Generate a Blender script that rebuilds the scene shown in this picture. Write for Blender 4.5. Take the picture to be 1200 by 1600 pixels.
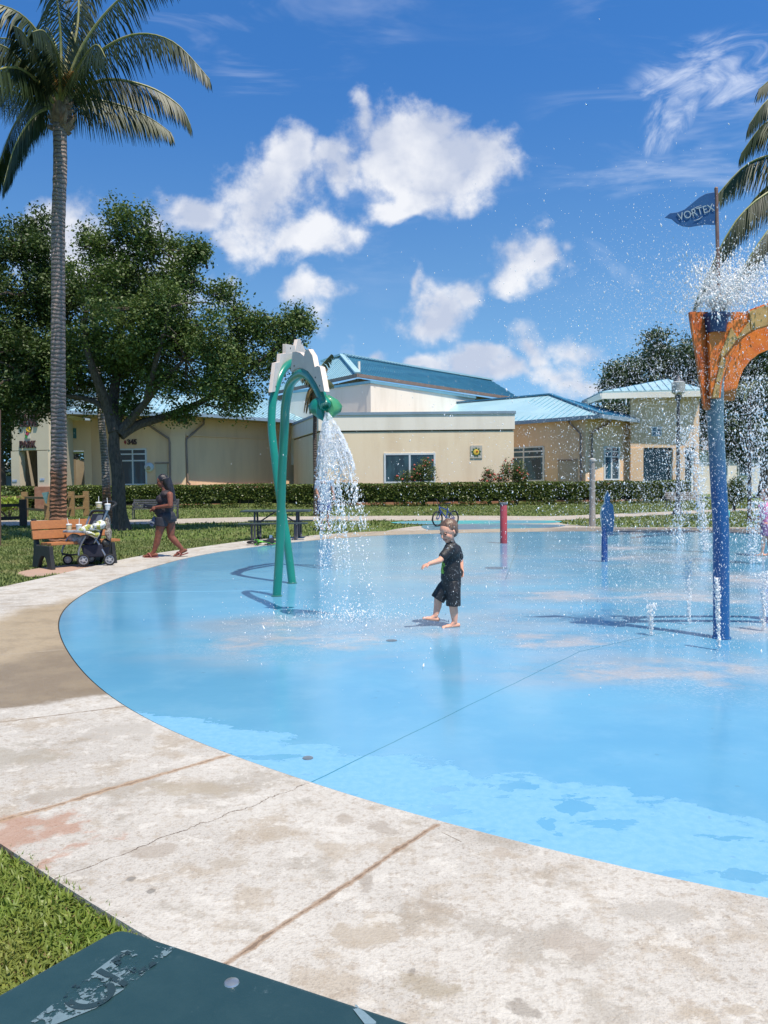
import bpy, bmesh, math, random
import numpy as np
from mathutils import Vector, Matrix
R = math.radians
random.seed(7); np.random.seed(7)
S = bpy.context.scene
for o in list(bpy.data.objects): bpy.data.objects.remove(o)
COL = S.collection

# ------------------------------------------------------------------ camera
FPX, EYE = 1230.0, 1.42
PITCH, ROLL = math.atan(45/1230.0), 0.0087
_f = Vector((0, math.cos(PITCH), -math.sin(PITCH)))
_r0 = Vector((1, 0, 0)); _u0 = Vector((0, math.sin(PITCH), math.cos(PITCH)))
_r = _r0*math.cos(ROLL) - _u0*math.sin(ROLL)
_u = _r0*math.sin(ROLL) + _u0*math.cos(ROLL)
camd = bpy.data.cameras.new('camera'); cam = bpy.data.objects.new('camera', camd); COL.objects.link(cam)
camd.sensor_fit = 'VERTICAL'; camd.sensor_height = 24; camd.lens = 24*FPX/1600
camd.clip_start = 0.05; camd.clip_end = 5000
mw = Matrix((( _r.x, _u.x, -_f.x, 0), (_r.y, _u.y, -_f.y, 0), (_r.z, _u.z, -_f.z, EYE), (0, 0, 0, 1)))
cam.matrix_world = mw
S.camera = cam

# ------------------------------------------------------------------ node expression helper
class V:
    """a socket in a node tree with arithmetic"""
    def __init__(s, t, k): s.t = t; s.k = k
    def _m(s, op, *a):
        n = s.t.nodes.new('ShaderNodeMath'); n.operation = op
        for i, x in enumerate((s,)+a):
            if isinstance(x, V): s.t.links.new(x.k, n.inputs[i])
            else: n.inputs[i].default_value = x
        return V(s.t, n.outputs[0])
    def __add__(s, o): return s._m('ADD', o)
    def __radd__(s, o): return s._m('ADD', o)
    def __sub__(s, o): return s._m('SUBTRACT', o)
    def __rsub__(s, o): return (s*-1)+o
    def __mul__(s, o): return s._m('MULTIPLY', o)
    def __rmul__(s, o): return s._m('MULTIPLY', o)
    def __truediv__(s, o): return s._m('DIVIDE', o)
    def mx(s, o): return s._m('MAXIMUM', o)
    def mn(s, o): return s._m('MINIMUM', o)
    def pw(s, o): return s._m('POWER', o)
    def abs(s): return s._m('ABSOLUTE')
    def sqrt(s): return s._m('SQRT')
    def gt(s, o): return s._m('GREATER_THAN', o)
    def sin(s): return s._m('SINE')
    def fract(s): return s._m('FRACT')
    def ss(s, a, b):
        n = s.t.nodes.new('ShaderNodeMapRange'); n.interpolation_type = 'SMOOTHSTEP'
        s.t.links.new(s.k, n.inputs[0]); n.inputs[1].default_value = a; n.inputs[2].default_value = b
        return V(s.t, n.outputs[0])
    def cl(s):
        n = s.t.nodes.new('ShaderNodeClamp'); s.t.links.new(s.k, n.inputs[0]); return V(s.t, n.outputs[0])
def setin(t, sock, x):
    if isinstance(x, V): t.links.new(x.k, sock)
    elif x is not None:
        if hasattr(sock.default_value, '__len__') and len(x) == 3 and len(sock.default_value) == 4: x = (*x, 1)
        sock.default_value = x
def mix(t, f, a, b):
    n = t.nodes.new('ShaderNodeMix'); n.data_type = 'RGBA'
    setin(t, n.inputs[0], f); setin(t, n.inputs[6], a); setin(t, n.inputs[7], b)
    return V(t, n.outputs[2])
def noise(t, vec, scale=5, detail=4, rough=.5, dist=0):
    n = t.nodes.new('ShaderNodeTexNoise'); n.inputs['Scale'].default_value = scale
    n.inputs['Detail'].default_value = detail; n.inputs['Roughness'].default_value = rough
    n.inputs['Distortion'].default_value = dist
    if vec is not None: t.links.new(vec.k, n.inputs['Vector'])
    return V(t, n.outputs[0])
def voro(t, vec, scale=5, feat='F1'):
    n = t.nodes.new('ShaderNodeTexVoronoi'); n.inputs['Scale'].default_value = scale; n.feature = feat
    if vec is not None: t.links.new(vec.k, n.inputs['Vector'])
    return V(t, n.outputs['Distance'])
def mapping(t, vec, sc=(1, 1, 1), loc=(0, 0, 0), rot=(0, 0, 0)):
    n = t.nodes.new('ShaderNodeMapping'); t.links.new(vec.k, n.inputs[0])
    n.inputs['Scale'].default_value = sc; n.inputs['Location'].default_value = loc; n.inputs['Rotation'].default_value = rot
    return V(t, n.outputs[0])
def comb(t, x, y, z=0):
    n = t.nodes.new('ShaderNodeCombineXYZ')
    for i, a in enumerate((x, y, z)): setin(t, n.inputs[i], a)
    return V(t, n.outputs[0])
def sep(t, v):
    n = t.nodes.new('ShaderNodeSeparateXYZ'); t.links.new(v.k, n.inputs[0])
    return [V(t, n.outputs[i]) for i in range(3)]

# ------------------------------------------------------------------ world, sun, exposure
SUN_EL = R(66); SUN_DIR = Vector((0.62*math.cos(SUN_EL), -0.785*math.cos(SUN_EL), math.sin(SUN_EL))).normalized()
SUN_AZ = math.atan2(SUN_DIR.x, SUN_DIR.y)
W = bpy.data.worlds.new('World'); S.world = W; W.use_nodes = True
wt = W.node_tree; wt.nodes.clear()
sky = wt.nodes.new('ShaderNodeTexSky'); sky.sky_type = 'NISHITA'; sky.sun_disc = False
sky.sun_elevation = SUN_EL; sky.sun_rotation = SUN_AZ
sky.air_density = 1.0; sky.dust_density = 0.0; sky.ozone_density = 1.6; sky.altitude = 10
tc = wt.nodes.new('ShaderNodeTexCoord'); gen = V(wt, tc.outputs['Generated'])
gx, gy, gz = sep(wt, gen)
ay = gy.mx(0.12)
cu, cv = gx/ay, gz/ay
# cumulus banks: (horizontal tangent, vertical tangent, half width, half height)
def C(px, py, rx, ry, w=1.0): return ((px-600)/FPX, (755-py)/FPX, rx/FPX, ry/FPX, w)
CL = [C(720,270,95,68), C(600,215,75,75), C(560,170,30,42), C(690,210,60,45), C(520,260,60,40), C(640,320,70,30),
      C(440,270,38,55), C(420,330,80,72), C(470,370,85,38), C(300,325,52,42), C(385,375,50,35), C(120,360,80,60,.9), C(180,390,120,70,.85), C(320,420,60,60,.6), C(290,500,90,60,.5),
      C(490,470,52,34,.9), C(510,520,34,30,.4), C(690,490,72,42), C(640,455,22,28), C(730,455,32,32), C(825,405,52,30,.9), C(865,385,25,18,.7),
      C(840,545,48,52), C(780,592,60,30), C(735,575,38,26), C(880,600,70,40,.9), C(690,575,45,18), C(575,560,55,14), C(930,550,50,38,.6), C(910,612,80,20,.8)]
def vm(op, a, b=None, c=None):
    n = wt.nodes.new('ShaderNodeVectorMath'); n.operation = op
    for k, x in enumerate((a, b, c)):
        if isinstance(x, V): wt.links.new(x.k, n.inputs[k])
        elif x is not None: n.inputs[k].default_value = x
    return V(wt, n.outputs['Value'] if op == 'LENGTH' else n.outputs[0])
def cfield(vec):
    d = None
    n = wt.nodes.new('ShaderNodeTexNoise'); n.inputs['Scale'].default_value = 8; n.inputs['Detail'].default_value = 3
    wt.links.new(vec.k, n.inputs['Vector'])
    vec = vm('MULTIPLY_ADD', V(wt, n.outputs[1]), (.17, .15, 0), vec)
    vec = vm('ADD', vec, (-.085, -.075, 0))
    vec = vm('MULTIPLY', vec, (1, 1, 0))
    for (a, b, rx, ry, w) in CL:
        q = vm('LENGTH', vm('MULTIPLY_ADD', vec, (1/rx, 1/ry, 0), (-a/rx, -b/ry, 0)))
        m = q._m('MULTIPLY_ADD', -w*.55, w*.55*1.62)
        d = m if d is None else d._m('SMOOTH_MAX', m, .12)
    side = noise(wt, vm('MULTIPLY', vec, (.7, 1.3, 1)), 2.2, 3, .5)
    d = d.mx((side-.52)*4*(cu.abs().ss(.62, .85)*gy.ss(.05, .2)))
    return d.mx(0)
cvec = comb(wt, cu, cv, 1.7)
fbm = noise(wt, cvec, 14, 7, .60, .1)
fbmo = noise(wt, vm('ADD', cvec, (.006, .012, 0)), 15, 3, .5, .2)
fbm2 = noise(wt, cvec, 4, 2, .5)
d0 = cfield(cvec)
dens = (d0 + (fbm-.5)*1.7*d0.ss(0, .15) - .17).ss(0.0, .52)
lit = ((fbm-fbmo)*2.2 + (fbm2-.5)*2.4 + .55 - d0.ss(.4, 1.0)*.25).cl()
ccol = mix(wt, lit, (4.6, 5.1, 6.3), (7.6, 7.7, 8.0))
# thin high streaks
st = noise(wt, mapping(wt, comb(wt, cu, cv, 0), (1.4, 5.5, 1), rot=(0, 0, R(-22))), 2.6, 5, .62, .7)
streak = (st-.50).ss(0, .28)*(fbm2.ss(.42, .7))*.34*gz.ss(.0,.05)
skc = V(wt, sky.outputs[0])
svec = comb(wt, gx, gy, gz.mx(0)*.93 + .13); wt.links.new(svec.k, sky.inputs['Vector'])
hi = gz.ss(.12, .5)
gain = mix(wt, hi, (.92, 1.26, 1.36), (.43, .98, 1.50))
gain = mix(wt, gz.ss(.66, .9), gain, (1.75, 1.55, 1.25))  # added warm, bright gain on the unseen sky overhead, to lift the shade
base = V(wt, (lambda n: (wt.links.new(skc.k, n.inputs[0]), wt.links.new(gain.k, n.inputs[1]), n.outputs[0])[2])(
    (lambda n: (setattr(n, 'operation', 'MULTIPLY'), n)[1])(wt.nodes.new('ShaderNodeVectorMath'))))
def wisp(px, py, rx, ry, ang, amt):
    q = mapping(wt, vm('ADD', comb(wt, cu, cv, 0), (-(px-600)/FPX, -(755-py)/FPX, 0)), (1, 1, 1), rot=(0, 0, R(ang)))
    m = (vm('LENGTH', vm('MULTIPLY', q, (FPX/rx, FPX/ry, 0)))*-1+1.0).mx(0)
    n = noise(wt, vm('MULTIPLY', q, (7, 16, 1)), 1.6, 6, .62, .9)
    return (m*.8+(n-.5)*3.0*m.ss(0, .4)).ss(.05, 1.25)*amt
ws = wisp(1115, 128, 170, 75, -14, .62).mx(wisp(1045, 195, 90, 45, -62, .6)).mx(wisp(970, 430, 90, 22, 40, .2))
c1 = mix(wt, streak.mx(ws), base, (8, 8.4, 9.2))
c2 = mix(wt, dens*.94, c1, ccol)
bg = wt.nodes.new('ShaderNodeBackground'); wo = wt.nodes.new('ShaderNodeOutputWorld')
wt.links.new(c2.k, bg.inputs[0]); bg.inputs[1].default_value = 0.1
wt.links.new(bg.outputs[0], wo.inputs[0])
sl = bpy.data.lights.new('sun', 'SUN'); sl.energy = 4.7; sl.angle = R(.53); sl.color = (1, .92, .79)
so = bpy.data.objects.new('sun', sl); COL.objects.link(so)
so.rotation_euler = (-SUN_DIR).to_track_quat('-Z', 'Y').to_euler(); so.location = (0, 0, 30)
S.view_settings.view_transform = 'Standard'; S.view_settings.look = 'None'
S.view_settings.exposure = 0.32; S.view_settings.gamma = 1
S.render.engine = 'CYCLES'
S.cycles.max_bounces = 8; S.cycles.transparent_max_bounces = 24; S.cycles.caustics_reflective = False; S.cycles.caustics_refractive = False

# ------------------------------------------------------------------ geometry helpers
CAMP = Vector((0, 0, EYE))
def ray(px, py): return _f*FPX + _r*(px-600) - _u*(py-800)
def P(px, py, Y):
    d = ray(px, py); return CAMP + d*(Y/d.y)
def G(px, py, z=0.0):
    d = ray(px, py); return CAMP + d*((z-EYE)/d.z)
def Wp(px, py, A, B):
    """where the sight line meets the upright plane through A and B"""
    d = ray(px, py); nx, ny = B[1]-A[1], A[0]-B[0]
    k = ((A[0]-0)*nx + (A[1]-0)*ny)/(d.x*nx + d.y*ny)
    return CAMP + d*k

ORG = {}
def tagp(o, label=None, cat=None, group=None, kind=None):
    if label: o['label'] = label
    if cat: o['category'] = cat
    if group: o['group'] = group
    if kind: o['kind'] = kind
    return o
def thing(name, label, cat, loc=(0, 0, 0), rotz=0, group=None, local=False):
    o = bpy.data.objects.new(name, None); COL.objects.link(o); o.location = loc; o.rotation_euler = (0, 0, rotz)
    o.empty_display_size = .1
    tagp(o, label, cat, group); ORG[o.name] = Vector((0, 0, 0)) if local else Vector(loc)
    return o
def frame(t):
    t = t.normalized(); a = Vector((0, 0, 1)) if abs(t.z) < .95 else Vector((1, 0, 0))
    x = t.cross(a).normalized(); return x, x.cross(t).normalized()
class MB:
    def __init__(s): s.v = []; s.f = []; s.m = []; s.mi = 0
    def add(s, vs, fs):
        b = len(s.v); s.v += [tuple(v) for v in vs]; s.f += [tuple(i+b for i in f) for f in fs]; s.m += [s.mi]*len(fs); return s
    def tube(s, path, rad, n=10, cap=True):
        path = [Vector(p) for p in path]
        if not hasattr(rad, '__len__'): rad = [rad]*len(path)
        vs = []; fs = []; px = None
        for i, p in enumerate(path):
            t = (path[min(i+1, len(path)-1)] - path[max(i-1, 0)])
            if t.length < 1e-9: t = Vector((0, 0, 1))
            t.normalize()
            if px is None: x, y = frame(t)
            else:
                x = (px - t*px.dot(t))
                x = x.normalized() if x.length > 1e-6 else frame(t)[0]
                y = x.cross(t).normalized()
            px = x
            for k in range(n):
                a = 2*math.pi*k/n; vs.append(p + (x*math.cos(a) + y*math.sin(a))*rad[i])
        for i in range(len(path)-1):
            for k in range(n):
                k2 = (k+1) % n; fs.append((i*n+k, i*n+k2, (i+1)*n+k2, (i+1)*n+k))
        if cap:
            fs.append(tuple(range(n-1, -1, -1))); fs.append(tuple((len(path)-1)*n+k for k in range(n)))
        return s.add(vs, fs)
    def box(s, c, size, rz=0, M=None):
        hx, hy, hz = size[0]/2, size[1]/2, size[2]/2
        M = M or Matrix.Rotation(rz, 3, 'Z'); c = Vector(c)
        vs = [c + M @ Vector((x, y, z)) for x in (-hx, hx) for y in (-hy, hy) for z in (-hz, hz)]
        return s.add(vs, [(0, 1, 3, 2), (4, 6, 7, 5), (0, 4, 5, 1), (2, 3, 7, 6), (0, 2, 6, 4), (1, 5, 7, 3)])
    def beam(s, a, b, w, h):
        a = Vector(a); b = Vector(b); d = b-a; x = d.normalized(); y = Vector((0, 0, 1)).cross(x)
        y = y.normalized() if y.length > 1e-4 else Vector((0, 1, 0)); z = x.cross(y)
        M = Matrix((x, y, z)).transposed()
        return s.box((a+b)/2, (d.length, w, h), M=M)
    def prism(s, poly, off):
        n = len(poly); poly = [Vector(p) for p in poly]; off = Vector(off)
        vs = poly + [p+off for p in poly]
        fs = [tuple(range(n)), tuple(range(2*n-1, n-1, -1))] + [(i, i+n, (i+1) % n+n, (i+1) % n) for i in range(n)]
        return s.add(vs, fs)
    def lathe(s, c, prof, n=16, axis=None):
        c = Vector(c); z = Vector(axis).normalized() if axis else Vector((0, 0, 1)); x, y = frame(z) if axis else (Vector((1, 0, 0)), Vector((0, 1, 0)))
        vs = [c + z*h + (x*math.cos(2*math.pi*k/n) + y*math.sin(2*math.pi*k/n))*r for (r, h) in prof for k in range(n)]
        fs = [(i*n+k, i*n+(k+1) % n, (i+1)*n+(k+1) % n, (i+1)*n+k) for i in range(len(prof)-1) for k in range(n)]
        fs.append(tuple(range(n-1, -1, -1))); fs.append(tuple((len(prof)-1)*n+k for k in range(n)))
        return s.add(vs, fs)
    def ell(s, c, r, n=14, m=9, M=None):
        c = Vector(c); r = r if hasattr(r, '__len__') else (r, r, r); M = M or Matrix.Identity(3)
        vs = [c + M @ Vector((0, 0, r[2]))]
        for i in range(1, m):
            t = math.pi*i/m
            for k in range(n):
                a = 2*math.pi*k/n
                vs.append(c + M @ Vector((r[0]*math.sin(t)*math.cos(a), r[1]*math.sin(t)*math.sin(a), r[2]*math.cos(t))))
        vs.append(c + M @ Vector((0, 0, -r[2])))
        fs = [(0, 1+k, 1+(k+1) % n) for k in range(n)]
        for i in range(m-2):
            for k in range(n):
                fs.append((1+i*n+k, 1+(i+1)*n+k, 1+(i+1)*n+(k+1) % n, 1+i*n+(k+1) % n))
        e = len(vs)-1; b = 1+(m-2)*n
        fs += [(e, b+(k+1) % n, b+k) for k in range(n)]
        return s.add(vs, fs)
    def cap(s, a, ra, b, rb, n=12):
        """round-ended tapering limb"""
        a = Vector(a); b = Vector(b); t = (b-a).normalized(); pth = []; rr = []
        for k in range(4):
            q = math.pi/2*(1-k/4); pth.append(a - t*ra*math.sin(q)); rr.append(max(ra*math.cos(q), ra*.02))
        pth += [a, a+(b-a)*.5, b]; rr += [ra, (ra+rb)/2, rb]
        for k in range(1, 5):
            q = math.pi/2*(k/4); pth.append(b + t*rb*math.sin(q)); rr.append(max(rb*math.cos(q), rb*.02))
        return s.tube(pth, rr, n)
    def build(s, name, mat, parent=None, smooth=True, bevel=0, world=True, loc=None, keep=False):
        me = bpy.data.meshes.new(name)
        vs = np.array(s.v, dtype=float)
        if parent is not None: org = ORG[parent.name]
        elif keep: org = Vector((0, 0, 0))
        else: org = Vector(loc) if loc is not None else Vector(((vs[:, 0].min()+vs[:, 0].max())/2, (vs[:, 1].min()+vs[:, 1].max())/2, vs[:, 2].min()))
        me.from_pydata((vs-np.array(org)).tolist(), [], s.f)
        mats = mat if isinstance(mat, (list, tuple)) else [mat]
        for m in mats: me.materials.append(m)
        if len(mats) > 1: me.polygons.foreach_set('material_index', s.m)
        me.validate(); me.update()
        bm = bmesh.new(); bm.from_mesh(me); bmesh.ops.recalc_face_normals(bm, faces=bm.faces)
        if bevel:
            bmesh.ops.bevel(bm, geom=[e for e in bm.edges if e.is_manifold and e.calc_face_angle(0) > R(40)], offset=bevel, segments=2, profile=.6, affect='EDGES', clamp_overlap=True)
        bm.to_mesh(me); bm.free()
        if smooth:
            me.polygons.foreach_set('use_smooth', [True]*len(me.polygons)); me.set_sharp_from_angle(angle=R(38))
        o = bpy.data.objects.new(name, me); COL.objects.link(o)
        if parent is not None: o.parent = parent; ORG[o.name] = org
        else: o.location = org; ORG[o.name] = org
        return o
def npmesh(name, verts, faces, mat, parent=None, smooth=False, vcol=None):
    """fast mesh from numpy arrays; faces (n,k)"""
    me = bpy.data.meshes.new(name); org = ORG[parent.name] if parent is not None else Vector((0, 0, 0))
    verts = np.asarray(verts, dtype=np.float32) - np.array(org, dtype=np.float32)
    nf, k = faces.shape
    me.vertices.add(len(verts)); me.vertices.foreach_set('co', verts.ravel())
    me.loops.add(nf*k); me.loops.foreach_set('vertex_index', faces.ravel().astype(np.int32))
    me.polygons.add(nf); me.polygons.foreach_set('loop_start', np.arange(nf, dtype=np.int32)*k)
    me.update(calc_edges=True); me.materials.append(mat)
    if smooth: me.polygons.foreach_set('use_smooth', [True]*nf)
    if vcol is not None:
        at = me.attributes.new('tint', 'FLOAT', 'POINT'); at.data.foreach_set('value', vcol.astype(np.float32))
    me.validate()
    o = bpy.data.objects.new(name, me); COL.objects.link(o)
    if parent is not None: o.parent = parent; ORG[o.name] = org
    return o
def copy_tree(o, parent=None):
    c = o.copy(); COL.objects.link(c); ORG[c.name] = ORG.get(o.name, Vector((0, 0, 0)))
    if parent is not None: c.parent = parent
    for ch in o.children: copy_tree(ch, c)
    return c

# ------------------------------------------------------------------ materials
def newmat(name):
    m = bpy.data.materials.new(name); m.use_nodes = True; t = m.node_tree
    b = t.nodes['Principled BSDF']; return m, t, b
def objc(t):
    n = t.nodes.new('ShaderNodeTexCoord'); return V(t, n.outputs['Object'])
def geoc(t):
    n = t.nodes.new('ShaderNodeNewGeometry'); return V(t, n.outputs['Position'])
def bump(t, b, h, dist=.01, st=.6):
    n = t.nodes.new('ShaderNodeBump'); n.inputs['Distance'].default_value = dist; n.inputs['Strength'].default_value = st
    t.links.new(h.k, n.inputs['Height']); t.links.new(n.outputs[0], b.inputs['Normal'])
def mat(name, c, c2=None, sc=4, rough=.6, metal=0, bmp=0, bsc=None, det=5, stretch=(1, 1, 1), lo=.35, hi=.65, spec=.5, coat=0, trans=0):
    m, t, b = newmat(name); p = mapping(t, objc(t), stretch)
    if c2 is None: c2 = tuple(x*.82 for x in c)
    n = noise(t, p, sc, det, .6)
    setin(t, b.inputs['Base Color'], mix(t, n.ss(lo, hi), c, c2))
    b.inputs['Roughness'].default_value = rough; b.inputs['Metallic'].default_value = metal
    b.inputs['Specular IOR Level'].default_value = spec; b.inputs['Coat Weight'].default_value = coat
    if bmp: bump(t, b, noise(t, p, bsc or sc*4, 4, .6), bmp)
    return m
def leafmat(name, ca, cb, cc, rough=.42, transl=.35):
    m = bpy.data.materials.new(name); m.use_nodes = True; t = m.node_tree; b = t.nodes['Principled BSDF']
    at = t.nodes.new('ShaderNodeAttribute'); at.attribute_name = 'tint'; a = V(t, at.outputs['Fac'])
    n = noise(t, geoc(t), 1.1, 3, .5)
    c = mix(t, a.ss(0, 1), ca, cb); c = mix(t, (n.ss(.45, .75)*.6), c, cc)
    setin(t, b.inputs['Base Color'], c); b.inputs['Roughness'].default_value = rough
    tr = t.nodes.new('ShaderNodeBsdfTranslucent'); t.links.new(c.k, tr.inputs[0])
    ms = t.nodes.new('ShaderNodeMixShader'); ms.inputs[0].default_value = transl
    t.links.new(b.outputs[0], ms.inputs[1]); t.links.new(tr.outputs[0], ms.inputs[2])
    t.links.new(ms.outputs[0], t.nodes['Material Output'].inputs[0]); return m

def segd(t, x, y, a, b, wob=None, wamp=0):
    """distance from (x, y) to the ground segment a-b"""
    dx, dy = b[0]-a[0], b[1]-a[1]; L2 = dx*dx+dy*dy
    if wob is not None: x = x + (wob-.5)*wamp; y = y + (wob-.5)*(-wamp)
    k = (((x-a[0])*dx + (y-a[1])*dy)/L2).mx(0).mn(1)
    ex = x - a[0] - k*dx; ey = y - a[1] - k*dy
    return (ex*ex+ey*ey).sqrt()
# ================================================================== GROUND
CX, CY = 5.5, 12.3
def polar(pts, extra=()):
    out = []
    for p in pts:
        g = G(*p); out.append((math.atan2(g.y-CY, g.x-CX), math.hypot(g.x-CX, g.y-CY)))
    out += [(R(a), r) for a, r in extra]
    out.sort(); return out
def rfun(samp):
    a = np.array([s[0] for s in samp]); r = np.array([s[1] for s in samp])
    A = np.concatenate([a-2*math.pi, a, a+2*math.pi]); Rr = np.concatenate([r, r, r])
    th = np.linspace(-math.pi, math.pi, 361)[:-1]; v = np.interp(th, A, Rr)
    k = np.exp(-np.linspace(-2, 2, 11)**2); k /= k.sum()
    for _ in range(2): v = np.convolve(np.concatenate([v[-5:], v, v[:5]]), k, 'valid')
    return th, v
pin = polar([(1200,1410),(1050,1372),(940,1345),(800,1310),(683,1285),(560,1245),(483,1221),(360,1178),(260,1140),(195,1104),(150,1070),(115,1030),(97,1000),(91,972),(97,955),(115,938),(145,920),(200,898),(250,883),(300,870),(350,861),(400,854),(500,843),(600,836),(750,832),(900,830),(1050,831),(1200,834)],
            [(60, 9.9), (40, 10), (20, 10), (0, 10), (-20, 10), (-40, 10.1), (-60, 10.2), (-80, 10.3)])
pout = polar([(240,1467),(185,1440),(120,1398),(60,1352),(0,1308),(0,918),(60,905),(110,893),(150,884),(200,872),(240,865),(290,858),(340,851),(400,843),(500,836),(560,831),(640,829),(750,827),(900,824),(1050,825),(1200,825)],
             [(60, 11.6), (40, 11.6), (20, 11.6), (0, 11.6), (-20, 11.8), (-40, 12), (-60, 12.2), (-80, 12.4), (-95, 12.3), (-166, 11.5), (-157, 11.6), (-150, 11.6), (-143, 11.6)])
TH, RI = rfun(pin); _, RO = rfun(pout)
RO = np.maximum(RO, RI+.35)
def circ(rad, z): return [(CX+r*math.cos(a), CY+r*math.sin(a), z) for a, r in zip(TH, rad)]
def ring_mesh(name, r0, r1, z, depth, mat):
    n = len(TH); a = circ(r0, z); b = circ(r1, z); mb = MB()
    fs = [(i, (i+1) % n, n+(i+1) % n, n+i) for i in range(n)]
    vs = a+b
    if depth:
        vs = vs + circ(r0, z-depth) + circ(r1, z-depth)
        fs += [(n+i, n+(i+1) % n, 3*n+(i+1) % n, 3*n+i) for i in range(n)]
        fs += [(i, 2*n+i, 2*n+(i+1) % n, (i+1) % n) for i in range(n)]
    mb.add(vs, fs); return mb.build(name, mat, keep=True, smooth=False)

# ---- painted wet splash pad
def pad_material():
    m, t, b = newmat('blue_pool_paint'); p = geoc(t); x, y, z = sep(t, p)
    big = noise(t, mapping(t, p, (.55, 1.0, 1)), .55, 5, .6)
    med = noise(t, p, 2.3, 6, .65); fin = noise(t, p, 26, 5, .6); vf = noise(t, p, 140, 3, .6)
    # dry strip along the near edge
    A, B = G(330, 1128), G(1200, 1285)
    L = math.hypot(B.x-A.x, B.y-A.y); nx, ny = (B.y-A.y)/L, -(B.x-A.x)/L
    sd = (x-A.x)*nx + (y-A.y)*ny           # >0 towards the viewer
    edge = noise(t, mapping(t, p, (1.1, 1.6, 1)), 1.5, 8, .62)
    dry = (sd + (edge-.5)*1.25).ss(-.02, .03)
    isl = noise(t, mapping(t, p, (1.0, 2.2, 1), rot=(0, 0, .5)), 2.6, 6, .62)
    dry = dry*(1-(isl).ss(.60, .625)*(1-(sd).ss(.35, 1.3)))
    for (qx, qy, rx, ry) in ((912,1262,42,13),(860,1290,22,20),(1165,1365,38,14),(1130,1310,22,8),(1185,1270,26,9),(790,1225,60,8),(700,1232,36,7)):
        g = G(qx, qy); sx = rx*g.y/FPX; sy = ry*g.y*g.y/(FPX*EYE)
        d = (((x-g.x)/sx).pw(2)+((y-g.y)/sy).pw(2)).sqrt() + (noise(t, p, 5.5, 6, .62)-.5)*4.2
        dry = dry*d.ss(.70, .74)
    # worn paint in the middle of the pad, where the jets fall
    wear = None
    for (qx, qy, rx, ry, s) in ((470,1003,150,20,.9),(420,975,90,12,.7),(700,985,120,14,.5),(880,1000,130,14,.95),(1000,1045,180,20,.8),(1150,905,90,10,.8),(1060,935,120,12,.9),(830,965,90,10,.6),(1150,1040,90,14,.8),(960,855,60,4,.9),(760,900,80,10,.5),(880,930,120,10,.7),(1180,985,70,9,.9),(1120,1075,100,16,.5),(1010,872,160,6,.5)):
        g = G(qx, qy); sx = rx*g.y/FPX; sy = ry*g.y*g.y/(FPX*EYE)*1.1
        d = ((((x-g.x)/sx).pw(2)+((y-g.y)/sy).pw(2)).sqrt()*-1+1.25)*s
        wear = d if wear is None else wear.mx(d)
    wm = noise(t, mapping(t, p, (.9, 1.3, 1), loc=(3, 1, 0)), 1.5, 8, .68)
    worn = ((wm-.46)*3.2+wear*.62-.26).ss(0, .62)*wear.ss(.05, .5)
    grey = (noise(t, mapping(t, p, (.6, 1, 1), loc=(9, 4, 0)), .8, 6, .62)).ss(.42, .62)*wear.ss(-.9, .35)
    wetc = mix(t, big.ss(.35, .65), (.105, .315, .50), (.135, .36, .53))
    wetc = mix(t, (med.ss(.45, .7)*.35), wetc, (.19, .40, .56))
    dryc = mix(t, fin.ss(.3, .7), (.15, .365, .555), (.185, .40, .585))
    dryc = mix(t, (vf.ss(.58, .75)*.45), dryc, (.34, .52, .62))
    c = mix(t, dry, wetc, dryc)
    c = mix(t, grey*.75, c, (.27, .35, .43))
    c = mix(t, worn*.68, c, mix(t, fin.ss(.35, .65), (.50, .40, .33), (.40, .37, .37)))
    foam_glint = wear.ss(-.5, .5)*(noise(t, p, 48, 4, .7).ss(.50, .60)*.6 + vf.ss(.52, .62)*.5)*(noise(t, p, 1.3, 4, .6).ss(.35, .6))  # foam, plus sparkle of the splashed water painted as lighter specks
    c = mix(t, foam_glint*.55, c, (.50, .58, .66))
    chips = (noise(t, p, 9, 3, .5).ss(.69, .72))*(noise(t, p, .9, 2).ss(.45, .6))
    c = mix(t, chips*.5, c, (.10, .24, .36))
    # control joints
    for a_, b_, w_, col in (((483,1222),(905,1017),.0045,(.04,.20,.28)), ((100,926),(420,922),.022,(.20,.52,.78)), ((905,1017),(1290,930),.006,(.05,.2,.28)), ((790,905),(812,845),.010,(.1,.25,.35))):
        a2 = G(*a_); b2 = G(*b_)
        dd = segd(t, x, y, (a2.x, a2.y), (b2.x, b2.y), med, .02)
        c = mix(t, 1-dd.ss(w_*.6, w_*1.2), c, col)
    setin(t, b.inputs['Base Color'], c)
    rough = dry*.40 + .11 + big*.08
    rough = rough + worn*.12
    setin(t, b.inputs['Roughness'], rough)
    setin(t, b.inputs['Specular IOR Level'], .5-dry*.2)
    rip = noise(t, mapping(t, p, (1, 1, 1)), 7, 4, .6)
    splash = wear.ss(-.4, .6)
    hh = rip*.25 + fin*.12*(1-dry) + vf*splash*.5 + (fin+vf)*dry*.12
    bump(t, b, hh, .012, .28)
    return m
pad = MB()
ppts = circ(RI-.012, -.006)
mp = pad_material()
pad.add([(CX, CY, -.006)]+ppts, [(0, 1+i, 1+(i+1) % 360) for i in range(360)])
o = pad.build('splash_pad', mp, keep=True, smooth=False); tagp(o, 'round pale blue painted wet floor of the splash pad', kind='structure')
m_dark = mat('joint_dirt', (.03, .028, .024), (.06, .05, .04), 20, .9)
o = ring_mesh('pad_joint', RI-.06, RI+.04, -.014, 0, m_dark); tagp(o, 'dark joint around the blue pad', kind='structure')

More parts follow.
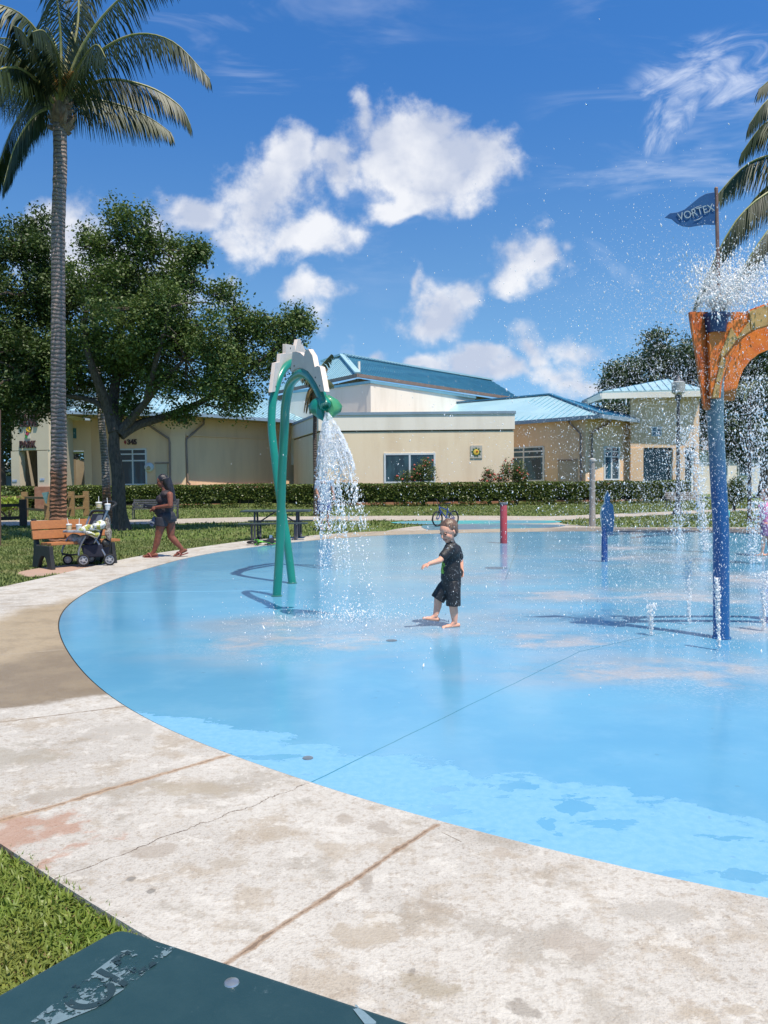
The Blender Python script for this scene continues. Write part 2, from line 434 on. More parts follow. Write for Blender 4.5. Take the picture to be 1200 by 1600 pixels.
# ---- concrete walk
def concrete(name, base, base2, joints=(), near=True):
    m, t, b = newmat(name); p = geoc(t); x, y, z = sep(t, p)
    big = noise(t, p, .9, 6, .62); med = noise(t, p, 3.1, 8, .68); fin = noise(t, p, 24, 6, .7); vf = noise(t, p, 170, 3, .7)
    c = mix(t, big.ss(.38, .66), base, base2)
    c = mix(t, (med.ss(.51, .62)*.58), c, (.35, .285, .21))
    c = mix(t, (noise(t, mapping(t, p, loc=(5, 2, 0)), 1.7, 8, .72).ss(.53, .61)*.5), c, (.27, .235, .19))
    c = mix(t, (fin.ss(.53, .62)*.5), c, (.31, .25, .19))
    sp = noise(t, p, 95, 2, .6); c = mix(t, (sp.ss(.60, .66)*.55*big.ss(.35, .6)), c, (.15, .13, .11)); c = mix(t, (noise(t, p, 45, 4, .7).ss(.5, .62)*.32), c, (.26, .22, .18))
    c = mix(t, (noise(t, mapping(t, p, loc=(7, 7, 0)), 7, 8, .75).ss(.54, .60)*.6), c, (.58, .55, .50))
    rou = .75
    if near:
        # damp tan stretch by the left rim of the pad
        A, B = G(0, 1112), G(200, 1083); C2, D2 = G(0, 955), G(140, 922)
        def side(P1, P2):
            L = math.hypot(P2.x-P1.x, P2.y-P1.y); return (x-P1.x)*(-(P2.y-P1.y)/L) + (y-P1.y)*((P2.x-P1.x)/L)
        wob = (noise(t, p, 1.6, 5, .6)-.5)*.9
        damp = (side(A, B)+wob*.6).ss(0, .12)*((side(C2, D2)*-1)+wob).ss(0, .5)
        damp2 = (side(G(0,1045), G(120,1015))+wob*1.5)
        dc = mix(t, damp2.ss(-.3, .5), (.22, .165, .105), (.41, .32, .205))
        dc = mix(t, med.ss(.46, .62)*.6, dc, (.30, .235, .155)); dc = mix(t, fin.ss(.5, .65)*.35, dc, (.20, .15, .10))
        c = mix(t, damp*.9, c, dc)
        rou = .75 - damp*.38
        # rust by the lawn corner
        g = G(45, 1300); d = (((x-g.x)/.34).pw(2)+((y-g.y)/.26).pw(2)).sqrt()+(noise(t, p, 6, 7, .68)-.5)*5
        c = mix(t, (1-d.ss(.2, .9))*.62, c, (.33, .15, .08))
        # footprints and spills
        for (qx, qy, rx, ry, s, col) in ((535,1277,15,9,0,(.30,.25,.20)),(605,1298,22,11,.5,(.28,.235,.19)),(570,1380,12,17,0,(.26,.22,.18)),(675,1415,40,14,.7,(.27,.22,.17)),(645,1517,10,9,0,(.16,.14,.12)),(665,1540,52,30,0,(.27,.22,.15)),(345,1345,40,14,0,(.32,.27,.21)),(780,1333,18,9,0,(.34,.28,.22)),(1080,1345,26,7,.3,(.33,.28,.22)),(420,1300,40,10,0,(.33,.27,.2)),(300,1230,70,16,0,(.34,.29,.22)),(560,1460,60,22,0,(.32,.26,.19)),(120,1240,60,16,0,(.32,.28,.23)),(900,1480,60,20,.4,(.36,.31,.26)),(820,1580,40,14,.6,(.20,.17,.14)),(1130,1580,60,14,0,(.34,.28,.21)),(205,1372,7,4,0,(.09,.08,.07)),(236,1392,7,4,0,(.09,.08,.07)),(990,1310,50,8,0,(.38,.36,.33)),(1020,1425,80,20,0,(.36,.33,.29)),(40,1180,60,20,0,(.3,.27,.22)),(190,1140,60,14,0,(.36,.33,.29)),(240,1330,60,10,0,(.3,.25,.2))):
            g = G(qx, qy); sx = rx*g.y/FPX; sy = ry*g.y*g.y/(FPX*EYE)
            u = (x-g.x)/sx; v_ = (y-g.y)/sy - u*(-s)
            d = (u.pw(2)+v_.pw(2)).sqrt()+(noise(t, p, 6, 7, .68)-.5)*5.5
            c = mix(t, (1-d.ss(.55, 1.0))*.6, c, col)
    for a_, b_, w_, col, wob_ in joints:
        a2 = G(*a_); b2 = G(*b_)
        dd = segd(t, x, y, (a2.x, a2.y), (b2.x, b2.y), med, wob_)
        dd = dd + (fin-.5)*w_*2.2+(noise(t, p, 9, 3, .6)-.5)*w_*1.6
        c = mix(t, (1-dd.ss(w_*.45, w_*1.1))*.75, c, col); c = mix(t, (1-dd.ss(w_*.1, w_*.3))*.6, c, tuple(k*.4 for k in col))
    setin(t, b.inputs['Base Color'], c); setin(t, b.inputs['Roughness'], rou) if isinstance(rou, V) else None
    if not isinstance(rou, V): b.inputs['Roughness'].default_value = rou
    bump(t, b, sp*.8+fin*.8+med*.3, .008, .7)
    return m
J = [((682,1289),(340,1512),.017,(.27,.17,.10),.03), ((355,1180),(-60,1300),.026,(.36,.24,.15),.04), ((482,1224),(60,1382),.0045,(.13,.09,.06),.12),
     ((195,1104),(-60,1136),.010,(.20,.14,.09),.02), ((97,1015),(-60,1028),.012,(.50,.42,.32),.02), ((92,978),(-60,988),.022,(.46,.38,.27),.02),
     ((110,943),(-60,952),.016,(.25,.19,.12),.02), ((150,915),(-60,935),.018,(.32,.27,.2),.02), ((200,897),(90,903),.02,(.3,.25,.19),.02), ((130,890),(250,882),.02,(.33,.27,.2),.03),
     ((380,858),(330,852),.03,(.3,.25,.2),.02), ((560,838),(590,831),.05,(.3,.25,.2),.02), ((690,1300),(720,1315),.003,(.16,.12,.08),.02)]
m_conc = concrete('weathered_concrete', (.51, .48, .435), (.43, .40, .36), J)
o = ring_mesh('concrete_walk', RI, RO, 0, .09, m_conc); tagp(o, 'pale weathered concrete walk around the blue pad', kind='structure')
m_conc2 = concrete('path_concrete', (.44, .385, .32), (.38, .33, .275), (), near=False)

# ---- lawn sheet and paths
def lawn_mat():
    m, t, b = newmat('lawn'); p = geoc(t)
    a = noise(t, p, .35, 5, .6); f = noise(t, p, 9, 6, .75); g = noise(t, p, 1.8, 5, .6)
    c = mix(t, f.ss(.3, .7), (.07, .115, .022), (.16, .215, .055))
    c = mix(t, a.ss(.5, .68)*.45, c, (.19, .17, .065))
    c = mix(t, g.ss(.5, .75)*.4, c, (.10, .15, .03))
    setin(t, b.inputs['Base Color'], c); b.inputs['Roughness'].default_value = .85
    b.inputs['Specular IOR Level'].default_value = .15
    bump(t, b, f, .08, .8); return m
m_lawn = lawn_mat()
mb = MB(); mb.add([(-900, -300, -.05), (900, -300, -.05), (900, 1500, -.05), (-900, 1500, -.05)], [(0, 1, 2, 3)])
o = mb.build('lawn', m_lawn, keep=True, smooth=False); tagp(o, 'green mown lawn around the splash pad', kind='structure')
PATHS = []
def sheet(name, pts, z, mat, label, sub=6, path=True):
    """pts: ground outline; smoothed"""
    pts = [Vector((p[0], p[1], 0)) for p in pts]; n = len(pts); out = []
    for i in range(n):
        p0, p1, p2, p3 = pts[i-1], pts[i], pts[(i+1) % n], pts[(i+2) % n]
        for k in range(sub):
            u = k/sub
            q = .5*((2*p1)+(p2-p0)*u+(2*p0-5*p1+4*p2-p3)*u*u+(3*p1-p0-3*p2+p3)*u**3); out.append(q)
    mb = MB(); vs = [(q.x, q.y, z) for q in out]
    bm = bmesh.new(); bv = [bm.verts.new(v) for v in vs]; f = bm.faces.new(bv); bmesh.ops.triangulate(bm, faces=[f])
    bm.verts.index_update(); mb.add([tuple(v.co) for v in bm.verts], [[v.index for v in f.verts] for f in bm.faces]); bm.free()
    o = mb.build(name, mat, keep=True, smooth=False); tagp(o, label, kind='structure')
    if path: PATHS.append(np.array([(q.x, q.y) for q in out]))
    return o
def gp(*l): return [(G(a, b).x, G(a, b).y) for a, b in l]
sheet('path', gp((-260,816),(0,812),(200,811),(400,806.5),(560,805),(640,804.5),(760,804.5),(860,805),(960,801.5),(1060,797.5),(1130,794.5),(1250,792),(1400,790),(1400,793),(1250,795.5),(1130,799),(1060,802.5),(960,807),(890,810.5),(860,811.5),(780,812),(660,812),(560,812),(400,814),(200,818),(0,820),(-260,825)), -.035, m_conc2, 'narrow concrete path crossing the lawn before the hedge')
sheet('walkway', gp((600,830.5),(640,822),(690,818),(760,811),(860,811),(880,817),(950,822),(1060,822.5),(1250,823),(1250,829),(900,827),(700,830)), -.03, m_conc2, 'concrete walkway joining the pad to the path')
m_teal = mat('teal_floor_paint', (.05, .33, .33), (.10, .26, .33), .5, .45, bmp=.01, lo=.4, hi=.6)
m_slate = mat('slate_floor_paint', (.10, .16, .22), (.07, .22, .27), .6, .35, lo=.42, hi=.6)
sheet('painted_teal_patch', gp((610,815.5),(650,813),(760,812),(870,812.5),(860,816),(780,817),(700,817.5),(660,818)), -.026, m_teal, 'teal painted patch on the walkway behind the bicycle')
sheet('painted_slate_patch', gp((660,820),(700,818.3),(790,817.6),(880,819),(860,823),(800,826),(720,828),(672,827)), -.024, m_slate, 'slate blue painted patch on the walkway near the pad')
sheet('bench_slab', gp((28,893),(60,886),(120,880),(150,881),(140,888),(90,895),(45,899)), -.02, mat('reddish_slab', (.42, .27, .20), (.36, .25, .19), 2, .8, bmp=.01), 'reddish slab under the park bench')

def inpoly(x, y, poly):
    r = np.zeros(len(x), bool); n = len(poly); j = n-1
    for i in range(n):
        xi, yi = poly[i]; xj, yj = poly[j]
        if yi != yj:
            c = ((yi > y) != (yj > y)) & (x < (xj-xi)*(y-yi)/(yj-yi)+xi); r ^= c
        j = i
    return r
def on_lawn(x, y, grow=.0):
    a = np.arctan2(y-CY, x-CX); d = np.hypot(x-CX, y-CY)
    ro = np.interp(a, TH, RO, period=2*math.pi)
    ok = d > ro+grow
    for p in PATHS: ok &= ~inpoly(x, y, p)
    return ok
def grass(name, reg, n, h, w, label, m, lean=.6, grow=.02, z0=-.05, band=None):
    """reg: ground quad in world xy"""
    reg = np.array(reg); lo = reg.min(0); hi = reg.max(0)
    x = np.random.uniform(lo[0], hi[0], n); y = np.random.uniform(lo[1], hi[1], n)
    k = inpoly(x, y, reg) & on_lawn(x, y, grow); x = x[k]; y = y[k]; n = len(x)
    hh = h*np.random.uniform(.45, 1.15, n)*(0.8+.4*np.sin(x*3.1+y*1.7)*np.sin(y*2.3-x)); ww = w*np.random.uniform(.6, 1.2, n)
    a = np.random.uniform(0, 2*math.pi, n); l = np.random.uniform(.15, 1, n)*lean
    ux, uy = np.cos(a), np.sin(a); b = a+math.pi/2+np.random.uniform(-.5, .5, n); vx, vy = np.cos(b)*ww/2, np.sin(b)*ww/2
    z = np.full(n, z0)
    def P3(s, hk, lk): return np.stack([x+s*vx+ux*hh*l*lk, y+s*vy+uy*hh*l*lk, z+hh*hk*np.sqrt(np.maximum(0.05, 1-(l*lk)**2*.6))], 1)
    V_ = np.stack([P3(-1, 0, 0), P3(1, 0, 0), P3(1, .6, .45), P3(-1, .6, .45), P3(0, 1, 1.3)], 1)
    V_[:, 4, 2] -= hh*.15*l
    base = (np.arange(n)*5)[:, None]
    f1 = base+np.array([0, 1, 2, 3]); f2 = base+np.array([3, 2, 4, 4])
    verts = V_.reshape(-1, 3)
    faces = np.concatenate([f1, base+np.array([3, 2, 4, 3])])
    # tip as a triangle stored as a collapsed quad is invalid: use triangles throughout
    tri = np.concatenate([base+np.array([0, 1, 2]), base+np.array([0, 2, 3]), base+np.array([3, 2, 4])])
    tint = np.repeat(np.random.uniform(0, 1, n), 5)
    o = npmesh(name, verts, tri, m, vcol=tint); tagp(o, label, 'grass', kind='stuff'); return o
def g2(px, py): g = G(px, py, -.05); return (g.x, g.y)
m_gr = leafmat('grass_blade', (.13, .23, .025), (.27, .36, .06), (.32, .28, .09), .45, .4)
m_gr2 = leafmat('grass_blade_far', (.10, .15, .035), (.22, .26, .075), (.31, .27, .12), .6, .3)
grass('grass_near', [g2(-160,1290), g2(0,1290), g2(290,1480), g2(200,1640), g2(-160,1640)], 30000, .062, .0085, 'bright green coarse grass beside the concrete at the bottom left', m_gr, .95, -.02, -.05)
grass('grass_thatch', [g2(-160,1290), g2(0,1290), g2(290,1480), g2(200,1640), g2(-160,1640)], 7000, .035, .006, 'dry brown thatch among the green blades at the bottom left', leafmat('dry_grass', (.16,.10,.05), (.34,.26,.13), (.2,.14,.06), .7, .2), 1.3, .0, -.045)
grass('grass_mid', [g2(-60,925), g2(420,925), g2(420,846), g2(-60,846)], 120000, .10, .016, 'sunlit mown grass around the park bench', m_gr2, .8)
grass('grass_far', [g2(-40,846), g2(700,846), g2(700,786), g2(-40,786)], 120000, .11, .04, 'mown grass under the oak and up to the hedge', m_gr2, .8)
grass('grass_right', [g2(700,829), g2(1240,829), g2(1240,784), g2(700,784)], 60000, .11, .05, 'mown grass before the hedge on the right', m_gr2, .8)
# ================================================================== BUILDINGS
m_wall = mat('cream_stucco', (.86, .70, .50), (.77, .60, .41), .9, .85, bmp=.004, bsc=60, lo=.42, hi=.72, stretch=(1, 1, .18), det=8)
m_tan = mat('tan_stucco', (.85, .59, .37), (.75, .51, .32), .9, .85, bmp=.004, bsc=60, lo=.4, hi=.7, stretch=(1, 1, .18), det=8)
m_wall_w = mat('pale_stucco', (.86, .79, .69), (.77, .70, .60), .9, .85, bmp=.004, bsc=60, lo=.42, hi=.72, stretch=(1, 1, .18), det=8)
m_stain = mat('rust_stained_stucco', (.62, .36, .18), (.66, .46, .28), .8, .85)
m_brick = mat('red_brick_course', (.36, .15, .09), (.44, .22, .14), 3, .8, bmp=.01)
def seam_roof(name, c, c2):
    m, t, b = newmat(name)
    at = t.nodes.new('ShaderNodeUVMap'); uv = V(t, at.outputs[0]); u, v_, _ = sep(t, uv)
    n = noise(t, geoc(t), .5, 4, .6)
    col = mix(t, n.ss(.35, .65), c, c2)
    setin(t, b.inputs['Base Color'], col); b.inputs['Metallic'].default_value = .25; b.inputs['Roughness'].default_value = .34
    return m
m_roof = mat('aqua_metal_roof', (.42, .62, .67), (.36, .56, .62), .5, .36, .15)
m_roof_d = mat('aqua_metal_roof_shaded', (.075, .25, .34), (.06, .21, .30), .5, .36, .2)  # aqua metal darkened in the colour for slopes with less reflected light
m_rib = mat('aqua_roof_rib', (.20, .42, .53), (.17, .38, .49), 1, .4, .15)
m_rib_d = mat('aqua_roof_rib_dark', (.04, .21, .35), (.04, .18, .30), 1, .4, .2)  # darker copy of the aqua rib, made for the shade-coloured slopes
m_fascia = mat('grey_blue_fascia', (.24, .33, .42), (.20, .28, .36), .8, .5)
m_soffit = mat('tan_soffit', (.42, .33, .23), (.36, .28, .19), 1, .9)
m_frame = mat('white_window_frame', (.66, .70, .72), (.60, .64, .66), 2, .5)
m_pipe = mat('brown_downspout', (.23, .16, .13), (.28, .20, .16), 2, .5)
m_shadowgap = mat('dark_groove', (.20, .17, .13), None, 3, .9)
def glass_mat(name, c, c2):
    m, t, b = newmat(name); n = noise(t, mapping(t, objc(t), (1.4, 1.4, .35)), 1.2, 3, .5)
    setin(t, b.inputs['Base Color'], mix(t, n.ss(.42, .6), c, c2)); b.inputs['Roughness'].default_value = .06
    b.inputs['Specular IOR Level'].default_value = .6; return m
m_glass = glass_mat('blue_window_glass', (.015, .05, .08), (.03, .11, .17))
m_glass_d = glass_mat('dark_window_glass', (.01, .025, .035), (.03, .07, .085))

bld = thing('community_center', 'long cream stucco building with aqua metal roofs behind the hedge', 'building', (0, 56, 0))
def roof_face(mb, mr, pts, seam_dir_edge=0, spacing=.45, rib=.035, thick=.12):
    """planar slope pts (first edge = eave); ribs run up from the eave"""
    pts = [Vector(p) for p in pts]; a, b = pts[0], pts[1]; ex = (b-a).normalized()
    n = (b-a).cross(pts[2]-a).normalized()
    if n.z < 0: n = -n
    up = n.cross(ex); up = up if up.z > 0 else -up
    mb.prism(pts, -n*thick)
    P2 = [((p-a).dot(ex), (p-a).dot(up)) for p in pts]
    xs = [p[0] for p in P2]; x = min(xs)+spacing/2
    while x < max(xs):
        hits = []
        for i in range(len(P2)):
            p, q = P2[i], P2[(i+1) % len(P2)]
            if (p[0]-x)*(q[0]-x) < 0: hits.append(p[1]+(q[1]-p[1])*(x-p[0])/(q[0]-p[0]))
        if len(hits) >= 2:
            h0, h1 = min(hits), max(hits)
            c0 = a+ex*x+up*h0+n*.004; c1 = a+ex*x+up*h1+n*.004
            if h1-h0 > .2:
                w = ex*.022; mr.prism([c0-w, c0+w, c0+w+n*rib, c0-w+n*rib], c1-c0)
        x += spacing
def wallrun(mb, pts, z0, z1, th=.3):
    """open run of upright wall panels through ground points; thickness goes away from the viewer"""
    for (a, b) in zip(pts[:-1], pts[1:]):
        a = Vector((a[0], a[1], z0)); b = Vector((b[0], b[1], z0)); d = (b-a); n = Vector((-d.y, d.x, 0)).normalized()
        if n.y < 0: n = -n
        mb.prism([a, b, b+n*th, a+n*th], (0, 0, z1-z0))
def facebox(mb, A, B, px0, py0, px1, py1, out=.05, into=.02, z0=None, z1=None):
    """box lying on the wall plane A-B covering the picture rectangle"""
    ym, xm = (py0+py1)/2, (px0+px1)/2
    a = Wp(px0, ym, A, B); b = Wp(px1, ym, A, B); t = Wp(xm, py0, A, B).z; bt = Wp(xm, py1, A, B).z
    if z0 is not None: bt = z0
    if z1 is not None: t = z1
    d = Vector((b.x-a.x, b.y-a.y, 0)); n = Vector((d.y, -d.x, 0)).normalized()
    if n.y > 0: n = -n
    p = [Vector((a.x, a.y, bt)), Vector((b.x, b.y, bt)), Vector((b.x, b.y, t)), Vector((a.x, a.y, t))]
    mb.prism([q-n*into for q in p], n*(out+into)); return p
def window(parent, A, B, px0, py0, px1, py1, vbars=(), hbars=(), glass=None, fw=.09):
    """window > pane, frame mesh itself is the part"""
    mf = MB(); w = px1-px0; h = py1-py0; s = fw*FPX/Wp(px0, py0, A, B).y
    facebox(mf, A, B, px0, py0, px0+s, py1, .06); facebox(mf, A, B, px1-s, py0, px1, py1, .06)
    facebox(mf, A, B, px0+s, py0, px1-s, py0+s, .058); facebox(mf, A, B, px0+s, py1-s, px1-s, py1, .058)
    for v in vbars: facebox(mf, A, B, px0+w*v-s/2, py0+s, px0+w*v+s/2, py1-s, .055)
    for k in hbars: facebox(mf, A, B, px0+s, py0+h*k-s/2, px1-s, py0+h*k+s/2, .051)
    f = mf.build('window', m_frame, parent, smooth=False)
    mg = MB(); facebox(mg, A, B, px0+s*.5, py0+s*.5, px1-s*.5, py1-s*.5, .02); mg.build('pane', glass or m_glass, f, smooth=False)
    return f
def XY(px, Y): p = P(px, 755, Y); return (p.x, p.y)

# --- middle block with parapet
A0, A1 = XY(500, 53), XY(803, 53); AL = (P(458, 662, 62.5).x, 62.5); AR = (A1[0]+.15, 61)
zt = P(650, 645, 53).z; zg = P(650, 673, 53).z
mb = MB(); wallrun(mb, [AL, A0, A1, AR], -.1, zg-.06, .3); mb.build('wall', m_wall, bld, smooth=False)
def shift(p, d): return (p[0]+d[0], p[1]+d[1])
B0, B1 = shift(A0, (-.05, -.07)), shift(A1, (.06, -.07)); BL, BR = shift(AL, (-.1, -.05)), shift(AR, (.06, 0))
mb = MB(); wallrun(mb, [BL, B0, B1, BR], zg+.05, zt-.12, .3); mb.build('parapet', m_wall_w, bld, smooth=False)
mb = MB(); wallrun(mb, [shift(AL, (.05, .06)), shift(A0, (.04, .08)), shift(A1, (-.06, .08)), shift(AR, (-.06, .04))], zg-.06, zg+.05, .3); mb.build('parapet_groove', m_shadowgap, bld, smooth=False)
mb = MB(); wallrun(mb, [shift(BL, (-.06, -.03)), shift(B0, (-.05, -.06)), shift(B1, (.07, -.06)), shift(BR, (.07, 0))], zt-.12, zt+.06, .5); mb.build('coping', m_fascia, bld, smooth=False)
mb = MB(); mb.prism([(A0[0]+.2, A0[1]+.4, zt-.35), (A1[0]-.2, A1[1]+.4, zt-.35), (A1[0]-.2, 64, zt-.35), (AL[0]+.3, 64, zt-.35)], (0, 0, .1)); mb.build('flat_roof', m_soffit, bld, smooth=False)
window(bld, A0, A1, 600, 708, 680.5, 755, (.5,), (), m_glass_d, .12)
mb = MB(); facebox(mb, A0, A1, 735, 696, 753.5, 716, .05); sq = mb.build('tile_panel', mat('grey_tile_panel', (.50, .47, .40), (.44, .41, .35), 4, .7), bld, smooth=False)
mb = MB()
c = Wp(744, 706.5, A0, A1) + Vector((0, -.055, 0))
for k in range(9):
    a = 2*math.pi*k/9+.2; r0, r1 = .17, .34
    d = Vector((math.cos(a), 0, math.sin(a))); q = Vector((-math.sin(a), 0, math.cos(a)))
    mb.prism([c+d*r0-q*.05, c+d*(r0+.07)-q*.07, c+d*r1, c+d*(r0+.07)+q*.06, c+d*r0+q*.05], (0, -.015, 0))
mb.build('sun_leaf', mat('green_tile', (.05, .13, .03), None, 3, .6), sq, smooth=False)
mb = MB(); mb.lathe(c, [(.2, 0), (.19, .03), (.1, .045)], 18, axis=(0, -1, 0)); mb.build('sun_disc', mat('yellow_tile', (.75, .48, .04), (.8, .55, .1), 5, .5), sq)
mb = MB(); mb.lathe(c+Vector((.05, -.045, .04)), [(.07, 0), (.05, .02)], 12, axis=(0, -1, 0)); mb.build('sun_center', mat('orange_tile', (.45, .08, .02), None, 5, .5), sq)
mb = MB(); facebox(mb, A0, A1, 503, 750, 560, 758, .004); mb.build('rust_stain', m_stain, bld, smooth=False)
# brick ledge
mb = MB(); wallrun(mb, [shift(AL, (-.1, -.1)), shift(A0, (-.08, -.1)), shift(A1, (.1, -.1))], -.1, P(600, 757.5, 53).z, .09); mb.build('brick_base', m_brick, bld, smooth=False)

# --- left wing (faceted curve)
L0 = (XY(143, 57)); L1 = XY(268, 56.6); L2 = XY(290, 56.7); L3 = (P(458, 660, 64.8).x, 64.8); LQ = XY(104, 54.5)
ze = P(335, 650, 57.5).z
zl = ze - .15
mb = MB(); wallrun(mb, [(LQ[0], LQ[1]+6.5), (L0[0], L0[1]+5)], -.1, zl, .3); wallrun(mb, [(L0[0]-.2, L0[1]+5), L0, L1], -.1, zl, .3); mb.build('wall', m_tan, bld, smooth=False)
mb = MB(); wallrun(mb, [L2, L3], -.1, zl, .3); mb.build('wall', m_tan, bld, smooth=False)
mb = MB(); wallrun(mb, [shift(L1, (-.05, -.12)), shift(L2, (.05, -.12))], -.1, P(280, 679, 56).z, .5)
wallrun(mb, [shift(L1, (-.02, .0)), shift(L2, (.02, .0))], P(280, 679, 56).z, zl, .35); mb.build('pier', m_tan, bld, smooth=False)
mb = MB(); wallrun(mb, [shift(L2, (.15, -.06)), (L3[0]+(L2[0]-L3[0])*.02, L3[1]-.2)], P(380, 683, 59).z, P(380, 683, 59).z+.08, .1)
mb.build('wall_band', m_tan, bld, smooth=False)
mb = MB(); wallrun(mb, [shift(L0, (0, -.1)), shift(L1, (0, -.22))], -.1, P(200, 759, 56).z, .15); mb.build('brick_base', m_brick, bld, smooth=False)
mb = MB(); wallrun(mb, [shift(L1, (0, -.24)), shift(L2, (0, -.24))], -.1, P(350, 757.5, 58).z, .15); mb.build('brick_base', m_brick, bld, smooth=False); mb = MB(); wallrun(mb, [shift(L2, (.16, -.22)), shift(L3, (0, -.12))], -.1, P(350, 757.5, 58).z, .15)
mb.build('brick_base', m_brick, bld, smooth=False)
window(bld, L0, L1, 186, 701, 229.5, 758, (.5,), (.15, .33), m_glass, .1)
mb = MB(); facebox(mb, L0, L1, 244, 725, 262, 790, .05); d = mb.build('door', mat('tan_door', (.55, .46, .33), (.5, .42, .3), 1, .6), bld, smooth=False)
mb = MB(); facebox(mb, L0, L1, 242, 722.5, 264, 724.5, .08); mb.build('door_frame', m_pipe, d, smooth=False)
lampc = Wp(233.5, 730, L0, L1); mb = MB(); mb.lathe(lampc, [(.33, 0), (.33, .12), (.24, .22), (.1, .26)], 20, axis=(0, -1, 0)); lp = mb.build('wall_lamp', m_frame, bld)
mb = MB(); mb.lathe(lampc+Vector((0, -.22, -.06)), [(.17, 0), (.12, .09)], 14, axis=(0, -1, 0)); mb.build('lamp_glass', mat('lamp_glass_tan', (.5, .38, .2), None, 4, .3), lp)
def pipe(parent, A, B, pts, r=.075, out=.16):
    mb = MB(); q = []
    d = Vector((B[0]-A[0], B[1]-A[1], 0)); n = Vector((d.y, -d.x, 0)).normalized(); n = n if n.y < 0 else -n
    for p in pts: q.append(Wp(p[0], p[1], A, B)+n*out)
    mb.tube(q, r, 8); return mb.build('downspout', m_pipe, parent)
pipe(bld, L0, L1, [(227, 650), (227, 660), (265, 686), (266, 692), (267, 757)])
pipe(bld, L2, L3, [(317, 651), (316, 663), (289.5, 686), (289, 692), (291, 752), (295, 757)])
# left wing roof: eave polyline and ridge above
E0 = P(105, 657, 52.5); E1 = P(228, 652, 54.5); E2 = P(300, 646, 55.0); E3 = P(458, 661, 62)
for e in (E0, E1, E2, E3): e.z = ze
RZ = ze+2.35
R0 = P(180, 600, 64); R1 = P(330, 600, 65); R0.z = RZ; R1.z = RZ; R2 = P(468, 629, 71); R2.z = P(468, 629, 71).z
mb, mr = MB(), MB()
roof_face(mb, mr, [E0, E1, R0]); roof_face(mb, mr, [E1, E2, R1, R0]); roof_face(mb, mr, [E2, E3, R2, R1])
rf = mb.build('roof', m_roof, bld, smooth=False); mr.build('roof_rib', m_rib, rf, smooth=False)
mb = MB()
for a, b in ((E0, E1), (E1, E2), (E2, E3)): mb.beam(a+Vector((0, -.08, -.1)), b+Vector((0, -.08, -.1)), .12, .24)
mb.build('gutter', m_fascia, bld, smooth=False)
mb = MB(); mb.prism([E0, E1, E2, E3, Vector((*L3, ze)), Vector((*L2, ze)), Vector((*L0, ze)), Vector((*LQ, ze))], (0, 0, -.12))
for v in range(len(mb.v)): mb.v[v] = (mb.v[v][0], mb.v[v][1], mb.v[v][2]-.03)
mb.build('soffit', m_soffit, bld, smooth=False)
E4 = P(540, 646, 66); E4.z = ze
mb, mr = MB(), MB(); roof_face(mb, mr, [E3+Vector((0, .1, 0)), E4, R2+Vector((.1, 0, 0))]); q = mb.build('roof', m_roof, bld, smooth=False); mr.build('roof_rib', m_rib, q, smooth=False)
# round drum above the entry
dc = P(132, 640, 62); mb = MB(); mb.lathe((dc.x+1.2, dc.y, 0), [(2.6, 4), (2.6, P(132, 618, 62).z), (2.75, P(132, 618, 62).z+.02), (2.75, P(132, 614, 62).z), (.2, P(132, 609, 62).z)], 28)
mb.build('drum', mat('pale_blue_drum', (.38, .46, .50), (.33, .41, .45), .7, .6), bld)
# entry wall with portal and teal sign
mb = MB()
EA, EB = XY(60, 54.8), XY(143, 56.4)
facebox(mb, EA, EB, 92, 657, 104.5, 790, .1, z0=-.1); facebox(mb, EA, EB, 131.5, 657, 143, 790, .1, z0=-.1); facebox(mb, EA, EB, 104.5, 657, 131.5, 704, .1)
mb.build('portal_wall', m_tan, bld, smooth=False)
mb = MB(); facebox(mb, EA, EB, 105, 669, 119, 685, .14); sg = mb.build('notice', mat('teal_sign', (.03, .13, .15), (.04, .17, .19), 3, .5), bld, smooth=False)
mb = MB()
for (x0, x1) in ((107.5, 108.5), (110, 114), (115.2, 116.4)): facebox(mb, EA, EB, x0, 675.5, x1, 678.5, .15)
mb.build('notice_text', mat('pale_letters', (.25, .4, .42), None, 3, .5), sg, smooth=False)
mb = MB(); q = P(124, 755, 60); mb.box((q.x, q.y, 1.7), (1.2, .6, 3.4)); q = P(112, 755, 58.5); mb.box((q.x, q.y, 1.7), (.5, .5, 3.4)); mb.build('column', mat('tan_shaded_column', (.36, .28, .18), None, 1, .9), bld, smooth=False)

# --- high roof hall behind
H1 = P(559, 584, 60); H2 = P(500, 592, 64.5); ez = H1.z; H2.z = ez; H3 = P(812, 624, 78.5); H3.z = ez
T1 = P(535, 556, 66.5); tz = T1.z; T2 = P(700, 586, 78.5); T2.z = tz; T3 = P(790, 612, 95); T3.z = tz
H4 = P(990, 655, 100); H4.z = ez; H0 = P(420, 600, 72); H0.z = ez; T0 = P(505, 560, 70); T0.z = tz
mb, mr = MB(), MB(); roof_face(mb, mr, [H2, H1, T1], spacing=.4); roof_face(mb, mr, [H0, H2, T1, T0], spacing=.4); q = mb.build('roof', m_roof, bld, smooth=False); mr.build('roof_rib', m_rib, q, smooth=False)
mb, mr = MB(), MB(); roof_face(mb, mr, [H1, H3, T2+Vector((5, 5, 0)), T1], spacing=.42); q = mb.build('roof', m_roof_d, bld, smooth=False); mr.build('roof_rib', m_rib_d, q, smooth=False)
mb = MB(); mb.beam(H1+Vector((0, 0, .08)), T1+Vector((0, 0, .08)), .45, .12); mb.beam(T1+Vector((0, 0, .1)), T2+Vector((5, 5, .1)), .5, .16); mb.beam(T0+Vector((0, 0, .1)), T1+Vector((0, 0, .1)), .5, .16); mb.build('ridge_cap', m_roof, bld, smooth=False)
mb = MB()
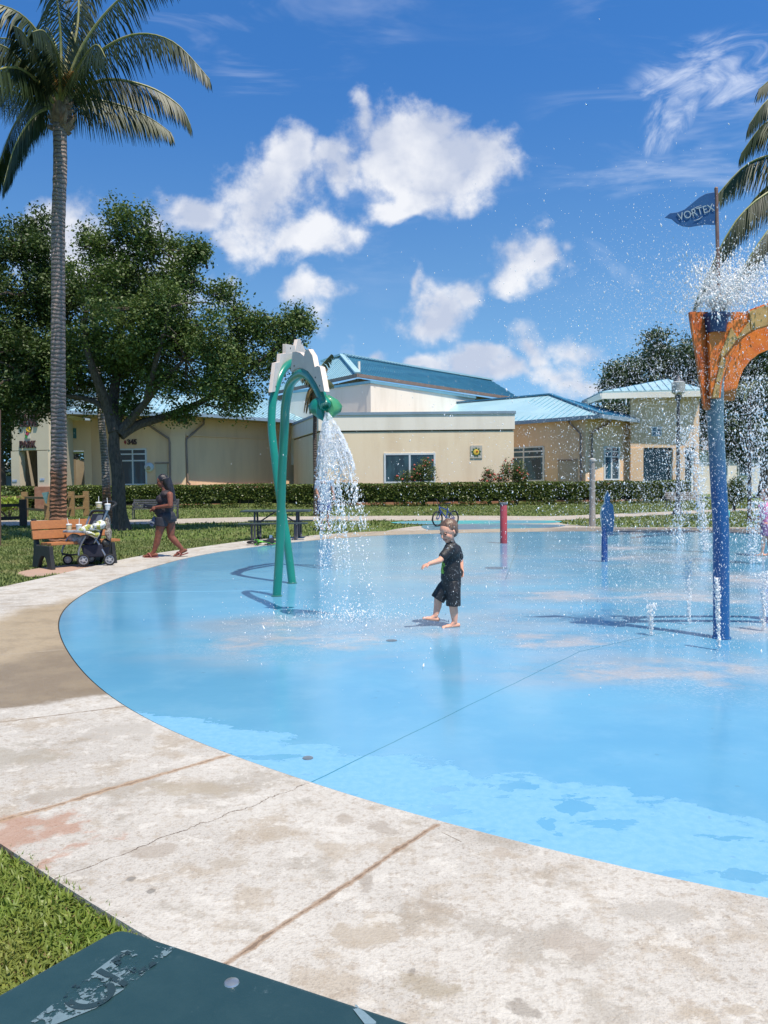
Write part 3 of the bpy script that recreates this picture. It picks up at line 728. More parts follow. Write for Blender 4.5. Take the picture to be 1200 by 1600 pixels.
for a, b in ((H2, H1), (H1, H3), (H0, H2)): mb.beam(a+Vector((0, 0, -.12)), b+Vector((0, 0, -.12)), .14, .26)
mb.build('gutter', m_pipe, bld, smooth=False)
def inn(p, dx, dy): return (p.x+dx, p.y+dy)
mb = MB(); wallrun(mb, [inn(H0, .5, 1.2), inn(H2, .6, 1.3), inn(H1, 0, 1.6), inn(H3, -.6, 1.4)], 3, ez-.15, .3); mb.build('upper_wall', m_soffit, bld, smooth=False)
mb = MB(); u0 = P(480, 600, 63.5); u1 = P(579, 598, 58.6); u2 = P(742, 620, 70)
zu = P(579, 599, 58.6).z
wallrun(mb, [inn(u0, -2, 1.5), inn(u0, 0, 0), inn(u1, 0, 0), inn(u2, 0, 0)], 3, zu, .4); mb.build('upper_wall', m_wall_w, bld, smooth=False)
mb = MB(); wallrun(mb, [inn(u0, -2, 1.4), inn(u0, 0, -.1), inn(u1, 0, -.12), inn(u2, .1, -.08)], zu, zu+.2, .6); mb.build('coping', m_rib, bld, smooth=False)
mb = MB(); q = P(561, 572, 61.4); mb.tube([q+Vector((0, 0, -.4)), q+Vector((0, 0, .35))], .1, 8); mb.build('roof_vent', m_wall_w, bld)

# --- right wing
F0 = P(803, 656, 58.5); F1 = P(940, 647.5, 53); F2 = P(1021, 655, 59.5); zf = F1.z; F0.z = F2.z = zf
K1 = P(860, 617, 62); kz = K1.z; K0 = P(664, 631, 70); K0.z = kz; FL = P(640, 645, 62); FL = Vector((FL.x, 62.5, zf)); F3 = P(1000, 655, 66); F3.z = zf
mb, mr = MB(), MB(); roof_face(mb, mr, [FL, F0, F1, K1, K0] if False else [F0+(F0-F1)*1.15, F1, K1, K0], spacing=.6); q = mb.build('roof', m_roof, bld, smooth=False); mr.build('roof_rib', m_rib, q, smooth=False)
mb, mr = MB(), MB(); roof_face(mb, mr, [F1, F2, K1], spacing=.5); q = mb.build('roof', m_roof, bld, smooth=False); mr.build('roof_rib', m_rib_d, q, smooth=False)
mb = MB(); mb.beam(F1+Vector((0, 0, .07)), K1+Vector((0, 0, .07)), .3, .1); mb.beam(K0+Vector((0, 0, .07)), K1+Vector((0, 0, .07)), .3, .1); mb.build('ridge_cap', m_rib_d, bld, smooth=False)
mb = MB(); mb.beam(F0+Vector((0, 0, -.12)), F1+Vector((0, 0, -.12)), .14, .26); mb.beam(F1+Vector((0, 0, -.12)), F2+Vector((0, 0, -.12)), .14, .26); mb.build('gutter', m_fascia, bld, smooth=False)
M0 = (F0.x-.5, F0.y+1.2); M1 = (P(915, 755, 54.6).x, 54.6); M2 = (F2.x-.2, F2.y+.9)
mb = MB(); wallrun(mb, [M0, M1, M2], -.1, zf-.1, .3); mb.build('wall', m_tan, bld, smooth=False)
mb = MB(); mb.prism([F0+Vector((0, 0, -.03)), F1+Vector((0, 0, -.03)), F2+Vector((0, 0, -.03)), Vector((*M2, zf-.03)), Vector((*M1, zf-.03)), Vector((*M0, zf-.03))], (0, 0, -.1)); mb.build('soffit', m_soffit, bld, smooth=False)
window(bld, M0, M1, 800, 698, 850.5, 752, (.37,), (.14, .30), m_glass, .1)
window(bld, M1, M2, 943, 698, 967.5, 750, (.48,), (.14, .30), m_glass, .09)
mb = MB(); facebox(mb, M0, M1, 872, 719, 902, 790, .04); d = mb.build('door', mat('tan_door', (.52, .43, .32), None, 1, .6), bld, smooth=False)
mb = MB(); facebox(mb, M0, M1, 872, 718, 902, 720, .08); mb.build('door_frame', m_pipe, d, smooth=False)
mb = MB(); facebox(mb, M1, M2, 1005, 700, 1050, 790, .04); mb.build('entrance_doors', m_glass_d, bld, smooth=False)
pipe(bld, M0, M1, [(889, 650), (891, 660), (909, 678), (909.5, 752)])
pipe(bld, M1, M2, [(955, 652), (948, 662), (922, 676), (921.5, 752)])
mb = MB(); wallrun(mb, [shift(M0, (0, -.12)), shift(M1, (0, -.14)), shift(M2, (0, -.12))], -.1, P(900, 753.5, 55).z, .1); mb.build('brick_base', m_brick, bld, smooth=False)

# --- entry tower at the right
tw = thing('entrance_tower', 'small square tower with a pyramid aqua roof at the right end of the buildings', 'tower', (P(1040, 755, 58).x, 58, 0))
c1, c2, c3, c4 = P(940, 617, 59), P(1062, 608, 55), P(1100, 607, 59), P(985, 612, 64)
z_ = P(1040, 611, 57).z
c1 = Vector((P(940, 755, 57).x, 57, z_)); c2 = Vector((P(1100, 755, 56).x, 56, z_)); c3 = c2+Vector((.2, 6.6, 0)); c4 = c1+Vector((.2, 6.6, 0)); ap = P(1043, 592, 59.5)
for mats in (1,):
    mb, mr = MB(), MB()
    roof_face(mb, mr, [c1, c2, ap], spacing=.55); q = mb.build('roof', m_roof, tw, smooth=False); mr.build('roof_rib', m_rib_d, q, smooth=False)
    mb, mr = MB(), MB()
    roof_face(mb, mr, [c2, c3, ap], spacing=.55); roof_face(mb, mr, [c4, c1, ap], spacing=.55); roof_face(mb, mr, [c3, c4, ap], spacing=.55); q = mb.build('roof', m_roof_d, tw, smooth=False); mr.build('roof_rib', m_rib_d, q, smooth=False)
mb = MB()
for a, b in ((c1, c2), (c2, c3), (c4, c1)): mb.beam(a+Vector((0, .03, -.32)), b+Vector((0, .03, -.32)), .2, .4)
mb.build('fascia', m_wall_w, tw, smooth=False)
mb = MB(); Q0 = (P(985, 755, 57.6).x, 57.6); Q1 = (P(1092, 755, 57).x, 57)
zsp = P(1040, 699, 57).z
wallrun(mb, [Q0, Q1, (Q1[0], 63)], zsp, z_-.3, .4)
facebox(mb, Q0, Q1, 985, 690, 1005, 790, .05, .3, z0=-.1, z1=zsp); facebox(mb, Q0, Q1, 1051, 690, 1070, 790, .05, .3, z0=-.1, z1=zsp); facebox(mb, Q0, Q1, 1085, 690, 1092, 790, .05, .3, z0=-.1, z1=zsp)
mb.build('wall', m_tan, tw, smooth=False)
window(tw, Q0, Q1, 1018, 667, 1033.5, 682, (.5,), (.5,), m_glass, .07)
mb = MB(); facebox(mb, Q0, Q1, 1005, 690, 1051, 790, -.8, .9, z0=-.1, z1=zsp-.02); facebox(mb, Q0, Q1, 1070, 690, 1085, 790, -.8, .9, z0=-.1, z1=zsp-.02); mb.build('doorway', m_glass_d, tw, smooth=False)

# --- sign tower at the left
st = thing('sign_tower', 'cream gateway tower with dark raised letters at the far left', 'tower', (P(50, 755, 50).x, 50, 0))
TA, TB = (P(18, 755, 50).x, 50), (P(76, 755, 49.2).x, 49.2); TC = (P(104, 755, 55).x, 55)
zt2 = P(45, 638, 50).z; zo = P(45, 705, 50).z
mb = MB(); facebox(mb, TA, TB, 18, 638, 76, 703.5, .0, .5); facebox(mb, TA, TB, 18, 703.5, 31, 790, 0, .5, z0=-.1, z1=zo+.0); facebox(mb, TA, TB, 59, 703.5, 76, 790, 0, .5, z0=-.1, z1=zo+.0)
wallrun(mb, [(TB[0]-.02, TB[1]+.02), TC], -.1, zt2-.02, .5)
wallrun(mb, [(TA[0]+.5, TA[1]+.5), (TA[0]+.6, 55)], -.1, zt2-.02, .5)
mb.build('wall', mat('cream_stucco_tower', (.62, .54, .41), (.57, .49, .37), .4, .85, bmp=.004, bsc=60), st, smooth=False)
mb = MB(); mb.box((TA[0]+1.0, 53.5, zt2-.2), (2.6, 6, .2)); mb.build('tower_top', m_wall_w, st, smooth=False)
mb = MB(); zb = P(45, 760.5, 50).z
facebox(mb, TA, TB, 15, 750, 32, 790, .18, .01, z0=-.1, z1=zb); facebox(mb, TA, TB, 57, 750, 80, 790, .18, .01, z0=-.1, z1=zb); mb.build('brick_base', m_brick, st, smooth=False)
m_let = mat('dark_bronze_letters', (.045, .02, .02), (.07, .03, .03), 6, .5)
def text_obj(txt, p, size, u, mat_, parent, name='lettering', ext=.03, thin=1.0, bold=.0, up=Vector((0, 0, 1)), space=1.0):
    """letters centred at p reading along u, up the vector up"""
    cu_ = bpy.data.curves.new('t', 'FONT'); cu_.body = txt; cu_.size = size; cu_.extrude = ext; cu_.offset = bold
    cu_.align_x = 'CENTER'; cu_.align_y = 'CENTER'; cu_.space_character = space
    to = bpy.data.objects.new('t', cu_); COL.objects.link(to); bpy.context.view_layer.update()
    me = bpy.data.meshes.new_from_object(to.evaluated_get(bpy.context.evaluated_depsgraph_get()))
    bpy.data.objects.remove(to); bpy.data.curves.remove(cu_)
    u = u.normalized(); up = (up-u*up.dot(u)).normalized(); n = u.cross(up); M = Matrix((u*thin, up, n)).transposed()
    org = ORG[parent.name]; p = Vector(p)
    for v in me.vertices: v.co = M @ v.co + p - org
    me.materials.clear(); me.materials.append(mat_); me.name = name
    o = bpy.data.objects.new(name, me); COL.objects.link(o); o.parent = parent; ORG[o.name] = org; return o
uT = Vector((TB[0]-TA[0], TB[1]-TA[1], 0)).normalized(); nT = Vector((uT.y, -uT.x, 0))
for txt, px, py, sz in (('SOUTH', 43, 651, .62), ('OLIVE', 45, 662, .62), ('PARK', 43.8, 695, .62)):
    text_obj(txt, Wp(px, py, TA, TB)+nT*.05, sz, uT, m_let, st, 'letters_'+txt.lower(), .05, .82 if txt != 'PARK' else .8, .016)
mb = MB(); facebox(mb, TA, TB, 40, 669, 47.5, 685.5, .04); pn = mb.build('flower_plaque', mat('plaque_white', (.6, .58, .52), None, 3, .6), st, smooth=False)
mb = MB(); q = Wp(45.5, 671.5, TA, TB)+nT*.05
for k in range(6):
    a = k*math.pi/3; mb.ell(q+uT*.13*math.cos(a)+Vector((0, 0, .13*math.sin(a))), (.08, .03, .08), 8, 6)
mb.build('yellow_flower', mat('plaque_yellow', (.65, .42, .03), None, 3, .6), pn)
mb = MB(); q = Wp(43.5, 677.5, TA, TB)+nT*.05
for k in range(5):
    a = k*2*math.pi/5; mb.ell(q+uT*.08*math.cos(a)+Vector((0, 0, .08*math.sin(a))), (.06, .03, .06), 8, 6)
mb.build('pink_flower', mat('plaque_pink', (.5, .05, .1), None, 3, .6), pn)
mb = MB(); q = Wp(42, 685, TA, TB)+nT*.05; mb.prism([q-uT*.06, q+uT*.1, q+uT*.04+Vector((0, 0, .2)), q-uT*.1+Vector((0, 0, .26))], nT*.02); mb.build('plaque_leaf', mat('plaque_green', (.05, .25, .05), None, 3, .6), pn, smooth=False)
for (a, b) in ((23, 751), (66, 749)):
    mb = MB(); facebox(mb, TA, TB, a-3.5, b-1.6, a+3.5, b+1.6, .03); q = mb.build('small_notice', mat('notice_blue_white', (.45, .5, .6), (.2, .3, .5), 9, .5), st, smooth=False)
uL = Vector((L1[0]-L0[0], L1[1]-L0[1], 0)).normalized(); nL = Vector((uL.y, -uL.x, 0))
text_obj('345', Wp(206.8, 691, L0, L1)+nL*.06, .5, uL, m_let, bld, 'house_number', .05, .95, .014)
mb = MB(); q = Wp(196.3, 691, L0, L1)+nL*.06; mb.prism([q-uL*.09, q-Vector((0, 0, .16)), q+uL*.09, q+Vector((0, 0, .16))], nL*.05); mb.build('number_emblem', mat('emblem_red', (.35, .02, .04), None, 3, .5), bld, smooth=False)

# --- far house glimpsed at the right and grey compound fence at the left
hs_ = thing('distant_house', 'pale beige house half hidden by trees at the far right', 'house', (P(1150, 755, 85).x, 85, 0))
a, b = P(1085, 705, 85), P(1200, 745, 85)
mb = MB(); mb.box(((a.x+b.x)/2+2, 89, 2.3), (b.x-a.x+6, 8, 4.8)); mb.build('wall', m_wall_w, hs_, smooth=False)
mb = MB(); x0, x1, zz = a.x-2, b.x+6, 4.7; mb.prism([(x0, 84.4, zz), (x0, 93.5, zz), (x0, 89, zz+1.7)], (x1-x0, 0, 0)); mb.build('roof', mat('grey_shingle', (.34, .30, .28), (.28, .25, .23), 3, .8), hs_, smooth=False)
for k in (1128, 1163):
    q = P(k, 733, 84.9); mb = MB(); mb.box((q.x, 84.93, q.z), (1.3, .16, 1.5)); w_ = mb.build('window', m_frame, hs_, smooth=False); mb = MB(); mb.box((q.x, 84.84, q.z), (1.1, .05, 1.3)); mb.build('pane', m_glass_d, w_, smooth=False)
cf = thing('compound_fence', 'grey panel fence seen past the sign tower on the far left', 'fence', (P(10, 755, 68).x, 68, 0))
mb = MB(); a = P(-60, 731, 68); b = P(62, 731, 68)
mb.prism([(a.x, 68, .1), (b.x, 68, .1), (b.x, 68, 2.3), (a.x, 68, 2.3)], (0, .08, 0)); mb.build('panel', mat('grey_panel', (.18, .22, .26), (.14, .17, .2), 1, .6), cf, smooth=False)
m_dp = mat('dark_post', (.05, .06, .07), None, 2, .5)
for k in range(5): mb = MB(); mb.box((a.x+(b.x-a.x)*k/4, 67.95, 1.25), (.12, .12, 2.6)); mb.build('post', m_dp, cf, smooth=False)
mb = MB(); a = P(-80, 720, 75); b = P(60, 720, 75); mb.box(((a.x+b.x)/2, 78, 2.0), (b.x-a.x, 6, P(10, 722, 75).z*2-4.0))
hh_ = thing('neighbour_building', 'low pale building beyond the grey fence on the far left', 'building', ((a.x+b.x)/2, 78, 0)); mb.build('wall', m_wall_w, hh_, smooth=False)
mb = MB(); mb.box(((a.x+b.x)/2, 78, P(10, 722, 75).z-.9), (b.x-a.x+1, 7, .2)); mb.build('roof', m_fascia, hh_, smooth=False)

# ================================================================== FOLIAGE
def leaves(lobes, n, size, parent, name, m, twig=26, spread=.2, up=.35, flat=1.0, shell=.55):
    """lobes: (centre, (rx, ry, rz), weight); leaves grow in clumps at twig ends through the crown"""
    cs = np.array([l[0] for l in lobes]); rs = np.array([l[1] for l in lobes], float); w = np.array([l[2]*np.prod(l[1])**.72 for l in lobes]); w /= w.sum()
    nt = max(1, n//twig); k = np.random.choice(len(lobes), nt, p=w)
    d = np.random.normal(size=(nt, 3)); d /= np.linalg.norm(d, axis=1)[:, None]
    rr = np.random.uniform(0, 1, nt)**shell
    # uneven outline: radius modulated by low-frequency bumps
    bumpy = 1+.16*np.sin(d[:, 0]*5+k*1.3)*np.cos(d[:, 2]*6+k*.7)+.10*np.sin(d[:, 1]*9+d[:, 2]*7+k)
    tc_ = cs[k]+d*rs[k]*(rr*bumpy)[:, None]
    idx = np.repeat(np.arange(nt), twig); N = len(idx)
    p = tc_[idx]+np.random.normal(size=(N, 3))*spread*np.array([1, 1, .7])
    a = np.random.normal(size=(N, 3)); a[:, 2] = np.abs(a[:, 2])+up; a /= np.linalg.norm(a, axis=1)[:, None]
    t = np.cross(a, np.random.normal(size=(N, 3))); t /= np.linalg.norm(t, axis=1)[:, None]; b = np.cross(a, t)
    s = (size*np.random.uniform(.55, 1.2, N))[:, None]
    V_ = np.stack([p-t*s*.5, p+b*s*.27+a*s*.05, p+t*s*.5-a*s*.08, p-b*s*.27+a*s*.05], 1).reshape(-1, 3)
    F = (np.arange(N)*4)[:, None]+np.array([0, 1, 2, 3])
    tint = np.repeat(np.clip(np.random.uniform(0, 1, nt)[idx]*.55+np.random.uniform(0, .45, N), 0, 1), 4)
    return npmesh(name, V_, F, m, parent, vcol=tint)
def bent(a, b, k, seed, amp):
    rnd = random.Random(seed); a = Vector(a); b = Vector(b); L = (b-a).length; out = [a]
    for i in range(1, k):
        u = i/k; out.append(a.lerp(b, u)+Vector((rnd.uniform(-1, 1), rnd.uniform(-1, 1), rnd.uniform(-.6, 1)*.8))*amp*L*math.sin(math.pi*u))
    out.append(b); return out
def smoothpath(pts, sub=4):
    pts = [Vector(p) for p in pts]; out = []
    for i in range(len(pts)-1):
        p0 = pts[max(i-1, 0)]; p1 = pts[i]; p2 = pts[i+1]; p3 = pts[min(i+2, len(pts)-1)]
        for k in range(sub):
            u = k/sub; out.append(.5*((2*p1)+(p2-p0)*u+(2*p0-5*p1+4*p2-p3)*u*u+(3*p1-p0-3*p2+p3)*u**3))
    out.append(pts[-1]); return out
def taper(n, a, b, pw=1): return [a+(b-a)*(i/(n-1))**pw for i in range(n)]
def bark(name, c, c2, sc=7, ring=None):
    m, t, b = newmat(name); p = objc(t); n = noise(t, mapping(t, p, (3, 3, .8)), sc, 6, .7)
    c_ = mix(t, n.ss(.35, .65), c, c2); setin(t, b.inputs['Base Color'], c_); b.inputs['Roughness'].default_value = .9
    bump(t, b, n, .05, .9); return m
m_oakbark = bark('oak_bark', (.06, .045, .037), (.13, .10, .08))
m_oak = leafmat('oak_leaf', (.045, .088, .018), (.14, .20, .05), (.085, .13, .026), .55, .28)
m_oak2 = leafmat('oak_leaf_dark', (.03, .062, .014), (.09, .14, .035), (.055, .09, .018), .55, .25)
def tree(name, label, base, trunk_pts, r0, limbs, lobes, n, size, m, group=None, spread=.2, twigs=True, **kw):
    t = thing(name, label, 'tree', base, group=group)
    mb = MB(); tp = smoothpath(trunk_pts, 4); mb.tube(tp, [r0*(1.45-.45*min(1, i/3)) * (1-.35*i/len(tp)) for i in range(len(tp))], 12)
    for (pts, ra, rb) in limbs:
        sp = smoothpath(pts, 4); mb.tube(sp, taper(len(sp), ra, rb), 8)
    if twigs:
        rnd = random.Random(3); top = Vector(trunk_pts[-1]); ends = [l[0][-1] for l in limbs] or [top]
        for (c, r, w) in lobes:
            c = Vector(c); s = min(ends, key=lambda e: (Vector(e)-c).length)
            for k in range(5):
                d = Vector((rnd.gauss(0, 1), rnd.gauss(0, 1), rnd.gauss(.2, .8))).normalized(); e = c+Vector((d.x*r[0], d.y*r[1], d.z*r[2]))*.85
                pp = bent(s if k == 0 else c+Vector((rnd.gauss(0, .2), rnd.gauss(0, .2), rnd.gauss(0, .2))), e, 4, rnd.random(), .12); mb.tube(pp, taper(5, .05*r0/.3, .012), 5)
    mb.build('trunk', m_oakbark, t)
    rnd = random.Random(int(abs(base[0])*10)); sub_ = []
    for (c, r, w) in lobes:
        sub_.append((c, tuple(k*.70 for k in r), w*.8))
        for k in range(9):
            d = Vector((rnd.gauss(0, 1), rnd.gauss(0, 1), rnd.gauss(.1, 1))).normalized(); q = rnd.uniform(.62, .95); s = rnd.uniform(.2, .42)
            sub_.append(((c[0]+d.x*r[0]*q, c[1]+d.y*r[1]*q, c[2]+d.z*r[2]*q), tuple(max(.25, sum(r)/3*s*rnd.uniform(.7, 1.2)) for _ in r), w*rnd.uniform(.8, 1.5)))
    leaves(sub_, n, size, t, 'crown', m, spread=spread, **kw)
    return t
def LB(px, py, Y, rpx, rpz=None, ry=None, w=1.0):
    c = P(px, py, Y); s = Y/FPX; rpz = rpz or rpx
    return (tuple(c), (rpx*s, (ry if ry else rpx*s), rpz*s), w)
Y = 25.7
b0 = G(188, 826); fk = P(181, 650, Y)
tree('oak_tree', 'large live oak with a forked dark trunk behind the stroller', tuple(b0),
     [b0+Vector((.05, 0, -.1)), P(186, 790, Y), P(184, 740, Y), P(178, 700, Y), P(180, 668, Y)], .245,
     [([P(180, 675, Y), P(170, 640, Y), P(158, 610, Y-.3), P(140, 560, Y-.8), P(130, 500, Y-1)], .24, .07),
      ([P(176, 650, Y), P(155, 632, Y+.2), P(128, 622, Y+.3), P(100, 618, Y+.6)], .12, .05),
      ([P(180, 668, Y), P(178, 620, Y+.4), P(185, 560, Y+.8), P(190, 480, Y+.8), P(200, 400, Y+.5)], .20, .06),
      ([P(186, 676, Y), P(205, 655, Y), P(228, 628, Y-.3), P(250, 600, Y-.6), P(290, 560, Y-.8)], .17, .05),
      ([P(188, 680, Y), P(215, 664, Y+.3), P(260, 650, Y+.6), P(320, 625, Y+.6), P(400, 570, Y+.4), P(455, 530, Y+.2)], .18, .04),
      ([P(228, 628, Y-.3), P(245, 560, Y-1.2), P(265, 480, Y-1.8)], .11, .04),
      ([P(182, 670, Y), P(192, 640, Y+1), P(215, 590, Y+2), P(240, 520, Y+2.5)], .12, .04)],
     [LB(190, 368, Y, 58, 48, 1.3), LB(238, 395, Y+.3, 62, 62, 1.5), LB(165, 440, Y, 50, 55, 1.8), LB(285, 440, Y+.2, 34, 40, .8), LB(150, 385, Y, 20, 20, .5, 1),
      LB(200, 500, Y-1.2, 80, 70, 2.0), LB(290, 520, Y-.5, 80, 62, 2.2), LB(150, 560, Y+.5, 62, 60, 2.4), LB(240, 585, Y+.8, 85, 45, 2.6), LB(340, 560, Y+.2, 66, 70, 1.8),
      LB(330, 620, Y+.4, 52, 32, 1.3), LB(370, 612, Y+.3, 34, 40, 1.0), LB(130, 600, Y+1, 36, 40, 1.4), LB(350, 460, Y, 22, 22, .5, 1), LB(372, 500, Y, 34, 28, .9),
      LB(415, 510, Y+.2, 40, 34, 1.0), LB(455, 520, Y+.2, 34, 32, .9), LB(440, 560, Y+.3, 42, 36, 1.0), LB(400, 580, Y+.1, 46, 42, 1.2), LB(470, 500, Y+.2, 16, 16, .4), LB(310, 395, Y, 10, 12, .3, 1.3), LB(232, 470, Y+2.2, 70, 70, 1.5), LB(215, 640, Y+.3, 26, 14, .6, .7), LB(290, 650, Y+.3, 28, 13, .6, .8)],
     92000, .125, m_oak, spread=.19)
Y2 = 27.5; b2 = G(-45, 822)
tree('oak_tree', 'dark live oak cut off by the left edge of the photo', tuple(b2),
     [b2+Vector((0, 0, -.1)), P(-44, 770, Y2), P(-40, 700, Y2), P(-35, 640, Y2)], .38,
     [([P(-35, 640, Y2), P(-10, 580, Y2), P(20, 520, Y2), P(40, 450, Y2)], .2, .06), ([P(-38, 660, Y2), P(0, 610, Y2-.5), P(40, 590, Y2-1)], .15, .05), ([P(-36, 640, Y2), P(-60, 560, Y2), P(-80, 460, Y2)], .2, .06)],
     [LB(25, 375, Y2, 52, 50, 1.6), LB(60, 400, Y2, 36, 45, 1.3), LB(-30, 400, Y2, 60, 60, 1.8), LB(20, 460, Y2-.5, 80, 60, 2.2), LB(10, 540, Y2, 95, 60, 2.6), LB(60, 560, Y2-.4, 62, 60, 2),
      LB(20, 610, Y2-.5, 70, 42, 2), LB(72, 625, Y2-.6, 36, 26, 1), LB(72, 630, Y2-.6, 20, 10, .8), LB(-60, 520, Y2, 80, 80, 2), LB(-5, 650, Y2+1, 24, 50, 1), LB(95, 480, Y2+.5, 44, 70, 1.2)],
     85000, .13, m_oak2, spread=.2)
# trees beyond
def bgtree(label, px, Yd, lob, n, size, m, tr=.35, group='trees far behind the buildings'):
    b = P(px, 755, Yd); b.z = 0
    t = tree('background_tree', label, (b.x, b.y, 0), [(b.x, b.y, -.1), (b.x+.2, b.y, 2), (b.x, b.y, 4.5)], tr, [([(b.x, b.y, 4), (b.x-1.5, b.y, 6.5)], .2, .06), ([(b.x, b.y, 4), (b.x+1.8, b.y, 7)], .2, .06)],
                [LB(a, c, Yd+dy, r, rz, ry) for (a, c, dy, r, rz, ry) in lob], n, size, m, group=group, spread=.4, twigs=False)
    return t
m_bg = leafmat('far_leaf', (.03, .06, .018), (.075, .12, .04), (.05, .085, .022), .5, .2)
bgtree('tall dark spreading tree behind the pyramid roofed tower', 1060, 72, [(1040,575,0,75,50,4), (1085,555,0,60,38,4), (985,585,0,42,30,3), (1000,625,0,50,40,4), (1100,620,0,60,70,4), (1060,680,0,60,60,4)], 34000, .33, m_bg)
bgtree('tall dark tree at the right edge behind the orange arch', 1190, 64, [(1160,600,0,60,60,4), (1200,560,0,60,60,4), (1170,680,0,55,62,4), (1230,640,0,70,80,4), (1140,650,1,40,70,3)], 32000, .32, m_bg)
bgtree('dark tree behind the sign tower on the far left', 0, 66, [(-20,640,0,60,70,4), (20,660,0,40,55,3), (55,720,0,22,30,2), (10,715,3,34,34,2), (-60,700,0,50,60,3)], 16000, .32, m_bg)
bgtree('tree glimpsed through the portal beside the ringed palm', 118, 75, [(110,700,0,40,50,3), (60,700,0,40,45,3)], 6000, .36, m_bg)
bgtree('low dark tree left of the pyramid roofed tower', 960, 80, [(968,640,0,34,36,3), (940,660,0,30,30,3)], 6000, .36, m_bg)
# distant tree belt that closes the horizon
rnd = random.Random(5); lob = []
for k in range(130):
    x = -190+380*k/130+rnd.uniform(-2, 2); z = rnd.uniform(3.2, 5.5); lob.append(((x, 175+rnd.uniform(-12, 12), z*.5), (rnd.uniform(3, 5), 3, z*.6), 1))
o = leaves(lob, 42000, .95, None, 'treeline', m_bg, spread=.7); tagp(o, 'distant belt of low trees along the horizon', 'trees', kind='stuff')

# hedge
def hedge(name, label, pts, h, wd, n, size, m, group=None):
    t = thing(name, label, 'hedge', (pts[0][0], pts[0][1], 0), group=group)
    xs = [];
    mb = MB()
    for (a, b) in zip(pts[:-1], pts[1:]):
        A = Vector((*a, 0)); B = Vector((*b, 0)); d = B-A; nn = Vector((-d.y, d.x, 0)).normalized(); k = max(2, int(d.length/.5))
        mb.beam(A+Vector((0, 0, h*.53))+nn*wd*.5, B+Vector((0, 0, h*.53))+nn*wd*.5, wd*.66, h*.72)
        m_ = int(n*d.length/sum((Vector(q)-Vector(p)).length for p, q in zip(pts[:-1], pts[1:])))
        u = np.random.uniform(0, 1, m_); face = np.random.uniform(0, 1, m_)
        zz = np.random.uniform(.0, 1, m_)**.8*h; ww = np.zeros(m_)
        top = face > .62; zz = np.where(top, h+np.random.normal(0, .03, m_), zz); ww = np.where(top, np.random.uniform(0, wd, m_), np.random.normal(0, .07, m_)+.1*np.sin(u*d.length*1.9)*.5)
        gap = np.sin(u*d.length*4.4)+np.sin(u*d.length*2.7+1)
        keep = ~((zz < h*.34) & (gap > .55) & ~top)
        p = np.array(A)[None]+np.array(d)[None]*u[:, None]+np.array(nn)[None]*ww[:, None]; p[:, 2] = zz+.03*np.sin(u*d.length*1.3)
        xs.append(p[keep])
    mb.build('core', m_core, t, smooth=False)
    p = np.concatenate(xs); N = len(p)
    a = np.random.normal(size=(N, 3)); a[:, 2] = np.abs(a[:, 2])+.3; a /= np.linalg.norm(a, axis=1)[:, None]
    tt = np.cross(a, np.random.normal(size=(N, 3))); tt /= np.linalg.norm(tt, axis=1)[:, None]; b = np.cross(a, tt); s = (size*np.random.uniform(.6, 1.2, N))[:, None]
    V_ = np.stack([p-tt*s*.5, p+b*s*.3, p+tt*s*.5, p-b*s*.3], 1).reshape(-1, 3)
    npmesh('foliage', V_, (np.arange(N)*4)[:, None]+np.array([0, 1, 2, 3]), m, t, vcol=np.repeat(np.random.uniform(0, 1, N), 4))
    m_hs = mat('hedge_stem', (.20, .11, .07), (.12, .08, .05), 5, .9)
    for (a, b) in zip(pts[:-1], pts[1:]):
        A = Vector((*a, 0)); B = Vector((*b, 0)); d = B-A; k = int(d.length/.6); nn = Vector((-d.y, d.x, 0)).normalized()
        for i in range(k):
            q = A+d*(i+.5)/k+nn*random.uniform(.1, .3); mb = MB(); mb.tube([q+Vector((0, 0, -.05)), q+Vector((random.uniform(-.15, .15), 0, h*.5))], .02, 4); mb.build('stem', m_hs, t)
    return t
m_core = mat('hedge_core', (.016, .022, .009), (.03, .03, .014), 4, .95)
m_hedge = leafmat('hedge_leaf', (.05, .08, .018), (.19, .24, .055), (.14, .17, .04), .42, .25)
hy = 49.0
hedge('hedge', 'long clipped green hedge along the foot of the buildings', [XY(-20, hy+.6), XY(380, hy), XY(700, hy), XY(1078, hy+2.6)], 1.36, 1.1, 95000, .13, m_hedge)
m_flwr = mat('red_blossom', (.38, .05, .03), (.5, .12, .08), 5, .6)
def shrub(label, lob, n, m, name='flowering_shrub', flowers=True, size=.12, base=None, sp=.1, group=None):
    c = lob[0][0]; b = base or (c[0], c[1], 0); t = thing(name, label, 'shrub', b, group=group)
    mb = MB(); rnd = random.Random(len(label))
    for (q, r, w) in lob:
        for k in range(4): mb.tube(bent((b[0]+rnd.uniform(-.1, .1), b[1], -.05), (q[0]+rnd.uniform(-r[0], r[0])*.7, q[1]+rnd.uniform(-.3, .3), q[2]+rnd.uniform(-.2, 1)*r[2]*.8), 4, rnd.random(), .06), taper(5, .03, .01), 5)
    mb.build('stems', m_oakbark, t)
    leaves(lob, n, size, t, 'foliage', m, twig=10, spread=sp)
    if flowers:
        mb = MB()
        for (q, r, w) in lob:
            for k in range(int(9*w)):
                d = Vector((rnd.gauss(0, 1), rnd.gauss(-.7, .7), rnd.gauss(.3, .8))).normalized()
                mb.ell((q[0]+d.x*r[0]*.95, q[1]+d.y*r[1]*.95, q[2]+d.z*r[2]*.95), rnd.uniform(.04, .08), 6, 4)
        mb.build('blossoms', m_flwr, t)
    return t
m_shr = leafmat('shrub_leaf', (.05, .09, .02), (.16, .20, .06), (.12, .13, .04), .45, .3)
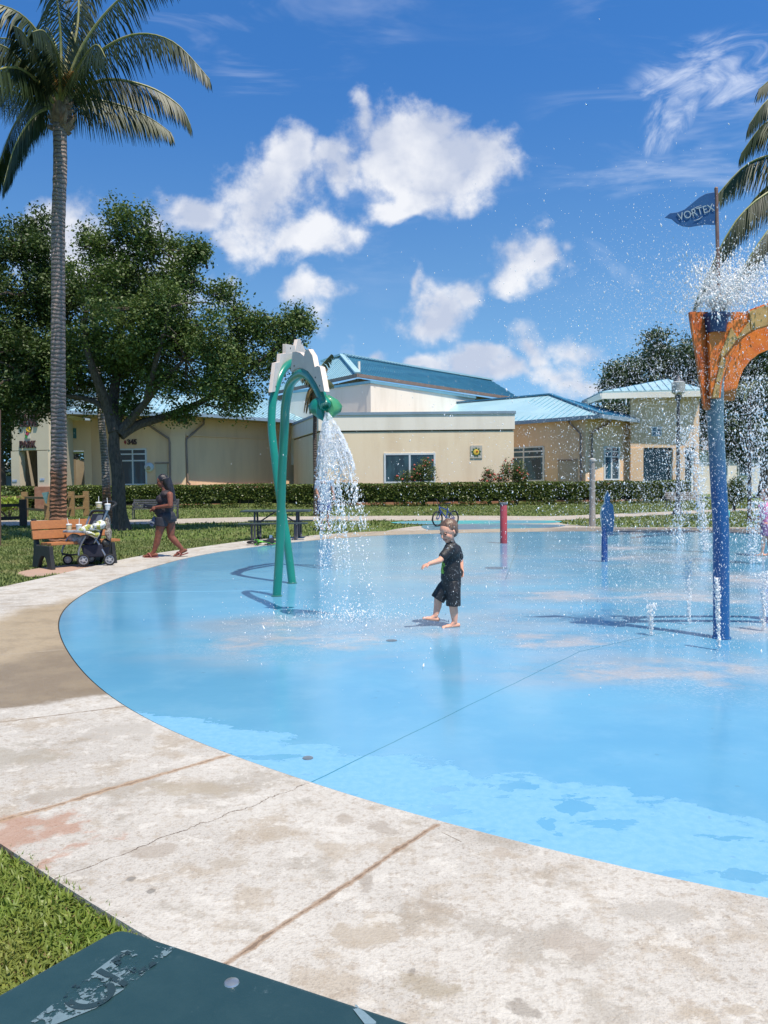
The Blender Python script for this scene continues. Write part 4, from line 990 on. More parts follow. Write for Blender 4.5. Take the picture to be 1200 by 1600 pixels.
shrub('airy flowering shrub before the window of the middle block', [LB(662, 738, 50.4, 19, 20, .6), LB(645, 744, 50.4, 16, 12, .5), LB(630, 748, 50.4, 16, 6, .4, .5), LB(668, 722, 50.4, 9, 7, .3, .5)], 3200, m_shr)
shrub('tall leafy shrub right of the sunflower tile, nearest the corner window', [LB(806, 735, 50.2, 15, 20, .6), LB(815, 748, 50.2, 12, 14, .5)], 2600, m_shr)
shrub('narrow flowering shrub second from the sunflower tile', [LB(790, 738, 50.2, 7, 22, .4), LB(782, 747, 50.2, 8, 9, .4)], 1000, m_shr)
shrub('smallest upright flowering shrub under the sunflower tile', [LB(765, 743, 50.2, 10, 14, .4), LB(758, 750, 50.2, 6, 10, .4)], 900, m_shr)
shrub('round dark clipped bush behind the blue column', [LB(1146, 768, 38, 17, 22, .55), LB(1154, 764, 38, 14, 20, .55)], 5200, m_oak2, name='round_bush', flowers=False, size=.1)
m_var = leafmat('yellow_green_leaf', (.20, .30, .04), (.45, .5, .08), (.1, .2, .03), .4, .3)
shrub('bright yellow green bush at the left edge behind the fences', [LB(12, 788, 34, 16, 10, .5), LB(-14, 784, 34, 18, 14, .6)], 900, m_var, name='leafy_bush', flowers=False, size=.2)
shrub('low dark green bush beside the tower base', [LB(25, 780, 47, 14, 10, .5), LB(5, 776, 47, 14, 14, .6)], 900, m_oak, name='leafy_bush', flowers=False, size=.16)

# palms
m_palmleaf = leafmat('palm_leaflet', (.010, .024, .007), (.035, .06, .016), (.07, .085, .025), .5, .2)
m_palmdry = leafmat('palm_leaflet_dry', (.16, .11, .04), (.30, .22, .09), (.1, .12, .04), .5, .3)
m_rachis = mat('palm_rachis', (.20, .22, .06), (.30, .27, .10), 6, .5)
def palm_trunk_mat(name, c, c2, low=None, zlow=1.4):
    m, t, b = newmat(name); p = geoc(t); x, y, z = sep(t, p); n = noise(t, p, 3, 5, .6)
    zz = z*9.5+(n-.5)*2.2; ring = (zz.fract()-.5).abs()*2
    c_ = mix(t, ring.ss(.55, .95), c, c2); c_ = mix(t, noise(t, p, 12, 5, .7).ss(.5, .75)*.5, c_, tuple(k*.5 for k in c))
    if low: c_ = mix(t, 1-(z+(n-.5)*1.2).ss(zlow-.5, zlow+.3), c_, mix(t, ring.ss(.5, .9), low, tuple(k*.45 for k in low)))
    setin(t, b.inputs['Base Color'], c_); b.inputs['Roughness'].default_value = .9
    bump(t, b, ring*-1+noise(t, p, 25, 4, .7)*.7, .03, .9); return m
def frond(path, L, nl, wd, hang, rl, seed, verts, faces, tint, dead=0.0):
    """leaflets on both sides of a rachis path; appended to the lists"""
    rnd = random.Random(seed); sp = smoothpath(path, 6); n = len(sp)
    cum = [0]
    for i in range(1, n): cum.append(cum[-1]+(sp[i]-sp[i-1]).length)
    tt = rnd.random()*.5+.25
    for k in range(nl):
        u = .10+.90*(k/nl); s_ = u*cum[-1]; i = max(j for j in range(n-1) if cum[j] <= s_) if s_ < cum[-1] else n-2
        f = (s_-cum[i])/(cum[i+1]-cum[i]+1e-9); p = sp[i].lerp(sp[i+1], f); tg = (sp[i+1]-sp[i]).normalized()
        sd = tg.cross(Vector((0, 0, 1))); sd = sd.normalized() if sd.length > .05 else Vector((1, 0, 0))
        l0 = rl*(.35+.65*math.sin(math.pi*min(1, (u*.93+.06))**.8))*rnd.uniform(.85, 1.1)
        for s in (-1, 1):
            if rnd.random() < .04: continue
            d = (sd*s*(.75-.25*u)+tg*(.45+.5*u)+Vector((0, 0, -hang*rnd.uniform(.7, 1.25)))).normalized()
            d2 = (d+Vector((0, 0, -.75))).normalized()
            wv = d.cross(tg).cross(d); wv = (wv.normalized() if wv.length > .01 else sd)*(wd*.5*rnd.uniform(.8, 1.1))
            m1 = p+d*l0*.5; m2 = p+d*l0*.5+d2*l0*.5; b = len(verts)
            verts += [p-wv*.6, p+wv*.6, m1+wv, m1-wv, m2+wv*.12, m2-wv*.12]; faces += [(b, b+1, b+2, b+3), (b+3, b+2, b+4, b+5)]
            tint += [min(1, max(0, tt+rnd.uniform(-.25, .25)))]*6
def palm(name, label, base, tp, r0, r1, crown, fr, mt, group=None, nl=62, wd=.05, rl=.75, hang=.8, m=None, heart=True, Yc=20):
    t = thing(name, label, 'palm tree', base, group=group)
    sp = smoothpath(tp, 12); mb = MB(); n = len(sp)
    rr = []
    rnd = random.Random(9)
    for i in range(n):
        u = i/(n-1); r = r0+(r1-r0)*min(1, u*1.5)**.6
        if u < .05: r *= 1.18-.18*u/.05
        rr.append(r*(1+.035*math.sin(i*2.4)+rnd.uniform(-.02, .02)))
    mb.tube(sp, rr, 18); mb.build('trunk', mt, t)
    vs, fs, tn = [], [], []; mr = MB()
    for i, f in enumerate(fr):
        path = f; frond(path, 1, nl, wd, hang, rl, i+len(label), vs, fs, tn)
        s2 = smoothpath(path, 5); mr.tube(s2, taper(len(s2), .045*rl/.75, .006, .7), 6)
    npmesh('fronds', np.array([tuple(v) for v in vs]), np.array(fs), m or m_palmleaf, t, vcol=np.array(tn))
    mr.build('rachis', m_rachis, t)
    if heart:
        mb = MB(); c = Vector(crown); rnd = random.Random(4)
        for k in range(46):
            a = rnd.uniform(0, 6.28); h = rnd.uniform(-.5, .5); r = r1*1.15
            q = c+Vector((math.cos(a)*r*.7, math.sin(a)*r*.7, h-.15)); e = q+Vector((math.cos(a)*rnd.uniform(.08, .3), math.sin(a)*rnd.uniform(.08, .3), rnd.uniform(-.1, .4)))
            mb.tube([q, q.lerp(e, .6)+Vector((0, 0, -.04)), e], [.085, .06, .015], 6)
        mb.ell(c+Vector((0, 0, -.1)), (r1*1.5, r1*1.5, .5), 12, 8)
        mb.build('boots', mat('palm_boots', (.17, .11, .07), (.28, .20, .14), 9, .95, bmp=.03), t)
        mb = MB()
        for k in range(70):
            a = rnd.uniform(-1.2, .6); q = c+Vector((.15*math.cos(a), -.2, .15)); e = q+Vector((rnd.uniform(-.15, .5), -rnd.uniform(0, .4), rnd.uniform(.05, .5)))
            mb.tube([q, q.lerp(e, .5)+Vector((0, 0, .1)), e], .009, 3)
        mb.build('flower_stalks', mat('orange_stalk', (.42, .17, .04), (.5, .28, .08), 8, .7), t)
    return t
YP = 20.0; cr = P(93, 165, YP); cb = G(92, 846)
def FR(*pts, Yc=YP): return [P(a, b, Yc+dy) for a, b, dy in pts]
fr = [FR((100,160,-.1),(140,95,-.3),(205,55,-.6),(270,65,-.9),(328,124,-1.1)), FR((98,160,0),(160,125,.2),(230,135,.4),(280,165,.5),(298,196,.5)), FR((96,165,.1),(135,155,.6),(190,165,1.1),(235,185,1.4),(268,208,1.5)),
      FR((98,150,-.1),(130,70,-.2),(180,5,-.3),(230,-25,-.4),(275,-20,-.5)), FR((96,150,.1),(110,60,.5),(135,-10,.9),(170,-50,1.1)), FR((93,150,0),(95,60,-.1),(85,-20,-.3),(60,-80,-.5)),
      FR((90,150,-.1),(70,70,-.6),(30,20,-1.1),(-30,0,-1.5)), FR((88,150,.2),(55,90,.9),(10,60,1.5),(-50,70,2)), FR((84,160,-.2),(45,110,-1.0),(0,70,-1.6),(-60,80,-2.2)),
      FR((82,158,-.2),(50,120,-1.2),(20,105,-2.0),(-20,120,-2.9),(-60,180,-3.4)), FR((86,165,.2),(50,165,.9),(20,200,1.6),(-5,270,2.1),(-20,330,2.3)), FR((86,165,-.1),(55,180,-.5),(25,225,-.8),(5,290,-1.0)),
      FR((92,150,.3),(92,90,1.2),(75,45,2.2),(60,50,3)), FR((94,150,-.3),(90,90,-1.2),(70,50,-2.0),(50,50,-2.7)), FR((96,155,-.4),(125,100,-1.5),(150,70,-2.6),(165,90,-3.4)), FR((90,155,-.4),(60,90,-1.2),(35,50,-1.8),(20,40,-2.5)),
      FR((92,150,.2),(120,50,.4),(120,-30,.5),(100,-90,.6)), FR((88,160,.3),(40,150,1),(0,140,1.6),(-40,170,2.1)), FR((88,162,.3),(70,140,1.6),(60,150,2.8),(55,190,3.6))]
m_pt1 = palm_trunk_mat('ringed_palm_trunk', (.29, .23, .205), (.115, .085, .075), (.30, .14, .08), 2.0)
palm('coconut_palm', 'tall leaning coconut palm with a ringed grey trunk behind the park bench', tuple(cb),
     [cb+Vector((0, 0, -.1)), P(91, 790, YP), P(92, 700, YP), P(91, 600, YP), P(91, 480, YP), P(91, 360, YP), P(94, 260, YP), P(93, 185, YP)], .235, .165, cr, fr, m_pt1, nl=100, wd=.034, rl=1.0, hang=1.5)
m_pt2 = palm_trunk_mat('slim_palm_trunk', (.20, .18, .17), (.36, .34, .33), (.30, .14, .06), 1.5)
b3 = G(170, 817); Y3 = b3.y
def radial(c, n, L, seed, droop=.6, up=.5):
    rnd = random.Random(seed); out = []
    for k in range(n):
        a = 2*math.pi*k/n+rnd.uniform(-.25, .25); e = rnd.uniform(-.1, 1)*up; d = Vector((math.cos(a), math.sin(a), 0))
        out.append([Vector(c), Vector(c)+d*L*.35+Vector((0, 0, L*e*.5)), Vector(c)+d*L*.75+Vector((0, 0, L*(e*.6-droop*.2))), Vector(c)+d*L+Vector((0, 0, L*(e*.4-droop*.6)))])
    return out
cc = P(148, 470, Y3)
palm('slim_palm', 'slim palm trunk with an orange foot left of the oak', tuple(b3), [b3+Vector((0, 0, -.1)), P(167, 780, Y3), P(164, 720, Y3), P(157, 640, Y3), P(150, 540, Y3), cc], .2, .12, cc, radial(cc, 11, 2.2, 3), m_pt2, nl=40, wd=.06, rl=.6)
Y4 = 40; b4 = G(493, 805); Y4 = b4.y; cc4 = P(493, 600, Y4)
palm('small_palm', 'small palm with dry skirt behind the green arches', tuple(b4), [b4+Vector((0, 0, -.1)), P(493.5, 760, Y4), P(492, 690, Y4), cc4], .12, .09, cc4,
     [FR((493,600,0),(500,575,0),(518,553,0),Yc=Y4), FR((493,600,0),(488,570,0),(478,545,0),Yc=Y4), FR((493,600,0),(480,585,0),(462,580,0),Yc=Y4), FR((493,600,0),(505,590,0),(520,600,0),Yc=Y4), FR((493,600,0),(493,590,-.8),(490,600,-1.6),Yc=Y4), FR((493,600,0),(500,585,.8),(502,590,1.6),Yc=Y4)], palm_trunk_mat('small_palm_trunk', (.10, .08, .07), (.06, .05, .045)), nl=34, wd=.07, rl=.55, hang=1.0)
t4 = [o for o in COL.objects if o.name.startswith('small_palm') and o.type == 'EMPTY'][0]
vs, fs, tn = [], [], []
for k, f in enumerate(radial(cc4+Vector((0, 0, -.1)), 12, .55, 8, 3.4, .1)): frond(f, 1, 30, .06, 1.6, .35, k, vs, fs, tn)
npmesh('dry_skirt', np.array([tuple(v) for v in vs]), np.array(fs), m_palmdry, t4, vcol=np.array(tn))
Y5 = 19; b5 = P(1330, 755, Y5); b5.z = 0; cc5 = P(1318, 265, Y5)
fr5 = [FR((1318,265,0),(1230,285,-.2),(1150,345,-.3),(1085,475,-.4),Yc=Y5), FR((1318,265,0),(1240,270,.3),(1180,310,.5),(1128,395,.6),Yc=Y5), FR((1318,265,0),(1240,240,0),(1170,255,0),(1112,315,0),Yc=Y5),
       FR((1318,265,0),(1250,200,0),(1200,190,.1),(1158,240,.2),Yc=Y5), FR((1318,265,0),(1260,180,-.3),(1210,150,-.5),(1170,195,-.5),Yc=Y5), FR((1318,265,0),(1260,310,-.5),(1200,360,-.9),(1130,470,-1.2),Yc=Y5),
       FR((1318,265,0),(1270,140,.2),(1230,110,.3),(1185,140,.3),Yc=Y5), FR((1318,265,0),(1400,200,.2),(1450,250,.3),(1480,340,.3),Yc=Y5), FR((1318,265,0),(1330,150,.2),(1350,100,.3),(1400,90,.3),Yc=Y5), FR((1318,265,0),(1380,290,-.2),(1430,380,.3),Yc=Y5)]
palm('coconut_palm', 'coconut palm reaching fronds in from the right edge behind the flag', tuple(b5), [b5+Vector((0, 0, -.1)), P(1334, 600, Y5), P(1326, 400, Y5), cc5], .2, .15, cc5, fr5, m_pt1, nl=96, wd=.032, rl=1.0, hang=1.6)
for (px, py, top, lab) in ((1171, 812, 640, 'thin palm trunk rising from the grass right of the blue column'),):
    b6 = G(px, py); Y6 = b6.y; c6 = P(px, 610, Y6)
    palm('slim_palm', lab, tuple(b6), [b6+Vector((0, 0, -.1)), P(px, 700, Y6), c6], .08, .06, c6, radial(c6, 9, 1.6, 5), palm_trunk_mat('brown_palm_trunk', (.13, .08, .06), (.07, .045, .035)), nl=26, wd=.05, rl=.4, heart=False)
# ================================================================== SPLASH FEATURES
def poly3(pts, Yf): return [P(x, y, Yf(x, y) if callable(Yf) else Yf) for x, y in pts]
def speck(m, amt=.6):
    return m
m_green = mat('glossy_green_pipe', (.008, .22, .15), (.007, .19, .13), 2, .28, spec=.6, coat=.3)
m_green_l = mat('light_green_plastic', (.10, .33, .13), (.04, .26, .12), 6, .35, coat=.3)
m_white = mat('offwhite_plastic', (.66, .56, .49), (.60, .51, .45), 5, .5)
m_hole = mat('black_bolt', (.02, .02, .02), None, 5, .4)
def arch(label, path, radii, plate, Yplate, nozzle_dir, flower=True, group='green arching water spouts', side=1):
    b = path[0]; t = thing('water_arch', label, 'water spout', (b.x, b.y, 0), group=group)
    mb = MB(); sp = smoothpath(path, 10); mb.tube(sp, np.interp(np.linspace(0, 1, len(sp)), np.linspace(0, 1, len(radii)), radii), 20); mb.build('pipe', m_green, t)
    mb = MB(); mb.lathe((b.x, b.y, -.004), [(radii[0]*1.25, 0), (radii[0]*1.25, .008), (radii[0]*1.02, .012)], 20); mb.build('base_flange', mat('grey_green_flange', (.06, .2, .17), None, 4, .4), t)
    pts = poly3(plate, Yplate); n = Vector((0, 0, 0))
    for i in range(len(pts)): n += (pts[i]-pts[0]).cross(pts[(i+1) % len(pts)]-pts[0])
    n.normalize(); n = n if n.y < 0 else -n
    mb = MB(); mb.prism([p-n*.028 for p in pts], n*.056); q = mb.build('crest_plate', m_white, t, smooth=False, bevel=.004)
    return t, q, n
e = path_end = None
pf = [P(432.5, 931.5, 9.98), P(437, 860, 9.95), P(439.5, 780, 9.9), P(441, 733, 9.85), P(444.5, 667, 9.75), P(446.5, 633, 9.6), P(454, 600, 9.35), P(471, 584, 8.95), P(486, 589, 8.7), P(495, 603, 8.5), P(502, 617, 8.35), P(507, 630, 8.25)]
pf[0].z = 0
Yfr = lambda x, y: 9.55-(x-446)*.0225
A1t, q, n = arch('nearer green arching spout with white crest pouring a wide fan of water', pf, [.056]*8+[.060, .058, .056, .055],
     [(457.5,581),(460.5,550),(466.5,549.5),(472.5,551),(478.5,556.5),(480,549.5),(485.5,545.5),(492,556),(495.5,573.5),(500,571.5),(504,573.5),(508,594.5),(511,612),(504.5,612),(498.5,600),(492,589.5),(485,580.5),(477.5,576.5),(471,575.5),(464,577),(459,581.5)], Yfr, None)
for x, y in ((463.5, 572), (497, 590), (504, 603)): c = P(x, y, Yfr(x, y)); mb = MB(); mb.lathe(c+n*.028, [(.009, 0), (.009, .006)], 8, axis=n); mb.build('bolt', m_hole, q)
# nozzle and leaf-shaped cup around it
ax = (P(511, 645, 8.15)-P(506, 628, 8.27)).normalized(); cN = P(507.5, 632, 8.24)
mb = MB(); mb.lathe(cN-ax*.05, [(.055, -.02), (.066, .0), (.068, .06), (.06, .085), (.035, .09), (.03, .06)], 20, axis=ax); mb.build('nozzle', m_green, A1t)
for s, col in ((-1, m_green), (1, m_green_l)):
    mb = MB(); x_ = Vector((1, 0, 0)); base = cN+Vector((0, .06, .02)); vs = []; fs = []
    prof = [(-.03, .02), (.06, .12), (.16, .165), (.25, .15), (.33, .08), (.38, .0)]
    k = len(prof)
    for i, (l, w) in enumerate(prof):
        for j in range(5):
            u = j/4; off = w*u
            vs.append(base+Vector((s*(off+.01), -.03-.05*math.sin(math.pi*u)+.03*u, -l*.62+.07-.03*math.sin(u*3))))
    fs = [(i*5+j, i*5+j+1, (i+1)*5+j+1, (i+1)*5+j) for i in range(k-1) for j in range(4)]
    mb.add(vs, fs); o = mb.build('leaf_cup', col, A1t)
    md = o.modifiers.new('thick', 'SOLIDIFY'); md.thickness = .014; md.offset = 0
pb = [P(456.5, 912.5, 11.27), P(449, 850, 11.3), P(441, 800, 11.35), P(433, 745, 11.4), P(427.5, 700, 11.45), P(424.5, 667, 11.5), P(425.5, 633, 11.55), P(430, 610, 11.6), P(437, 588, 11.7), P(447, 573, 11.85), P(459, 566, 12.05), P(474, 568, 12.3), P(488, 580, 12.6), P(498, 600, 12.8), P(503, 622, 12.95), P(505, 634, 13.0)]
pb[0].z = 0
Ybk = lambda x, y: 11.6+(x-430)*.022
A2t, q2, n2 = arch('farther green arching spout with white crest leaning away behind its twin', pb, [.058]*16,
     [(422,613),(427.5,567),(434.5,565.5),(435.5,553),(444,552),(444,537.5),(458.5,540),(458.5,548),(462.5,530.5),(466.5,530),(476,549.5),(486,556),(493,575),(499,605),(494,606),(488,588),(478,572),(466,561.5),(454,561.5),(445,569),(438.5,579),(432,593),(427.5,612)], Ybk, None)
for x, y in ((451, 544), (468, 536), (458.5, 559), (428, 604)): c = P(x, y, Ybk(x, y)); mb = MB(); mb.lathe(c+n2*.028, [(.011, 0), (.011, .006)], 8, axis=n2); mb.build('bolt', m_hole, q2)
ax2 = Vector((.1, .3, -1)).normalized(); mb = MB(); mb.lathe(P(505.5, 633, 13.0), [(.055, -.02), (.066, .0), (.068, .06), (.06, .085)], 16, axis=ax2); mb.build('nozzle', m_green, A2t)

# --- orange arch with flag
m_blue = newmat('blue_column_paint')
m_b, t_, b_ = m_blue; p_ = geoc(t_); x_, y_, z_c = sep(t_, p_); n_ = noise(t_, p_, 3, 5, .6); n3_ = noise(t_, mapping(t_, p_, (6, 6, 1)), 3, 5, .6)
cb_ = mix(t_, (z_c+(n_-.5)*.5).ss(1.2, 2.0), (.010, .085, .25), (.10, .17, .20)); cb_ = mix(t_, n3_.ss(.45, .75)*.5, cb_, (.02, .04, .16)); cb_ = mix(t_, (z_c+(n3_-.5)*1.5).ss(2.0, 2.6)*.7, cb_, (.16, .2, .2))
setin(t_, b_.inputs['Base Color'], cb_); b_.inputs['Roughness'].default_value = .3; b_.inputs['Coat Weight'].default_value = .3
m_or = mat('faded_orange_plastic', (.74, .20, .025), (.60, .13, .02), 7, .55, det=8, lo=.4, hi=.7, bmp=.003, bsc=40)
m_or_d = mat('dark_orange_plastic', (.60, .15, .025), (.45, .09, .02), 7, .55, det=8, lo=.4, hi=.7)
m_yel = mat('ochre_plastic_block', (.50, .31, .10), (.38, .22, .07), 8, .6, det=8, lo=.4, hi=.7)
m_edge = mat('black_plate_edge', (.05, .03, .02), None, 6, .6)
YO = 7.15; ob = G(1127, 996)
oa = thing('orange_arch', 'orange and ochre stone-look arch on a blue column with a flag at the right edge', 'water arch', (ob.x, ob.y, 0))
top = P(1119, 505, ob.y-.05)
mb = MB(); mb.tube([Vector((ob.x, ob.y, -.005)), Vector((ob.x, ob.y, .03)), Vector((ob.x-.01, ob.y, 1)), P(1117.5, 660, ob.y-.02), top], [.073, .07, .070, .069, .069], 28); mb.build('column', m_b, oa)
mb = MB(); mb.lathe((ob.x, ob.y, -.004), [(.085, 0), (.085, .008), (.073, .014)], 24); mb.build('base_flange', m_b, oa)
mb = MB(); bk = P(1118.5, 500, ob.y-.1); mb.lathe(bk, [(.085, -.11), (.095, -.02), (.10, .02), (.118, .025), (.118, .05), (.10, .055), (.09, .02)], 26); mb.build('bucket', mat('navy_bucket', (.02, .045, .12), (.03, .06, .14), 5, .35), oa)
def plate(pts, Yf, th, m, name='panel', parent=oa, bev=.004):
    q = poly3(pts, Yf); mb = MB(); mb.prism(q, (0, th, 0)); return mb.build(name, m, parent, smooth=False, bevel=bev)
# side panel (left), seen edge-on-ish
plate([(1078,487),(1106.5,487),(1108,560),(1109,600),(1111,640),(1105,640.5),(1101,638),(1094,590),(1088,550),(1082,515)], lambda x, y: ob.y-.13+(x-1092)*.004, .045, m_or_d, 'side_panel')
# front panel: stepped top, arch opening, then mirrored beyond the frame
XM = 1268
front = [(1108,520),(1124,514),(1136,509),(1138,503),(1150,499),(1168,493),(1170.5,484),(1200,473),(1235,464),(XM,461)]
inner = [(XM,502),(1235,504),(1200,510),(1185,514),(1170,522),(1158,532),(1148,545),(1140,560),(1133,580),(1128,600),(1126,622),(1111,622)]
def mirror(l): return [(2*XM-x, y) for x, y in reversed(l)]
full = front[:-1]+[(XM,461)]+mirror(front)[1:]+mirror(inner)[:-1]+inner
YFp = ob.y-.14
plate(full, YFp, .05, m_or, 'front_panel')
# ochre voussoirs on the front panel
def vous(outer, inn_):
    plate(outer+list(reversed(inn_)), YFp-.022, .022, m_yel, 'arch_block', bev=.003)
arcI = [(1117,617),(1118.5,600),(1123,580),(1126.5,565),(1131,556),(1137,546.5),(1142.5,538.5),(1152,528),(1162,520),(1172,513),(1186,507),(1200,503),(1235,498),(XM,496)]
vs_ = [([(1115,600.5),(1117.5,617)], [(1123,617),(1122.5,600.5)]), ]
bl = [((1113.5,621),(1118,598),(1125.5,598.5),(1123.5,621)), ((1119,596.5),(1128,556),(1135,562),(1127,596.5)), ((1125,555),(1143,511),(1153,528),(1138,549),(1131,557)), ((1151,529),(1171.5,501),(1173,517),(1156,528)), ((1171.5,486),(1200,476),(1200,508),(1174,516)), ((1202,475),(1232,468),(1232,503),(1202,508)), ((1234,467.5),(1266,464),(1266,500),(1234,502.5))]
for b in bl:
    plate(list(b), YFp-.022, .021, m_yel, 'arch_block', bev=.003)
    if b[0][0] < 1260: plate([(2*XM-x, y) for x, y in reversed(b)], YFp-.022, .021, m_yel, 'arch_block', bev=.003)
# rear panel, seen through the opening
YBp = ob.y+.16
rear = [(1129,625),(1131,600),(1136,575),(1144,553),(1156,534),(1170,521),(1190,512),(1215,506),(XM,503)]
rin = [(XM,540),(1225,541),(1205,545),(1186,553),(1172,564),(1162,577),(1155,594),(1151,610),(1148,625.5),(1142,626)]
plate(rear[:-1]+[(XM,503)]+mirror(rear)[1:]+mirror(rin)[:-1]+rin, YBp, .05, m_or, 'rear_panel')
plate([(1145,487),(1170,487),(1176,500),(1145,506)], YBp, .05, m_or, 'rear_merlon')
# second column beyond the frame
xo = 2*P(XM, 755, ob.y).x-ob.x; mb = MB(); mb.tube([(xo, ob.y, 0), (xo, ob.y, 2.9)], .07, 24); mb.build('column', m_b, oa)
mb = MB(); fp0 = P(1124, 496, ob.y-.1); fp1 = P(1119, 295, ob.y-.1); mb.tube([bk, fp0, fp1], [.016, .016, .0155], 12); mb.ell(fp1, .017, 10, 6); mb.build('flag_pole', mat('rusty_brown_pole', (.17, .085, .07), (.25, .15, .12), 14, .6), oa)
fl = [(1117.5,300),(1103,302.5),(1093,308),(1081,318),(1070,327),(1059,331.5),(1047,333),(1039,339.5),(1050,342),(1058,349),(1068,353.5),(1078,354.5),(1090,352.5),(1103,350.5),(1117.5,351)]
flag = plate(fl, ob.y-.105, .012, mat('navy_flag', (.012, .065, .19), (.015, .08, .21), 9, .4), 'flag', bev=.002)
cf_ = P(1087.5, 332, ob.y-.113); uf = (P(1110, 326, ob.y-.1)-P(1065, 339, ob.y-.1)).normalized(); m_ftxt = mat('pale_flag_letters', (.33, .42, .48), None, 4, .5)
text_obj('VORTEX', cf_, .092, uf, m_ftxt, flag, 'flag_lettering', .002, .92, .0, up=Vector((0, 0, 1)))
mb = MB(); mb.tube([P(1079,328.5,ob.y-.112), P(1088,324,ob.y-.112), P(1096,321,ob.y-.112)], [.0015, .003, .001], 5); mb.tube([P(1084,345,ob.y-.112), P(1092,342.5,ob.y-.112), P(1098,338,ob.y-.112)], [.001, .003, .0015], 5); mb.build('flag_arc', m_ftxt, flag)

# --- posts standing on and near the pad
m_red = mat('faded_red_post', (.45, .05, .06), (.36, .06, .07), 3, .5)
g = G(787, 848.5); t = thing('spray_post', 'short faded red round post on the far side of the blue pad', 'post', (g.x, g.y, 0))
mb = MB(); mb.lathe((g.x, g.y, -.006), [(.082, 0), (.082, .90), (.078, .91)], 24); mb.build('tube', m_red, t)
mb = MB(); mb.lathe((g.x, g.y, .9), [(.09, 0), (.09, .035), (.06, .05)], 24); mb.build('cap', mat('grey_cap', (.12, .12, .14), None, 3, .5), t)
g = G(944.5, 877); YF_ = g.y; t = thing('figure_post', 'small blue post carrying a flat blue cut-out figure', 'spray figure', (g.x, g.y, 0))
mb = MB(); mb.tube([(g.x, g.y, -.006), (g.x, g.y, .32), (g.x+.005, g.y, .62)], [.055, .053, .05], 16); mb.build('post', mat('blue_figure_post', (.02, .07, .26), (.03, .09, .24), 4, .4), t)
dol = [(949.5,767.5),(953.5,776),(952.5,785),(958,789),(960,811),(957.5,835),(943,838),(940.5,820),(939.5,802),(942,791),(945.5,787),(945.5,777)]
q = poly3(dol, lambda x, y: YF_-.08-(x-950)*.012); mb = MB(); off = Vector((.012, .035, 0)); mb.prism(q, off); ff = mb.build('cutout', mat('blue_cutout', (.05, .14, .28), (.07, .17, .30), 7, .5), t, smooth=False)
mb = MB(); rim = [(949.5,766.5),(945,776),(944.8,786.5),(941,791),(938.6,802),(939.8,821),(942.5,838)]; mb.tube(poly3(rim, lambda x, y: YF_-.07-(x-950)*.012), .013, 8); mb.build('white_rim', m_white, ff)
g = G(925.5, 821); t = thing('spray_post', 'tall plain grey post on the walkway beyond the pad', 'post', (g.x, g.y, 0))
mb = MB(); mb.lathe((g.x, g.y, -.03), [(.115, 0), (.10, .3), (.085, 1.6), (.082, 2.12)], 20); mb.build('tube', mat('grey_post', (.34, .31, .28), (.27, .25, .23), 3, .7), t)
mb = MB(); mb.lathe((g.x, g.y, 2.06), [(.1, 0), (.1, .07), (.03, .11)], 20); mb.build('cap', mat('light_grey_cap', (.45, .43, .4), None, 3, .6), t)
g = G(1059, 803); t = thing('lamp_post', 'dark park lamp post with a pale cylinder lantern', 'lamp post', (g.x, g.y, 0)); hL = P(1060, 612, g.y).z
m_lampp = mat('dark_lamp_post', (.045, .045, .06), (.07, .07, .085), 3, .5)
mb = MB(); mb.lathe((g.x, g.y, -.05), [(.26, 0), (.24, .12), (.14, .22), (.11, .5), (.075, .9), (.07, hL-.35), (.12, hL-.25), (.15, hL-.1)], 18); mb.build('pole', m_lampp, t)
mb = MB(); mb.lathe((g.x, g.y, hL-.12), [(.16, 0), (.27, .08), (.28, .5), (.2, .55)], 20); mb.build('lantern', mat('pale_lantern', (.42, .42, .40), None, 3, .4), t)
mb = MB(); mb.lathe((g.x, g.y, hL+.42), [(.2, 0), (.2, .05), (.07, .16), (.03, .3)], 16); mb.build('finial', m_lampp, t)
# drain plates on the pad
for (px, py, r) in ((481, 1183, .028), (775, 887, .19), (612, 1000, .05)):
    g = G(px, py); mb = MB(); mb.lathe((g.x, g.y, -.006), [(r, 0), (r, .003), (r*.9, .005)], 20); o = mb.build('floor_drain', mat('drain_grey', (.16, .2, .24), (.1, .13, .16), 9, .5), smooth=False)
    tagp(o, {481: 'tiny round nozzle plate nearest the viewer on the blue pad', 775: 'largest round drain plate on the far part of the blue pad', 612: 'small round nozzle plate left of the child\'s feet'}[px], 'drain')

# ================================================================== FURNITURE
# --- green picnic table at the bottom edge
m_tbl, tt_, tb_ = newmat('worn_green_table'); po_ = objc(tt_); gn = noise(tt_, po_, 5, 6, .65); gf = noise(tt_, po_, 50, 5, .7); gk = noise(tt_, mapping(tt_, po_, (2, 14, 1)), 8, 5, .6)
cT = mix(tt_, gn.ss(.35, .7), (.013, .043, .052), (.023, .058, .066)); cT = mix(tt_, gf.ss(.6, .74)*.25, cT, (.06, .10, .11)); cT = mix(tt_, noise(tt_, po_, 17, 6, .7).ss(.66, .72)*.5, cT, (.13, .19, .21))
setin(tt_, tb_.inputs['Base Color'], cT); tb_.inputs['Roughness'].default_value = .42; bump(tt_, tb_, gf+gn, .0012, .6)
zT = .75; cC = G(186, 1449, zT); e1 = (G(0, 1553, zT)-cC); e2 = (G(640, 1598, zT)-cC)
e1.normalize(); e2.normalize()
print('table angle', math.degrees(math.acos(e1.dot(e2))), cC)
dd = e2; n1 = Vector((-e2.y, e2.x, 0)); n1 = n1 if n1.dot(e1) > 0 else -n1
pt = thing('picnic_table', 'dark green coated picnic table corner with worn stencil marks at the bottom edge', 'picnic table', (cC.x, cC.y, 0))
Lt, Wt_ = 1.83, 1.05
